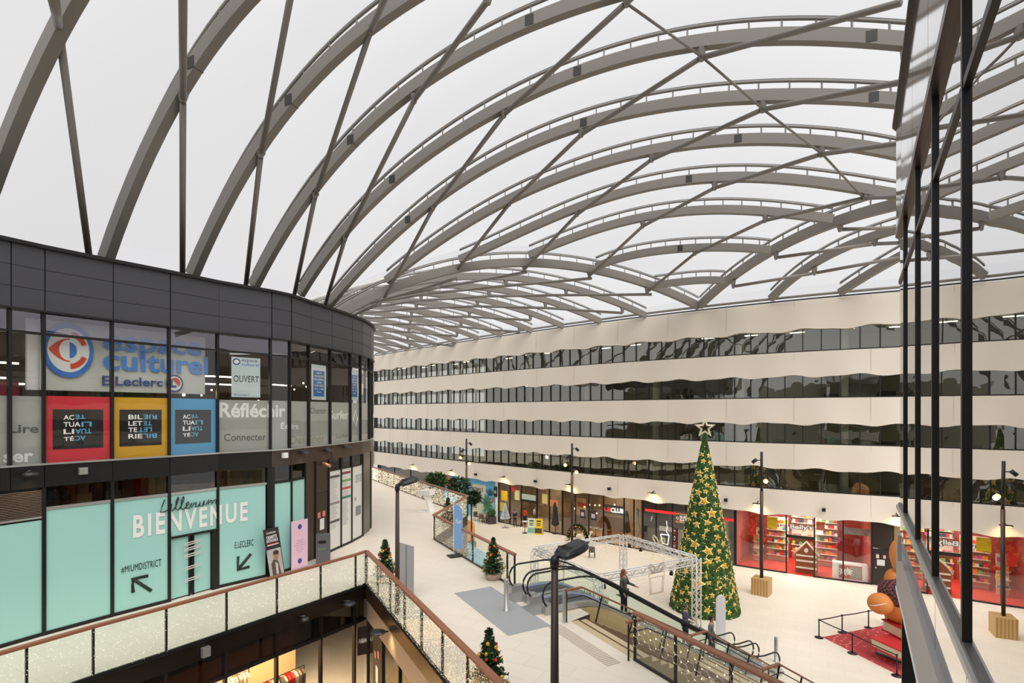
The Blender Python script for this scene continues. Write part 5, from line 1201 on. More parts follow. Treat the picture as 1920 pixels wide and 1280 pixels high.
flag(px(852, 1041, WK)+Vector((.0, -.15, 0)), 2.3, .42, 'light blue teardrop beach flag standing at the bend of the railings', mat('flag_blue', (130, 170, 220), .6))
# ================================================================ SHOPFRONTS ON THE PLAZA
FG = glassmat('front_glass', (250, 250, 248), .06, wob=.003)
SO = -.35
def uof(x): return OFF.hit(x)[0]
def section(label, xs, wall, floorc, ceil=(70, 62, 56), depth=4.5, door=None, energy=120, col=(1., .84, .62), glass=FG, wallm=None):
    u0, u1 = uof(xs[0]), uof(xs[-1]); r = empty('shopfront', (*OFF.at((u0+u1)/2, SO), 0), label, 'shopfront')
    wm = wallm or mat('shopwall_%d_%d_%d' % wall, wall, .7)
    mb = MB(); OFF.strip(mb, u0, u1, 0, SHOPTOP+.35, SO-depth, .1, wm); obj('back_wall', mb, r)
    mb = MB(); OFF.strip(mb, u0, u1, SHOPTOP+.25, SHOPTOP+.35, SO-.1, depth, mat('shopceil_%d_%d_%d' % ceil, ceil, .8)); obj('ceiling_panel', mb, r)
    mb = MB(); OFF.strip(mb, u0, u1, .005, .03, SO-.02, depth, mat('shopfloor_%d_%d_%d' % floorc, floorc, .35)); obj('shop_floor', mb, r)
    for u in (u0, u1):
        a, b = OFF.at(u, SO-.1), OFF.at(u, SO-depth); mb = MB(); mb.bar((a.x, a.y, SHOPTOP/2+.15), (b.x, b.y, SHOPTOP/2+.15), .08, SHOPTOP+.25, wm); obj('side_wall', mb, r)
    for i in range(len(xs)-1):
        a, b = uof(xs[i]), uof(xs[i+1]); mb = MB(); dz = 0
        if door == i: dz = 2.45
        OFF.strip(mb, a, b, max(dz, .08), SHOPTOP+.35, SO, .02, glass); OFF.post(mb, a+.03, 0, SHOPTOP+.35, SO+.05, .08, .12, BLACKM)
        if i == len(xs)-2: OFF.post(mb, b-.03, 0, SHOPTOP+.35, SO+.05, .08, .12, BLACKM)
        if dz: OFF.strip(mb, a, b, dz-.05, dz+.15, SO+.05, .12, DARKM)
        else: OFF.strip(mb, a, b, 0, .08, SO+.04, .1, BLACKM)
        obj('door_bay' if dz else 'shop_window', mb, r)
    L_ = u1-u0; n = max(1, int(L_/5))
    for k in range(n):
        p = OFF.at(u0+L_*(k+.5)/n, SO-depth*.45); ld = bpy.data.lights.new('shop_lamp', 'AREA'); ld.energy = energy; ld.size = 2.2; ld.color = col; lo = bpy.data.objects.new('shop_lamp', ld); COL.objects.link(lo); lo.location = (p.x, p.y, SHOPTOP+.15)
    return r
def panel(x0, x1, y0, y1, off, mt, name, label=None, cat=None, parent=None, th=.03):
    """flat panel on the shopfront plane between two photo corners (x0,y0)-(x1,y1)"""
    a, b = uof(x0), uof(x1); m_ = (a+b)/2; Y = OFF.at(m_, off).y; z0, z1 = H-(y1-HZ)*Y/F, H-(y0-HZ)*Y/F
    mb = MB(); OFF.strip(mb, a, b, max(z0, .02), z1, off, th, mt); o = obj(name, mb, parent)
    if label: tag(o, label, cat)
    return o
def ftext(txt, x0, x1, y0l, y1l, y0r, y1r, mt, off, bold, parent, name='lettering', rot=False, shear=0.):
    def z(x, y): Y = OFF.at(uof(x), off).y; return H-(y-HZ)*Y/F
    a, b = uof(x0), uof(x1); zl0, zl1, zr0, zr1 = z(x0, y1l), z(x0, y0l), z(x1, y1r), z(x1, y0r); mb = MB()
    def fn(x, y): p = OFF.at(a+(b-a)*x, off); zb = zl0+(zr0-zl0)*x; zt = zl1+(zr1-zl1)*x; return (p.x, p.y, zb+(zt-zb)*y)
    fit(mb, glyphs(txt, bold, shear), mt, fn, rot); return obj(name, mb, parent)
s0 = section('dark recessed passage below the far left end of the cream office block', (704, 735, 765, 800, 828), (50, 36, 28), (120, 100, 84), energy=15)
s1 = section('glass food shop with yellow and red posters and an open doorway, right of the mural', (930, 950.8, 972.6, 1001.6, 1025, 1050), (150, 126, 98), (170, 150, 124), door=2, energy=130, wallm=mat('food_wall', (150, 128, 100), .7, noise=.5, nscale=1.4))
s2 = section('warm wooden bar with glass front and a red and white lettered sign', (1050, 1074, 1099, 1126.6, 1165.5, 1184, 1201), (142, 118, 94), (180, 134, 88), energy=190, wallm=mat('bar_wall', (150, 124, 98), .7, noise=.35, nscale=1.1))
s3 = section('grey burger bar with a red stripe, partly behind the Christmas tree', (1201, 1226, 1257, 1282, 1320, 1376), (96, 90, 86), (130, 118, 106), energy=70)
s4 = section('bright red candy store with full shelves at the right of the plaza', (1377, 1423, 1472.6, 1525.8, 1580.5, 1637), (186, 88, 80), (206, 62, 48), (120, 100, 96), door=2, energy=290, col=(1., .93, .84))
# dark door panels right of the candy store
r = empty('service_doors', (*OFF.at(uof(1662), SO), 0), 'black double service door with notices at the right end of the candy store', 'door'); a, b = uof(1638), uof(1674)
DD = mat('dark_red_brown', (34, 22, 20), .3)
mb = MB(); OFF.strip(mb, a, b, 2.3, SHOPTOP+.3, SO, .1, DD); obj('upper_panel', mb, r); mb = MB(); OFF.strip(mb, a, b, .02, 2.26, SO, .08, DD); obj('door_leaf', mb, r)
for x0, x1, y0, y1, c_ in ((1644.5, 1650, 1039, 1046, (224, 190, 190)), (1658, 1663, 1041, 1047, (220, 170, 170)), (1646, 1661, 1049, 1060, (206, 206, 206))): panel(x0, x1, y0, y1, SO+.01, mat('dn%d' % c_[1], c_, .5), 'notice', parent=r)
mb = MB(); p = OFF.at(uof(1643.5), SO+.05); mb.ball((p.x, p.y, 1.1), .05, SILV, 8, 6); obj('door_knob', mb, r)
s5 = section('warm glass bay beside the black service door, half hidden by the glass building', (1676, 1720, 1780, 1840), (190, 160, 110), (170, 140, 100), energy=60)
# ---- mural walls
MURB = mat('mural_blue', (96, 176, 222), .6, noise=.15, nscale=1.5); MURG = mat('mural_sand', (206, 204, 180), .6, noise=.08, nscale=2); MLF = mat('mural_leaf', (60, 122, 96), .6); MLF2 = mat('mural_leaf_light', (120, 176, 140), .6); MCO = mat('mural_coral', (222, 110, 84), .6)
r = empty('mural_wall', (*OFF.at(uof(900), SO), 0), 'blue and sand coloured mural hoarding with palm leaves and the word BOWLS', 'mural')
a, b = uof(872), uof(924)
mb = MB(); OFF.strip(mb, a, b, 0, SHOPTOP+.35, SO, .12, MURB); obj('blue_ground', mb, r)
panel(880, 906, 908, 966, SO+.012, MURG, 'sand_field', parent=r, th=.01); panel(880, 921, 935, 972, SO+.008, MURG, 'sand_field', parent=r, th=.01)
ftext('BOWLS', 880, 901, 912, 919, 915, 922, PBK, SO+.03, .015, r); ftext('RE', 881, 894, 928, 937, 932, 942, PBK, SO+.03, .03, r); ftext('NG', 880, 889, 944, 951, 946, 952, PBK, SO+.03, .03, r)
def leaffan(x, y, R_, n, mt, off, a0=0, a1=360, parent=None):
    u, Y = OFF.hit(x); z = H-(y-HZ)*Y/F; mb = MB()
    for k in range(n):
        t = R(a0+(a1-a0)*(k+.5)/n); L_ = R_*random.uniform(.8, 1.1); w_ = L_*.16; c, s_ = math.cos(t), math.sin(t); vs = []
        for q, ww in ((0, .1), (.35, 1), (.7, .8), (1, .05)):
            for sg in (-1, 1): p = OFF.at(u+L_*q*c-sg*w_*ww*s_, off); vs.append((p.x, p.y, z+L_*q*s_+sg*w_*ww*c))
        mb.add(vs, [(0, 1, 3, 2), (2, 3, 5, 4), (4, 5, 7, 6)], mt)
    return obj('painted_leaves', mb, parent)
leaffan(909, 944, .95, 11, MLF, SO+.03, parent=r); leaffan(914, 930, .8, 6, mat('mural_teal', (50, 96, 120), .6), SO+.02, 20, 150, r); leaffan(912, 962, 1.1, 11, MLF2, SO+.025, 0, 180, r); leaffan(918, 955, .7, 6, MLF, SO+.035, 200, 340, r); leaffan(922, 938, .5, 5, MCO, SO+.028, 120, 250, r)
r = empty('mural_wall', (*OFF.at(uof(850), SO), 0), 'blue mural hoarding with coral flowers left of the far lamp mast', 'mural'); a, b = uof(829), uof(870)
mb = MB(); OFF.strip(mb, a, b, 0, SHOPTOP+.35, SO, .12, MURB); obj('blue_ground', mb, r)
for x, y, c_ in ((834, 896, MCO), (836, 910, MCO), (848, 905, MLF2), (842, 918, MLF), (858, 915, MLF2)): leaffan(x, y, .6, 8, c_, SO+.02, parent=r)
mb = MB(); OFF.strip(mb, uof(924.5), uof(929), 0, SHOPTOP+.3, SO+.05, .2, WHITE); tag(obj('white_pillar', mb), 'white pillar between the mural and the food shop', 'pillar')
o = panel(923.2, 928.5, 912, 931, SO+.16, BLACKM, 'blade_sign', 'black projecting sign with a white figure 8 beside the mural', 'sign', th=.08); ftext('8', 924.6, 927.4, 919, 925, 919, 925, WHITE, SO+.17, .0, o)
# ---- food shop posters and signs
for x0, x1, y0, y1, c_, lb in ((935.5, 947, 920, 938, (236, 190, 30), 'yellow and orange poster high in the food shop window'), (933, 943, 942, 958, (206, 196, 60), 'yellow-green poster low in the leftmost food shop window'), (933, 944, 960, 974, (90, 160, 180), 'blue poster at the foot of the leftmost food shop window'),
        (956, 962, 912, 922, (206, 60, 40), 'red square sign high in the food shop'), (960.5, 969.5, 919, 937, (226, 218, 170), 'cream poster with drawings above the food shop door'), (974, 1000, 927, 939, (196, 214, 206), 'pale blue banner with a yellow mark over the doorway'), (1012, 1022, 926, 944, (232, 214, 140), 'cream and yellow poster right of the doorway'), (1027, 1042, 937, 949, (226, 140, 96), 'orange menu board in the food shop window')):
    panel(x0, x1, y0, y1, SO+.04 if y0 < 925 or x0 < 950 else SO+.03, mat('fp%d_%d' % (x0, y0), c_, .5, noise=.25, nscale=6), 'window_poster', lb, 'poster')
# ---- LE CLUB
o = panel(1127.5, 1165, 947, 964, SO-.1, mat('club_dark', (74, 66, 60), .6), 'bar_sign', 'sign with red and white capitals above the bar door', 'sign')
ftext('LE', 1128, 1140, 950, 957, 951, 959, mat('neon_red', (220, 50, 40), .5, emit=1.2), SO-.06, .03, o); ftext('CLUB', 1140, 1165.5, 951, 960, 954, 963, mat('sign_white', (250, 250, 250), .5, emit=.9), SO-.06, .05, o)
for x0, x1, y0, y1, lb in ((1083.5, 1093, 955, 971, 'dark concert poster in the left window of the bar'), (1103, 1114, 958, 975, 'second dark poster with a white emblem in the bar window')):
    o = panel(x0, x1, y0, y1, SO+.04, mat('poster_night', (52, 44, 60), .5), 'window_poster', lb, 'poster'); panel(x0+2, x1-2, y0+5, y1-4, SO+.05, mat('poster_face', (196, 190, 204), .5, noise=.3, nscale=9), 'printed_image', parent=o)
for k, (x, y) in enumerate([(1063, 953), (1079, 950), (1086, 946), (1094, 947), (1110, 947), (1115, 953.5), (1134, 946), (1135, 959), (1077, 959), (1102, 962)]):
    p = OFF.at(uof(x), SO-.8-.2*(k % 4)); z = H-(y-HZ)*p.y/F; mb = MB(); mb.ball((p.x, p.y, z), .055, mat('bulb_soft', (255, 210, 140), emit=14), 8, 6); mb.tube([(p.x, p.y, z), (p.x, p.y, SHOPTOP+.2)], .008, BLACKM, 4, up=(1, 0, 0)); tag(obj('pendant_bulb', mb), 'glowing round pendant bulb hanging inside the wooden bar', 'light', 'pendant bulbs in the wooden bar')
panel(1055, 1076, 934, 966, SO-1.4, mat('pale_timber', (214, 180, 130), .6), 'timber_wall', 'pale timber slatted partition at the left end of the wooden bar', 'partition'); panel(1062, 1078, 943, 950, SO-1.3, mat('red_script', (190, 40, 36), .5), 'red_sign', 'small red sign on the pale timber partition', 'sign')
panel(1128, 1164, 969, 1008, SO-.02, glassmat('door_glass', (200, 170, 130), .02), 'glass_doors', 'double glass doors of the wooden bar under its sign', 'door')
def table(p, h, r_, label, grp, topm=None):
    rr = empty('bar_table', p, label, 'table', grp); mb = MB(); mb.lathe((p.x, p.y, p.z+h-.03), [(r_, 0), (r_, .03)], topm or mat('tabletop_grey', (150, 146, 140), .5), 16); obj('table_top', mb, rr); mb = MB(); mb.lathe((p.x, p.y, p.z), [(.24, 0), (.24, .02), (.03, .04), (.03, h-.03)], BLACKM, 12); obj('table_leg', mb, rr)
for x in (1085, 1096, 1110, 1120): p = OFF.at(uof(x), SO-1.3); table(Vector((p.x, p.y, .03)), .75, .35, 'round bar table inside the wooden bar behind its glass front', 'tables inside the wooden bar')
# ---- burger bar
BG = mat('burger_grey', (92, 88, 86), .55); RST = mat('red_stripe', (214, 44, 44), .4, emit=.5)
panel(1258, 1318, 961, 990, SO+.04, BG, 'fascia', parent=s3, th=.06)
mb = MB(); 
def zat(x, y, off): Y = OFF.at(uof(x), off).y; return H-(y-HZ)*Y/F
ua, ub2 = uof(1206), uof(1374); za, zb = zat(1212, 955, SO), zat(1370, 975, SO); mb = MB(); OFF.strip(mb, ua, ub2, 3.05, 3.25, SO-.08 if False else SO+.06, .05, RST); obj('red_stripe', mb, s3)
YL = mat('yellow_line', (236, 206, 96), .5)
o = panel(1264, 1300, 963, 984, SO+.11, BG, 'burger_sign', 'grey burger bar sign with white capitals between two yellow lines', 'sign', th=.02)
ftext('BURO', 1272.5, 1291, 966, 971.5, 968, 974, WHITE, SO+.13, .05, o); ftext('BAR', 1272.5, 1287, 972, 977, 974, 979, WHITE, SO+.13, .05, o); ftext('Q', 1265.3, 1270.5, 968, 973.5, 968.5, 974.5, WHITE, SO+.13, .03, o)
for y in (964, 979.5): panel(1264.5, 1299, y, y+1.1, SO+.125, YL, 'yellow_line', parent=o, th=.012)
panel(1265, 1270.5, 975, 977, SO+.13, RST, 'red_dash', parent=o, th=.012)
o = panel(1258, 1267, 991, 1034, SO+.08, mat('burger_post', (60, 28, 26), .5), 'vertical_sign', 'narrow dark vertical sign with stacked symbols beside the burger bar door', 'sign', th=.06)
for k, (t, m_) in enumerate([('Q', WHITE), ('-', RST), ('A', WHITE), ('T', WHITE), ('A', RST), ('D', WHITE), ('-', RST)]): y = 993+k*5.6; ftext(t, 1260.5, 1264.5, y, y+(3.6 if t != '-' else 1.2), y, y+(3.6 if t != '-' else 1.2), m_, SO+.1, .02, o)
panel(1268, 1281, 993, 1036, SO+.03, mat('door_slats', (140, 128, 112), .5, noise=.1), 'door_panel', parent=s3, th=.03)
panel(1203, 1225, 990, 1030, SO-.5, mat('counter_grey', (98, 92, 86), .6), 'bar_counter', 'grey bar counter inside the burger bar', 'counter', th=.5)
panel(1230, 1256, 987, 996, SO-.2, mat('menu_white', (196, 192, 190), .5), 'menu_board', 'white menu board over a red strip in the burger bar window', 'sign')
o = panel(1212, 1219, 967, 982, SO-.3, mat('black_card', (26, 22, 22), .5), 'menu_card', 'black card with white slanted print in the burger bar', 'sign'); ftext('F', 1213.5, 1218, 968, 977, 967, 976, WHITE, SO-.26, .04, o, shear=.2)
mb = MB(); P = []
for x, y in [(1236.5, 1001), (1240, 1018), (1250, 1021), (1252.5, 1003), (1249.5, 999), (1247, 996), (1249, 990), (1247.5, 976)]: q = OFF.at(uof(x), SO+.14); P.append((q.x, q.y, zat(x, y, SO+.14)))
NW = mat('neon_white', (250, 250, 250), .5, emit=.8); mb.tube(P[:4], .035, NW, 6, up=(0, 1, 0)); mb.tube([P[0], tuple((Vector(P[0])+Vector(P[3]))/2), P[3]], .035, NW, 6, up=(0, 1, 0)); mb.tube(P[3:], .022, NW, 6, up=(0, 1, 0)); tag(obj('cup_outline_sign', mb), 'white outline sign of a drinking cup with a straw in the burger bar window', 'sign')
# ---- candy store
o = panel(1459, 1527, 978, 999, SO-.05, glassmat('sign_backing', (250, 250, 250), .0), 'sign_backing', "clear sign strip with white outlined lettering across the candy store front", 'sign', th=.02)
ftext('Dr', 1459.5, 1472, 981, 988, 983, 989.5, WHITE, SO+.06, .03, o); ftext("Belly's", 1481, 1523, 982, 993, 984.5, 996, WHITE, SO+.06, .03, o); ftext("Belly's", 1480.2, 1523.8, 981.5, 993.8, 984, 996.8, PBK, SO+.04, .09, o)
cols = [(222, 60, 50), (240, 200, 60), (90, 150, 190), (236, 232, 220), (240, 140, 60), (120, 160, 80), (180, 90, 140), (150, 100, 60), (250, 246, 236), (60, 70, 90)]
pm = []
for k, c_ in enumerate(cols):
    me = bpy.data.meshes.new('packet'); mbx = MB(); mbx.box((0, 0, .5), (1, 1, 1), mat('packet%d' % k, c_, .5)); me.from_pydata(mbx.v, [], mbx.f); me.materials.append(MATS['packet%d' % k]); pm.append(me)
SHF = mat('shelf_cream', (236, 222, 200), .5); npk = 0
def shelves(x0, x1, off, zs, label, packs=True, mtx=SHF):
    global npk
    a, b = uof(x0), uof(x1); r = empty('shelf_unit', (*OFF.at((a+b)/2, off), .03), label, 'shelf')
    mb = MB(); OFF.strip(mb, a, b, .03, zs[-1]+.4, off-.4, .04, mtx); obj('back_panel', mb, r)
    for z in zs:
        mb = MB(); OFF.strip(mb, a, b, z-.04, z, off, .4, mtx); obj('shelf_board', mb, r)
        if not packs: continue
        u = a+.08
        while u < b-.1 and npk < 298:
            w_ = random.uniform(.14, .3); h_ = random.uniform(.12, .3); p = OFF.at(u+w_/2, off-.14)
            q = bpy.data.objects.new('sweets_packet', random.choice(pm)); COL.objects.link(q); q.location = (p.x, p.y, z); q.scale = (w_*.92, .16, h_); q.rotation_euler = (0, 0, OFF.ang(u)); npk += 1
            tag(q, 'coloured sweets packet standing on a shelf in the red candy store', 'sweets packet', 'sweets packets on the candy store shelves'); u += w_
    return r
shelves(1426, 1470, SO-2.6, (.5, .95, 1.4, 1.85, 2.3, 2.75), 'cream shelf unit full of sweets left of the candy store doorway')
shelves(1474, 1524, SO-4.0, (.6, 1.1, 1.6, 2.7, 3.1), 'cream shelf unit at the back of the candy store behind the doorway')
shelves(1528, 1576, SO-2.8, (.5, .9, 1.35, 1.8, 2.25, 2.7, 3.1), 'cream shelf unit full of sweets right of the candy store doorway')
shelves(1400, 1420, SO-1.8, (.5, 1., 1.5, 2.), 'short cream shelf unit at the left corner of the candy store')
for x0, x1, y0, y1, c_, lb, of in ((1436, 1456, 969, 990, (244, 206, 20), 'bright yellow poster high in the candy store window', SO-.3), (1401, 1414, 966, 1004, (222, 36, 30), 'red balloon-like poster at the left of the candy store', SO-.5), (1530, 1547, 978, 994, (232, 84, 30), 'orange display board high in the candy store right of the sign', SO-.8), (1583, 1636, 990, 1003, (150, 148, 150), 'grey bulkhead panel at the right of the candy store', SO-.6)):
    panel(x0, x1, y0, y1, of, mat('cs%d' % x0, c_, .5, noise=.15, nscale=5), 'display_board', lb, 'display board')
r = empty('candy_counter', (*OFF.at(uof(1605), SO-.5), .03), 'white and red counter with striped artwork at the right of the candy store', 'counter'); a, b = uof(1562), uof(1630)
mb = MB(); OFF.strip(mb, a, b, .03, 1.05, SO-.3, .6, WHITE); obj('counter_body', mb, r); mb = MB(); OFF.strip(mb, a+.35, b-.3, .12, .95, SO-.28, .02, mat('counter_red', (198, 60, 56), .5)); obj('red_front', mb, r)
mb = MB(); OFF.strip(mb, uof(1596), uof(1618), .15, .9, SO-.26, .02, mat('counter_print', (150, 146, 140), .5, noise=.5, nscale=7)); obj('printed_image', mb, r)
for k, x in enumerate((1583, 1592)): leaffan(x, 1076, .3, 9, WHITE, SO-.24, parent=r)
# gingerbread house display
p = OFF.at(uof(1511), SO-1.0); an = OFF.ang(uof(1511)); r = empty('gingerbread_house_stand', (p.x, p.y, .03), 'gingerbread house shaped sweet stand in the candy store doorway', 'display stand'); GBR = mat('gingerbread', (150, 84, 50), .7); ICE = mat('icing', (240, 226, 210), .6)
d = Vector((math.cos(an), math.sin(an), 0)); n = Vector((d.y, -d.x, 0)); pb = Vector((p.x, p.y, .03))
def hp(a, z, f=0): return pb+d*a+Vector((0, 0, z))+n*f
mb = MB(); pr = [(-.65, 0), (.65, 0), (.65, 1.3), (0, 2.0), (-.65, 1.3)]; vs = [hp(a, z, .35) for a, z in pr]+[hp(a, z, -.35) for a, z in pr]; mb.add(vs, [(0, 1, 2, 3, 4), (9, 8, 7, 6, 5)]+[(i, 5+i, 5+(i+1) % 5, (i+1) % 5) for i in range(5)], GBR); obj('house_body', mb, r)
mb = MB(); mb.tube([hp(-.75, 1.2, .36), hp(0, 2.05, .36), hp(.75, 1.2, .36)], .07, ICE, 6, up=(0, 1, 0)); obj('icing_edge', mb, r)
for z in (.35, .8, 1.15): mb = MB(); mb.bar(hp(-.6, z, .42), hp(.6, z, .42), .14, .09, ICE); obj('icing_shelf', mb, r)
mb = MB(); mb.ball(hp(0, 1.5, .36), .16, WHITE, 10, 6, (1, .4, 1)); obj('icing_face', mb, r)
# ---- wall fixtures along the cream band
WG = mat('warm_lens', (255, 214, 130), emit=10)
for x, y, kind in ((777.5, 872, 1), (849.6, 882.6, 1), (895, 889, 0), (947.6, 894.6, 1), (1007, 902, 0), (1071.9, 908.8, 1), (1145, 916, 0), (1226.7, 924.3, 1), (1422, 944, 1), (1362.5, 937, 0), (1544.4, 955.5, 0), (1680, 967.7, 1)):
    u = uof(x); p = OFF.at(u, .45 if kind else .25); z = H-(y-HZ)*p.y/F; q = OFF.at(u, .05); an = OFF.ang(u)
    if kind:
        r = empty('wall_light', (p.x, p.y, z), 'flat black wall light glowing warm on the cream band above the shops', 'wall light', 'warm wall lights on the lowest cream band')
        mb = MB(); mb.box((p.x, p.y, z), (.55, .24, .06), BLACKM, an); mb.bar((q.x, q.y, z+.1), (p.x, p.y, z+.03), .06, .06, BLACKM); obj('lamp_body', mb, r)
        mb = MB(); mb.box((p.x, p.y, z-.045), (.42, .16, .02), WG, an); obj('lamp_lens', mb, r)
        ld = bpy.data.lights.new('wall_light_lamp', 'SPOT'); ld.energy = 95; ld.color = (1., .76, .36); ld.spot_size = R(150); ld.spot_blend = 1; ld.shadow_soft_size = .2; lo = bpy.data.objects.new('wall_light_lamp', ld); COL.objects.link(lo); lo.location = (p.x, p.y, z-.1)
        t = Vector((q.x, q.y, z-1.2))-Vector((p.x, p.y, z)); lo.rotation_euler = t.to_track_quat('-Z', 'Y').to_euler()
    else:
        mb = MB(); mb.box((p.x, p.y, z), (.2, .24, .2), BLACKM, an); tag(obj('wall_speaker', mb), 'small square black loudspeaker on the cream band above the shops', 'speaker', 'loudspeakers on the lowest cream band')
# ================================================================ PLAZA FURNITURE
def parasol(x, y, h, c_, label, frills=False):
    p = px(x, y); r = empty('folded_parasol', p, label, 'parasol'); mt = mat('parasol_%d' % c_[0], c_, .8); n = 16; vs = []
    prof = [(.06, h), (.14, h-.25), (.17, h*.75), (.2, h*.5), (.3, h*.3), (.05, h*.24)] if not frills else [(.05, h), (.17, h-.12), (.17, h-.3), (.13, h-.32), (.15, h*.62), (.16, h*.55), (.3, h*.42), (.08, h*.2)]
    for (q, z) in prof:
        for i in range(n): a = 2*math.pi*i/n; k = q*(1+.22*(i % 2)); vs.append((p.x+k*math.cos(a), p.y+k*math.sin(a), z))
    mb = MB(); mb.add(vs, [(j*n+i, j*n+(i+1) % n, (j+1)*n+(i+1) % n, (j+1)*n+i) for j in range(len(prof)-1) for i in range(n)], mt); obj('folded_canopy', mb, r)
    mb = MB(); mb.tube([(p.x, p.y, .02), (p.x, p.y, h+.08)], .028, BLACKM, 8); obj('pole', mb, r); mb = MB(); mb.lathe((p.x, p.y, 0), [(.28, 0), (.28, .05), (.05, .09)], BLACKM, 14); obj('base', mb, r)
parasol(1041, 1000, 2.75, (40, 40, 44), 'folded black parasol outside the food shop'); parasol(1175, 1012, 2.4, (52, 52, 56), 'folded black parasol right of the wooden bar door'); parasol(1194, 1020, 2.9, (222, 204, 160), 'folded beige parasol between the two bars', True); parasol(1362, 1046, 2.9, (224, 208, 170), 'folded beige parasol right of the Christmas tree', True)
def chair(p, rz, label, grp, c_=(96, 82, 74)):
    r = empty('cafe_chair', (0, 0, 0), label, 'chair', grp); m_ = mat('chair_%d' % c_[0], c_, .7)
    mb = MB(); mb.box((0, 0, .45), (.44, .44, .05), m_); obj('seat', mb, r); mb = MB(); mb.box((0, .21, .68), (.42, .04, .38), m_); obj('backrest', mb, r)
    for sx in (-1, 1):
        for sy in (-1, 1): mb = MB(); mb.bar((.2*sx, .2*sy, 0), (.18*sx, .18*sy, .45), .035, .035, m_, (1, 0, 0)); obj('leg', mb, r)
        mb = MB(); mb.bar((.22*sx, -.2, .64), (.22*sx, .2, .64), .04, .03, m_); obj('armrest', mb, r)
    r.location = p; r.rotation_euler = (0, 0, rz); return r
for k, (x, y, rz, lb) in enumerate([(893, 976, .5, 'brown cafe chair at the left of the table by the mural'), (904, 980, 2.6, 'brown cafe chair before the table by the mural'), (913, 981, 3.6, 'brown cafe chair between the table and the planter'), (927, 974, -.8, 'brown cafe chair behind the dark planter')]): chair(px(x, y), rz, lb, 'cafe chairs by the mural')
table(px(906, 977), .75, .5, 'round cafe table in front of the mural', None, mat('tabletop_grey', (150, 146, 140), .5))
p = px(921, 981); r = empty('planter_box', p, 'dark square planter with a leafy plant beside the mural', 'planter'); mb = MB(); mb.box((p.x, p.y, .35), (.75, .75, .7), mat('planter_dark', (70, 66, 62), .7), .4); obj('planter_body', mb, r)
def leaves(mb, c, R_, H_, n, mt, L_=.25, drop=.0):
    for _ in range(n):
        a = random.uniform(0, 2*math.pi); q = math.sqrt(random.random())*R_; z = random.random()*H_; q *= math.sqrt(max(.1, 1-((z/H_)*2-1)**2)); o = Vector((c[0]+q*math.cos(a), c[1]+q*math.sin(a), c[2]+z)); d = Vector((math.cos(a)+random.uniform(-.5, .5), math.sin(a)+random.uniform(-.5, .5), random.uniform(-.3, .8)-drop)).normalized(); s_ = d.cross(Vector((random.uniform(-1, 1), random.uniform(-1, 1), 1))).normalized()
        mb.add([o, o+d*L_*.5+s_*L_*.22, o+d*L_, o+d*L_*.5-s_*L_*.22], [(0, 1, 2, 3)], mt)
LF1 = mat('leaf_green', (64, 96, 46), .8, noise=.3, nscale=5); LF2 = mat('leaf_dark', (48, 74, 40), .8, noise=.3, nscale=5)
mb = MB(); leaves(mb, (p.x, p.y, .65), .32, .6, 120, LF1, .28); obj('foliage', mb, r)
def potted(x, yb, h, R_, label, n=420, mt=LF2):
    p = px(x, yb); r = empty('potted_tree', p, label, 'tree'); mb = MB(); mb.lathe((p.x, p.y, 0), [(.3, 0), (.42, .6), (.4, .62)], mat('pot_grey', (110, 104, 98), .7), 16); obj('pot', mb, r); mb = MB(); mb.tube([(p.x, p.y, .5), (p.x, p.y, h-R_)], .06, mat('trunk', (80, 60, 44), .9), 8); obj('trunk', mb, r); mb = MB(); leaves(mb, (p.x, p.y, h-R_*1.35), R_, R_*1.5, n, mt, .42); obj('foliage', mb, r)
def potted_at(x, ytop, Y, R_, label, mt=LF2):
    X = (x-960)/F*Y; h = H-(ytop-HZ)*Y/F; v = H*F/Y; potted(x, HZ+v, h, R_, label, 520, mt)
potted_at(818, 891, 47, .85, 'round green potted tree behind the far railing, leftmost of three', LF1); potted_at(860, 900, 44, .95, 'dark green potted tree beside the far lamp mast'); potted_at(884, 925, 41, .6, 'low dark green potted tree in front of the mural')
def aboard(x, y, c1, c2, label):
    p = px(x, y); r = empty('sandwich_board', p, label, 'sign'); d = Vector((.93, -.3, 0)).normalized(); n = Vector((d.y, -d.x, 0))
    for sg in (-1, 1):
        f = n*.28*sg; t = n*.03*sg; mb = MB(); A = [p-d*.35+f, p+d*.35+f, p+d*.35+t+Vector((0, 0, 1.35)), p-d*.35+t+Vector((0, 0, 1.35))]; B = [q-n*.03*sg for q in A]; mb.add(A+B, [(0, 1, 2, 3), (7, 6, 5, 4), (0, 4, 5, 1), (1, 5, 6, 2), (2, 6, 7, 3), (3, 7, 4, 0)], mat('ab%d' % c1[0], c1, .6)); q = obj('board', mb, r)
        if sg == 1:
            for z0, z1, c_ in ((.12, .55, c2), (.75, .82, (60, 56, 40)), (.9, .97, (60, 56, 40)), (1.08, 1.2, (60, 56, 40))):
                k0, k1 = z0/1.35, z1/1.35; a0 = p+f*(1-k0)+t*k0+n*.004+Vector((0, 0, z0)); a1 = p+f*(1-k1)+t*k1+n*.004+Vector((0, 0, z1)); w_ = .31 if z1-z0 > .2 else .2; mb = MB(); mb.quad(a0-d*w_, a0+d*w_, a1+d*w_, a1-d*w_, mat('abp%d' % c_[0], c_, .6)); obj('printed_area', mb, q)
aboard(997, 1000, (206, 224, 200), (120, 176, 170), 'green and white sandwich board outside the food shop'); aboard(1010.5, 1001, (240, 200, 50), (70, 66, 60), 'yellow and dark sandwich board outside the food shop')
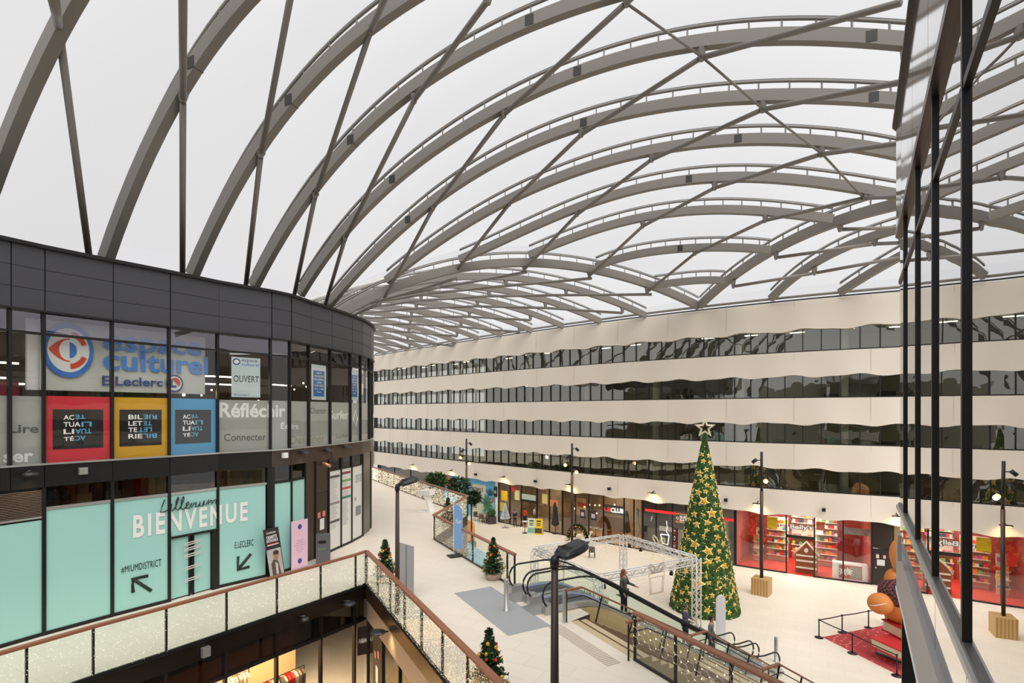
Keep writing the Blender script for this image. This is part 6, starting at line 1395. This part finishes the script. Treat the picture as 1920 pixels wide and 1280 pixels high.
# white artificial tree
p = px(947, 989); r = empty('white_tree', p, 'small white artificial tree on a thin stand outside the food shop', 'Christmas tree'); mb = MB(); mb.tube([p, p+Vector((0, 0, 1.2))], .02, SILV, 6); mb.lathe((p.x, p.y, 0), [(.3, 0), (.3, .02)], SILV, 14); obj('stand', mb, r); mb = MB()
for k in range(200):
    t = random.random(); q = .42*(1-t)+.05; a = random.uniform(0, 6.28); o = Vector((p.x, p.y, .8+1.4*t)); e_ = o+Vector((q*math.cos(a), q*math.sin(a), .05)); s_ = Vector((0, 0, .08)); mb.add([o, e_-s_, e_+Vector((.03, .03, 0)), e_+s_], [(0, 1, 2, 3)], mat('tree_white', (226, 226, 230), .8))
obj('white_branches', mb, r)
# ice-cream table and menu easel
table(px(984, 999), 1.05, .28, 'tall white bar table outside the food shop doorway', None, WHITE)
# wreath arch with small white figures
p = px(1083, 1022); r = empty('wreath_arch', p, 'green fir garland arch with baubles behind the truss cube', 'decoration'); mb = MB(); 
for k in range(260):
    t = math.pi*(k/259); c_ = Vector((p.x+.75*math.cos(t), p.y-.25*math.cos(t), 1.35*math.sin(t)+.2)); nd = Vector((random.uniform(-1, 1), random.uniform(-1, 1), random.uniform(-1, 1))).normalized()*.2; td = Vector((random.uniform(-1, 1), random.uniform(-1, 1), random.uniform(-1, 1))).normalized()*.09; mb.add([c_-nd-td, c_+nd, c_-nd+td, c_+td*2.4], [(0, 1, 2), (0, 3, 1)], NEED)
obj('garland', mb, r)
for k in range(16):
    t = math.pi*(k+.5)/16; mb = MB(); mb.ball((p.x+.75*math.cos(t)-.1, p.y-.25*math.cos(t)-.2, 1.35*math.sin(t)+.2), .06, BR_ if k % 2 else BG_, 8, 6); obj('bauble', mb, r)
for k, (x, y, h) in enumerate([(1087, 1014, 1.0), (1093, 1018, .8), (1101, 1016, .9), (1066, 1020, 1.1)]):
    p = px(x, y); r = empty('deer_figure', p, 'white seated deer-like decoration figure near the garland arch, number varying by place' if False else ['tall white deer figure under the garland arch', 'small white deer figure right of the garland arch', 'cream deer figure rightmost beside the garland arch', 'white candle-like figure left of the garland arch'][k], 'decoration'); DM = mat('deer_white', (226, 218, 200), .7)
    mb = MB(); mb.ball((p.x, p.y, h*.35), h*.26, DM, 10, 8, (1.3, .8, 1)); mb.tube([(p.x+h*.2, p.y, h*.45), (p.x+h*.32, p.y, h*.85)], h*.08, DM, 8); mb.ball((p.x+h*.36, p.y, h*.9), h*.12, DM, 8, 6, (1.4, .8, .9)); obj('body', mb, r); mb = MB()
    for sx in (-.22, .22):
        for sy in (-.1, .1): mb.tube([(p.x+h*sx, p.y+h*sy, 0), (p.x+h*sx, p.y+h*sy, h*.3)], h*.035, DM, 6)
    obj('legs', mb, r)
# director chair with patterned cloth, orange kiosk, pale blue slide
p = px(1110, 1045); r = chair(p, 2.9, 'folding director chair with dark patterned cloth inside the truss cube', None, (50, 46, 46)); mb = MB()
p = px(877, 1013); r = empty('timber_counter', p, 'orange timber counter box on the plaza beyond the blue flag', 'counter'); mb = MB(); mb.box((p.x, p.y, .65), (.95, .8, 1.3), mat('orange_timber', (226, 160, 84), .5, noise=.1), .5); obj('counter_body', mb, r); mb = MB(); mb.box((p.x-.2, p.y+.5, 1.35), (.6, .5, .4), mat('orange_timber', (226, 160, 84), .5), .5); obj('raised_box', mb, r)
p = px(872, 1062); mb = MB(); mb.add([(p.x-1.3, p.y, .02), (p.x+1.2, p.y-1.2, .02), (p.x+1.4, p.y-.2, 1.0), (p.x-1.1, p.y+1.0, 2.2), (p.x-1.3, p.y, -.0), (p.x+1.2, p.y-1.2, .0), (p.x+1.4, p.y-.1, .0), (p.x-1.1, p.y+1.1, .0)], [(0, 1, 2, 3), (7, 6, 5, 4), (0, 4, 5, 1), (1, 5, 6, 2), (2, 6, 7, 3), (3, 7, 4, 0)], mat('pale_blue', (158, 204, 226), .5)); tag(obj('sloping_panel', mb), 'pale blue sloping panel on the lower plaza seen through the railing by the flag', 'panel')
# white stele in front of the tree
p = px(1351, 1207); mb = MB(); pts = [(-.24, 0), (.24, 0)]+[(.24*math.cos(t), 2.0+.24*math.sin(t)) for t in np.linspace(0, math.pi, 12)]
vs = [(p.x+a*.97, p.y-.06+a*.2, z) for a, z in pts]+[(p.x+a*.97+.03, p.y+.1+a*.2, z) for a, z in pts]; n = len(pts); mb.add(vs, [tuple(range(n)), tuple(range(2*n-1, n-1, -1))]+[(i, n+i, n+(i+1) % n, (i+1) % n) for i in range(n)], mat('stele_white', (222, 222, 226), .4)); tag(obj('information_totem', mb), 'white round-topped information totem standing in front of the Christmas tree', 'totem')
# grasses behind the escalator
for k, (s_, n_) in enumerate([(3.9, -1.0), (4.6, -1.0), (5.9, -1.1), (6.6, -1.0), (7.9, -1.0)]):
    p = esp(s_, n_, 0); r = empty('grass_planter', p, 'tall grass in a long planter beside the far escalator', 'plant', 'tall grasses beside the far escalator'); mb = MB()
    hh = max(zs_(s_)+.35, .8); mb.box((p.x, p.y, hh/2-.2), (.6, .35, max(hh-.4, .3)), mat('planter_pale', (200, 198, 190), .6), .49); obj('planter_body', mb, r); mb = MB()
    for _ in range(60):
        o = Vector((p.x+random.uniform(-.25, .25), p.y+random.uniform(-.15, .15), hh-.4)); e_ = o+Vector((random.uniform(-.2, .2), random.uniform(-.2, .2), random.uniform(.3, .55))); mb.add([o-Vector((.012, 0, 0)), o+Vector((.012, 0, 0)), e_], [(0, 1, 2)], mat('grass_blade', (92, 124, 86), .8))
    obj('grass_blades', mb, r)
# ================================================================ RED CARPET, BARRIERS, GIANT TEDDY ON BOOKS
RC_ = bpy.data.materials.new('red_carpet'); RC_.use_nodes = True; nt = RC_.node_tree; b = nt.nodes['Principled BSDF']; tc = nt.nodes.new('ShaderNodeTexCoord'); mp = nt.nodes.new('ShaderNodeMapping'); mp.inputs['Rotation'].default_value = (0, 0, R(28.5)); mp.inputs['Scale'].default_value = (1.6, 3.2, 1)
vo = nt.nodes.new('ShaderNodeTexVoronoi'); vo.inputs['Randomness'].default_value = .35; vo.inputs['Scale'].default_value = 1.6; gt = nt.nodes.new('ShaderNodeMath'); gt.operation = 'LESS_THAN'; gt.inputs[1].default_value = .17; mx = nt.nodes.new('ShaderNodeMixRGB'); mx.inputs[1].default_value = (*lin((186, 66, 70)), 1); mx.inputs[2].default_value = (*lin((226, 170, 166)), 1)
nt.links.new(tc.outputs['Object'], mp.inputs[0]); nt.links.new(mp.outputs[0], vo.inputs[0]); nt.links.new(vo.outputs['Distance'], gt.inputs[0]); nt.links.new(gt.outputs[0], mx.inputs[0]); nt.links.new(mx.outputs[0], b.inputs['Base Color']); b.inputs['Roughness'].default_value = .9
c0, c1, c3 = px(1543, 1194.5), px(1664, 1171), px(1690, 1268); c2 = c1+(c3-c0)*1.15; c3 = c0+(c3-c0)*1.15
mb = MB(); mb.prism([tuple(q[:2]) for q in (c0, c3, c2+(c2-c3)*.0, c1)], .002, .02, RC_); tag(obj('red_carpet', mb), 'red carpet with pale dashes under the giant teddy on the plaza', 'carpet')
POSTS = [(1535.6, 1195), (1579, 1186), (1628.5, 1177), (1598, 1224.5), (1681.7, 1267)]; PP = [px(*q) for q in POSTS]
PLB = ['black barrier post at the outer left corner of the red carpet', 'black barrier post behind the carpet, nearest the corner post', 'black barrier post behind the carpet, beside the teddy paw', 'black barrier post at the middle of the front carpet edge', 'black barrier post at the front right end of the red carpet']
for p, lb in zip(PP, PLB):
    r = empty('barrier_post', p, lb, 'barrier post', None); mb = MB(); mb.lathe((p.x, p.y, 0), [(.19, 0), (.19, .02), (.06, .05)], BLACKM, 18); obj('base', mb, r); mb = MB(); mb.tube([(p.x, p.y, .03), (p.x, p.y, .88)], .028, BLACKM, 10); mb.lathe((p.x, p.y, .8), [(.035, 0), (.035, .09)], BLACKM, 10); obj('post', mb, r)
PP.append(px(1672, 1169)); 
for k, (a, b) in enumerate(((0, 1), (1, 2), (2, 5), (0, 3), (3, 4))):
    mb = MB(); a_, b_ = PP[a]+Vector((0, 0, .84)), PP[b]+Vector((0, 0, .84)); m_ = (a_+b_)/2-Vector((0, 0, .02)); mb.sweep([a_, m_, b_], [(-.004, -.025), (.004, -.025), (.004, .025), (-.004, .025)], BLACKM); tag(obj('barrier_belt', mb), ['belt between the corner post and the next post behind the carpet', 'belt between the two posts behind the carpet', 'belt running from the last rear post behind the teddy', 'belt along the front carpet edge from the corner post', 'belt along the front carpet edge to the right end post'][k], 'belt')
TEO = mat('teddy_orange', (214, 134, 66), .6, noise=.08, nscale=3)
CHK = bpy.data.materials.new('checked_jumper'); CHK.use_nodes = True; nt = CHK.node_tree; b = nt.nodes['Principled BSDF']; tc = nt.nodes.new('ShaderNodeTexCoord'); ck = nt.nodes.new('ShaderNodeTexChecker'); ck.inputs['Scale'].default_value = 9; ck.inputs[1].default_value = (*lin((132, 72, 70)), 1); ck.inputs[2].default_value = (*lin((44, 40, 48)), 1); nt.links.new(tc.outputs['Object'], ck.inputs[0]); nt.links.new(ck.outputs[0], b.inputs['Base Color']); b.inputs['Roughness'].default_value = .9
YT = 23.6
ted = empty('giant_teddy', pd(1712, 1190, YT), 'giant orange teddy figure in a brown checked jumper sitting on oversized books', 'figure')
def tb_(name, x, y, dY, r_, mt, sc): mb = MB(); mb.ball(pd(x, y, YT+dY), r_, mt, 28, 18, sc); return obj(name, mb, ted)
tb_('belly', 1712, 1131, 0, 1.36, TEO, (1, .8, .84)); tb_('jumper', 1711, 1113, -.05, 1.38, CHK, (1.0, .83, .70)); tb_('paw', 1651, 1131, -.2, .52, TEO, (1., .9, .88)); tb_('shoulder', 1676, 1088, .1, .48, TEO, (.75, .8, 1.1)); tb_('head', 1712, 1042, .1, .95, TEO, (.95, .9, 1.05)); tb_('ear', 1683, 1049, -.1, .5, TEO, (.45, .5, 1.15))
mb = MB(); P = [pd(1631, 1134, YT-.62), pd(1640, 1135, YT-.72), pd(1652, 1133, YT-.74), pd(1663, 1131, YT-.68)]; mb.tube(P, .012, WHITE, 5); obj('seam', mb, ted)
def book(x, y, w_, d_, h_, rz, z, cov, label, stripes=None):
    p = px(x, y, 0) if z < .01 else pd(x, y, YT-.5); c_ = Vector((p.x, p.y, z)); r = empty('giant_book', c_, label, 'book'); M = Matrix.Rotation(rz, 3, 'Z'); t = .05
    for zz in (t/2, h_-t/2): mb = MB(); mb.box(c_+Vector((0, 0, zz)), (w_, d_, t), cov, M=M); obj('cover', mb, r)
    mb = MB(); mb.box(c_+Vector((0, 0, h_/2)), (w_-.1, d_-.1, h_-2*t), mat('page_cream', (232, 220, 190), .8), M=M); obj('pages', mb, r)
    mb = MB(); mb.box(c_+M @ Vector((w_/2-.02, 0, h_/2)), (.05, d_, h_), cov, M=M); obj('spine', mb, r)
    if stripes:
        for k in range(4): mb = MB(); mb.box(c_+M @ Vector((-w_/2+.2+k*.36, -d_/2-.005, h_/2)), (.14, .03, h_-.02), stripes, M=M); obj('stripe', mb, r)
CR_ = mat('book_red', (196, 40, 44), .5); CB = mat('book_blue', (50, 90, 140), .5)
book(1700, 1236, 1.9, 1.5, .42, .45, .021, CB, 'large blue-covered book, lowest of the giant books'); 
pz = Vector(px(1694, 1222, .45)); book(1700, 1222, 2.1, 1.6, .40, .3, .02, CR_, 'cream-paged giant book with a red cover under the striped book') if False else None
def book2(c_, *a): 
    pass
for (x, y, w_, d_, h_, rz, z, cov, lb, st_) in [(1697, 1216, 2.1, 1.5, .42, .25, .45, CR_, 'giant book with cream pages and red covers, middle of the stack', None), (1704, 1186, 1.5, 1.3, .5, .1, .88, mat('book_crimson', (180, 24, 30), .5), 'red giant book with yellow stripes directly under the teddy', mat('stripe_yellow', (240, 200, 90), .5))]:
    q = px(x, y, z+.1); _o = px; globals()['_bk'] = q
    px_old = px; px = lambda X, Y_, Z=0., q=q: Vector((q.x, q.y, 0)); pd_old = pd; pd = lambda X, Y_, Z, q=q: Vector((q.x, q.y, 0)); book(x, y, w_, d_, h_, rz, z, cov, lb, st_); px = px_old; pd = pd_old

# ================================================================ PEOPLE
def person(p, h, face, label, skin=(198, 150, 122), top=(220, 80, 30), leg=(40, 44, 56), hair=(50, 36, 30), pose='stand', longhair=False, coat=False):
    r = empty('person', (0, 0, 0), label, 'person'); k = h/1.75
    arms = {'stand': [((.19, 0, 1.42), (.25, .02, 1.14), (.27, -.08, .9)), ((-.19, 0, 1.42), (-.25, .02, 1.14), (-.26, -.06, .9))], 'hold': [((.19, 0, 1.42), (.25, -.02, 1.15), (.12, -.26, 1.12)), ((-.19, 0, 1.42), (-.25, -.02, 1.15), (-.1, -.26, 1.08))], 'rail': [((.19, 0, 1.42), (.3, -.06, 1.16), (.42, -.3, 1.05)), ((-.19, 0, 1.42), (-.24, .02, 1.14), (-.24, -.1, .9))]}[pose]
    stp = .12 if pose == 'stand' else .05
    legs = [((.1, 0, .9), (.11, -stp*.6, .48), (.11, -stp, .08), (.12, -stp-.16, .04)), ((-.1, 0, .9), (-.11, stp*.2, .48), (-.11, stp, .08), (-.12, stp-.14, .04))]
    def skinned(name, V, E, Rr, mt, lv=2):
        me = bpy.data.meshes.new(name); me.from_pydata([tuple(Vector(v)*k) for v in V], E, []); o = bpy.data.objects.new(name, me); COL.objects.link(o); o.parent = r; me.materials.append(mt)
        md = o.modifiers.new('skin', 'SKIN'); md.use_smooth_shade = True
        if not me.skin_vertices: bpy.context.view_layer.update()
        sv = me.skin_vertices[0].data
        for i, q in enumerate(Rr): q = (q, q) if not isinstance(q, tuple) else q; sv[i].radius = (q[0]*k, q[1]*k)
        sv[0].use_root = True; sb = o.modifiers.new('sub', 'SUBSURF'); sb.levels = lv; sb.render_levels = lv; return o
    V = [(0, 0, .95), (0, .01, 1.15), (0, 0, 1.38), (0, 0, 1.5), (0, -.01, 1.58), (0, -.02, 1.66)]; E = [(0, 1), (1, 2), (2, 3), (3, 4), (4, 5)]; Rr = [(.15, .1), (.13, .09), (.15, .1), (.05, .05), (.075, .085), (.07, .08)]
    for A in arms:
        b0 = len(V); V += list(A); E += [(2, b0), (b0, b0+1), (b0+1, b0+2)]; Rr += [.05, .042, .03]; e_ = Vector(A[2]); d = (e_-Vector(A[1])).normalized(); pm_ = e_+d*.07; b1 = len(V); V.append(tuple(pm_)); E.append((b0+2, b1)); Rr.append((.034, .018)); sd2 = d.cross(Vector((0, 1, .2))).normalized()
        for q, L_ in ((-.026, .07), (-.009, .085), (.009, .08), (.026, .062)): V.append(tuple(pm_+sd2*q*1.3+d*L_)); E.append((b1, len(V)-1)); Rr.append(.009)
        V.append(tuple(e_+sd2*-.05+d*.06)); E.append((b0+2, len(V)-1)); Rr.append(.01)
    for A in legs:
        b0 = len(V); V += list(A); E += [(0, b0), (b0, b0+1), (b0+1, b0+2), (b0+2, b0+3)]; Rr += [.085, .055, .04, .035]
    skinned('body', V, E, Rr, mat('skin_%d' % skin[0], skin, .6))
    V = [(0, 0, 1.0), (0, .01, 1.15), (0, 0, 1.37), (0, 0, 1.46)]; E = [(0, 1), (1, 2), (2, 3)]; Rr = [(.175, .125), (.155, .115), (.17, .12), (.08, .08)]
    if coat: V.append((0, .01, .62)); E.append((0, 4)); Rr.append((.2, .15))
    for A in arms: b0 = len(V); V += list(A); E += [(2, b0), (b0, b0+1), (b0+1, b0+2)]; Rr += [.068, .058, .044]
    skinned('coat' if coat else 'jacket', V, E, Rr, mat('top_%d_%d_%d' % top, top, .85, noise=.25, nscale=9))
    V = [(0, 0, .98)]; E = []; Rr = [(.155, .115)]
    for A in legs: b0 = len(V); V += list(A[:3]); E += [(0, b0), (b0, b0+1), (b0+1, b0+2)]; Rr += [.1, .07, .055]
    skinned('trousers', V, E, Rr, mat('leg_%d' % leg[0], leg, .85)); V = []; E = []; Rr = []
    for A in legs:
        mb = MB(); a = Vector(A[3]); mb.ball((a.x*k, (a.y+.02)*k, .045*k), .055*k, mat('shoe_dark', (34, 32, 32), .6), 10, 8, (.85, 2.3, .8)); obj('shoe', mb, r)
    mb = MB(); mb.ball((0, .012*k, 1.665*k), .1*k, mat('hair_%d' % hair[0], hair, .8), 14, 10, (.92, 1.02, 1.0))
    if longhair: mb.ball((0, .06*k, 1.5*k), .11*k, mat('hair_%d' % hair[0], hair, .8), 12, 8, (1.05, .7, 1.9))
    hd = obj('hair', mb, r); mb = MB(); fm = mat('skin_%d' % skin[0], skin, .6); mb.ball((0, -.05*k, 1.63*k), .078*k, fm, 12, 8, (.85, .75, 1.15)); mb.ball((0, -.115*k, 1.625*k), .014*k, fm, 6, 4, (1, 1.2, 1.5)); fc = obj('face', mb, r)
    for sx in (-1, 1): mb = MB(); mb.ball((.028*sx*k, -.106*k, 1.65*k), .009*k, PBK, 6, 4); obj('eye', mb, fc); mb = MB(); mb.ball((.078*sx*k, -.02*k, 1.63*k), .018*k, fm, 6, 4, (.5, 1, 1.5)); obj('ear', mb, r)
    mb = MB(); mb.ball((0, -.108*k, 1.592*k), .016*k, mat('lips', (160, 84, 76), .6), 6, 4, (1.3, .4, .35)); obj('mouth', mb, fc)
    r.location = p; r.rotation_euler = (0, 0, face); return r
def onesc(s, n): q = esp(s, n, zf(s)+.1); return Vector((q.x, q.y, q.z))
person(px(984, 984), 1.62, 2.6, 'person in an orange jacket and dark trousers walking into the food shop', top=(226, 86, 36))
person(px(965.5, 987), 1.55, .5, 'person in dark clothes standing outside the food shop beside the white tree', top=(46, 44, 54), leg=(40, 36, 44), pose='hold')
person(px(1002, 981), 1.6, 1.2, 'person in a white top standing inside the food shop doorway', top=(206, 216, 222), leg=(90, 90, 100))
person(onesc(4.5, .5), 1.7, 1.0, 'person with long hair in a dark green coat riding the far escalator near its top', top=(86, 92, 84), leg=(56, 60, 70), hair=(140, 84, 56), pose='rail', longhair=True, coat=True)
person(onesc(7.7, .5), 1.7, 1.0, 'person in a grey-blue checked coat riding the far escalator halfway down', top=(84, 84, 100), leg=(60, 60, 66), hair=(96, 84, 76), pose='hold', coat=True)
person(onesc(7.8, 1.7), 1.65, 1.0, 'person with dark hair riding the near escalator close to its foot', top=(120, 124, 130), leg=(60, 60, 66), pose='stand')
person(px(1664, 1171), 1.6, -1.2, 'person in white and grey clothes standing behind the giant teddy', top=(226, 222, 218), leg=(180, 150, 120), pose='stand')
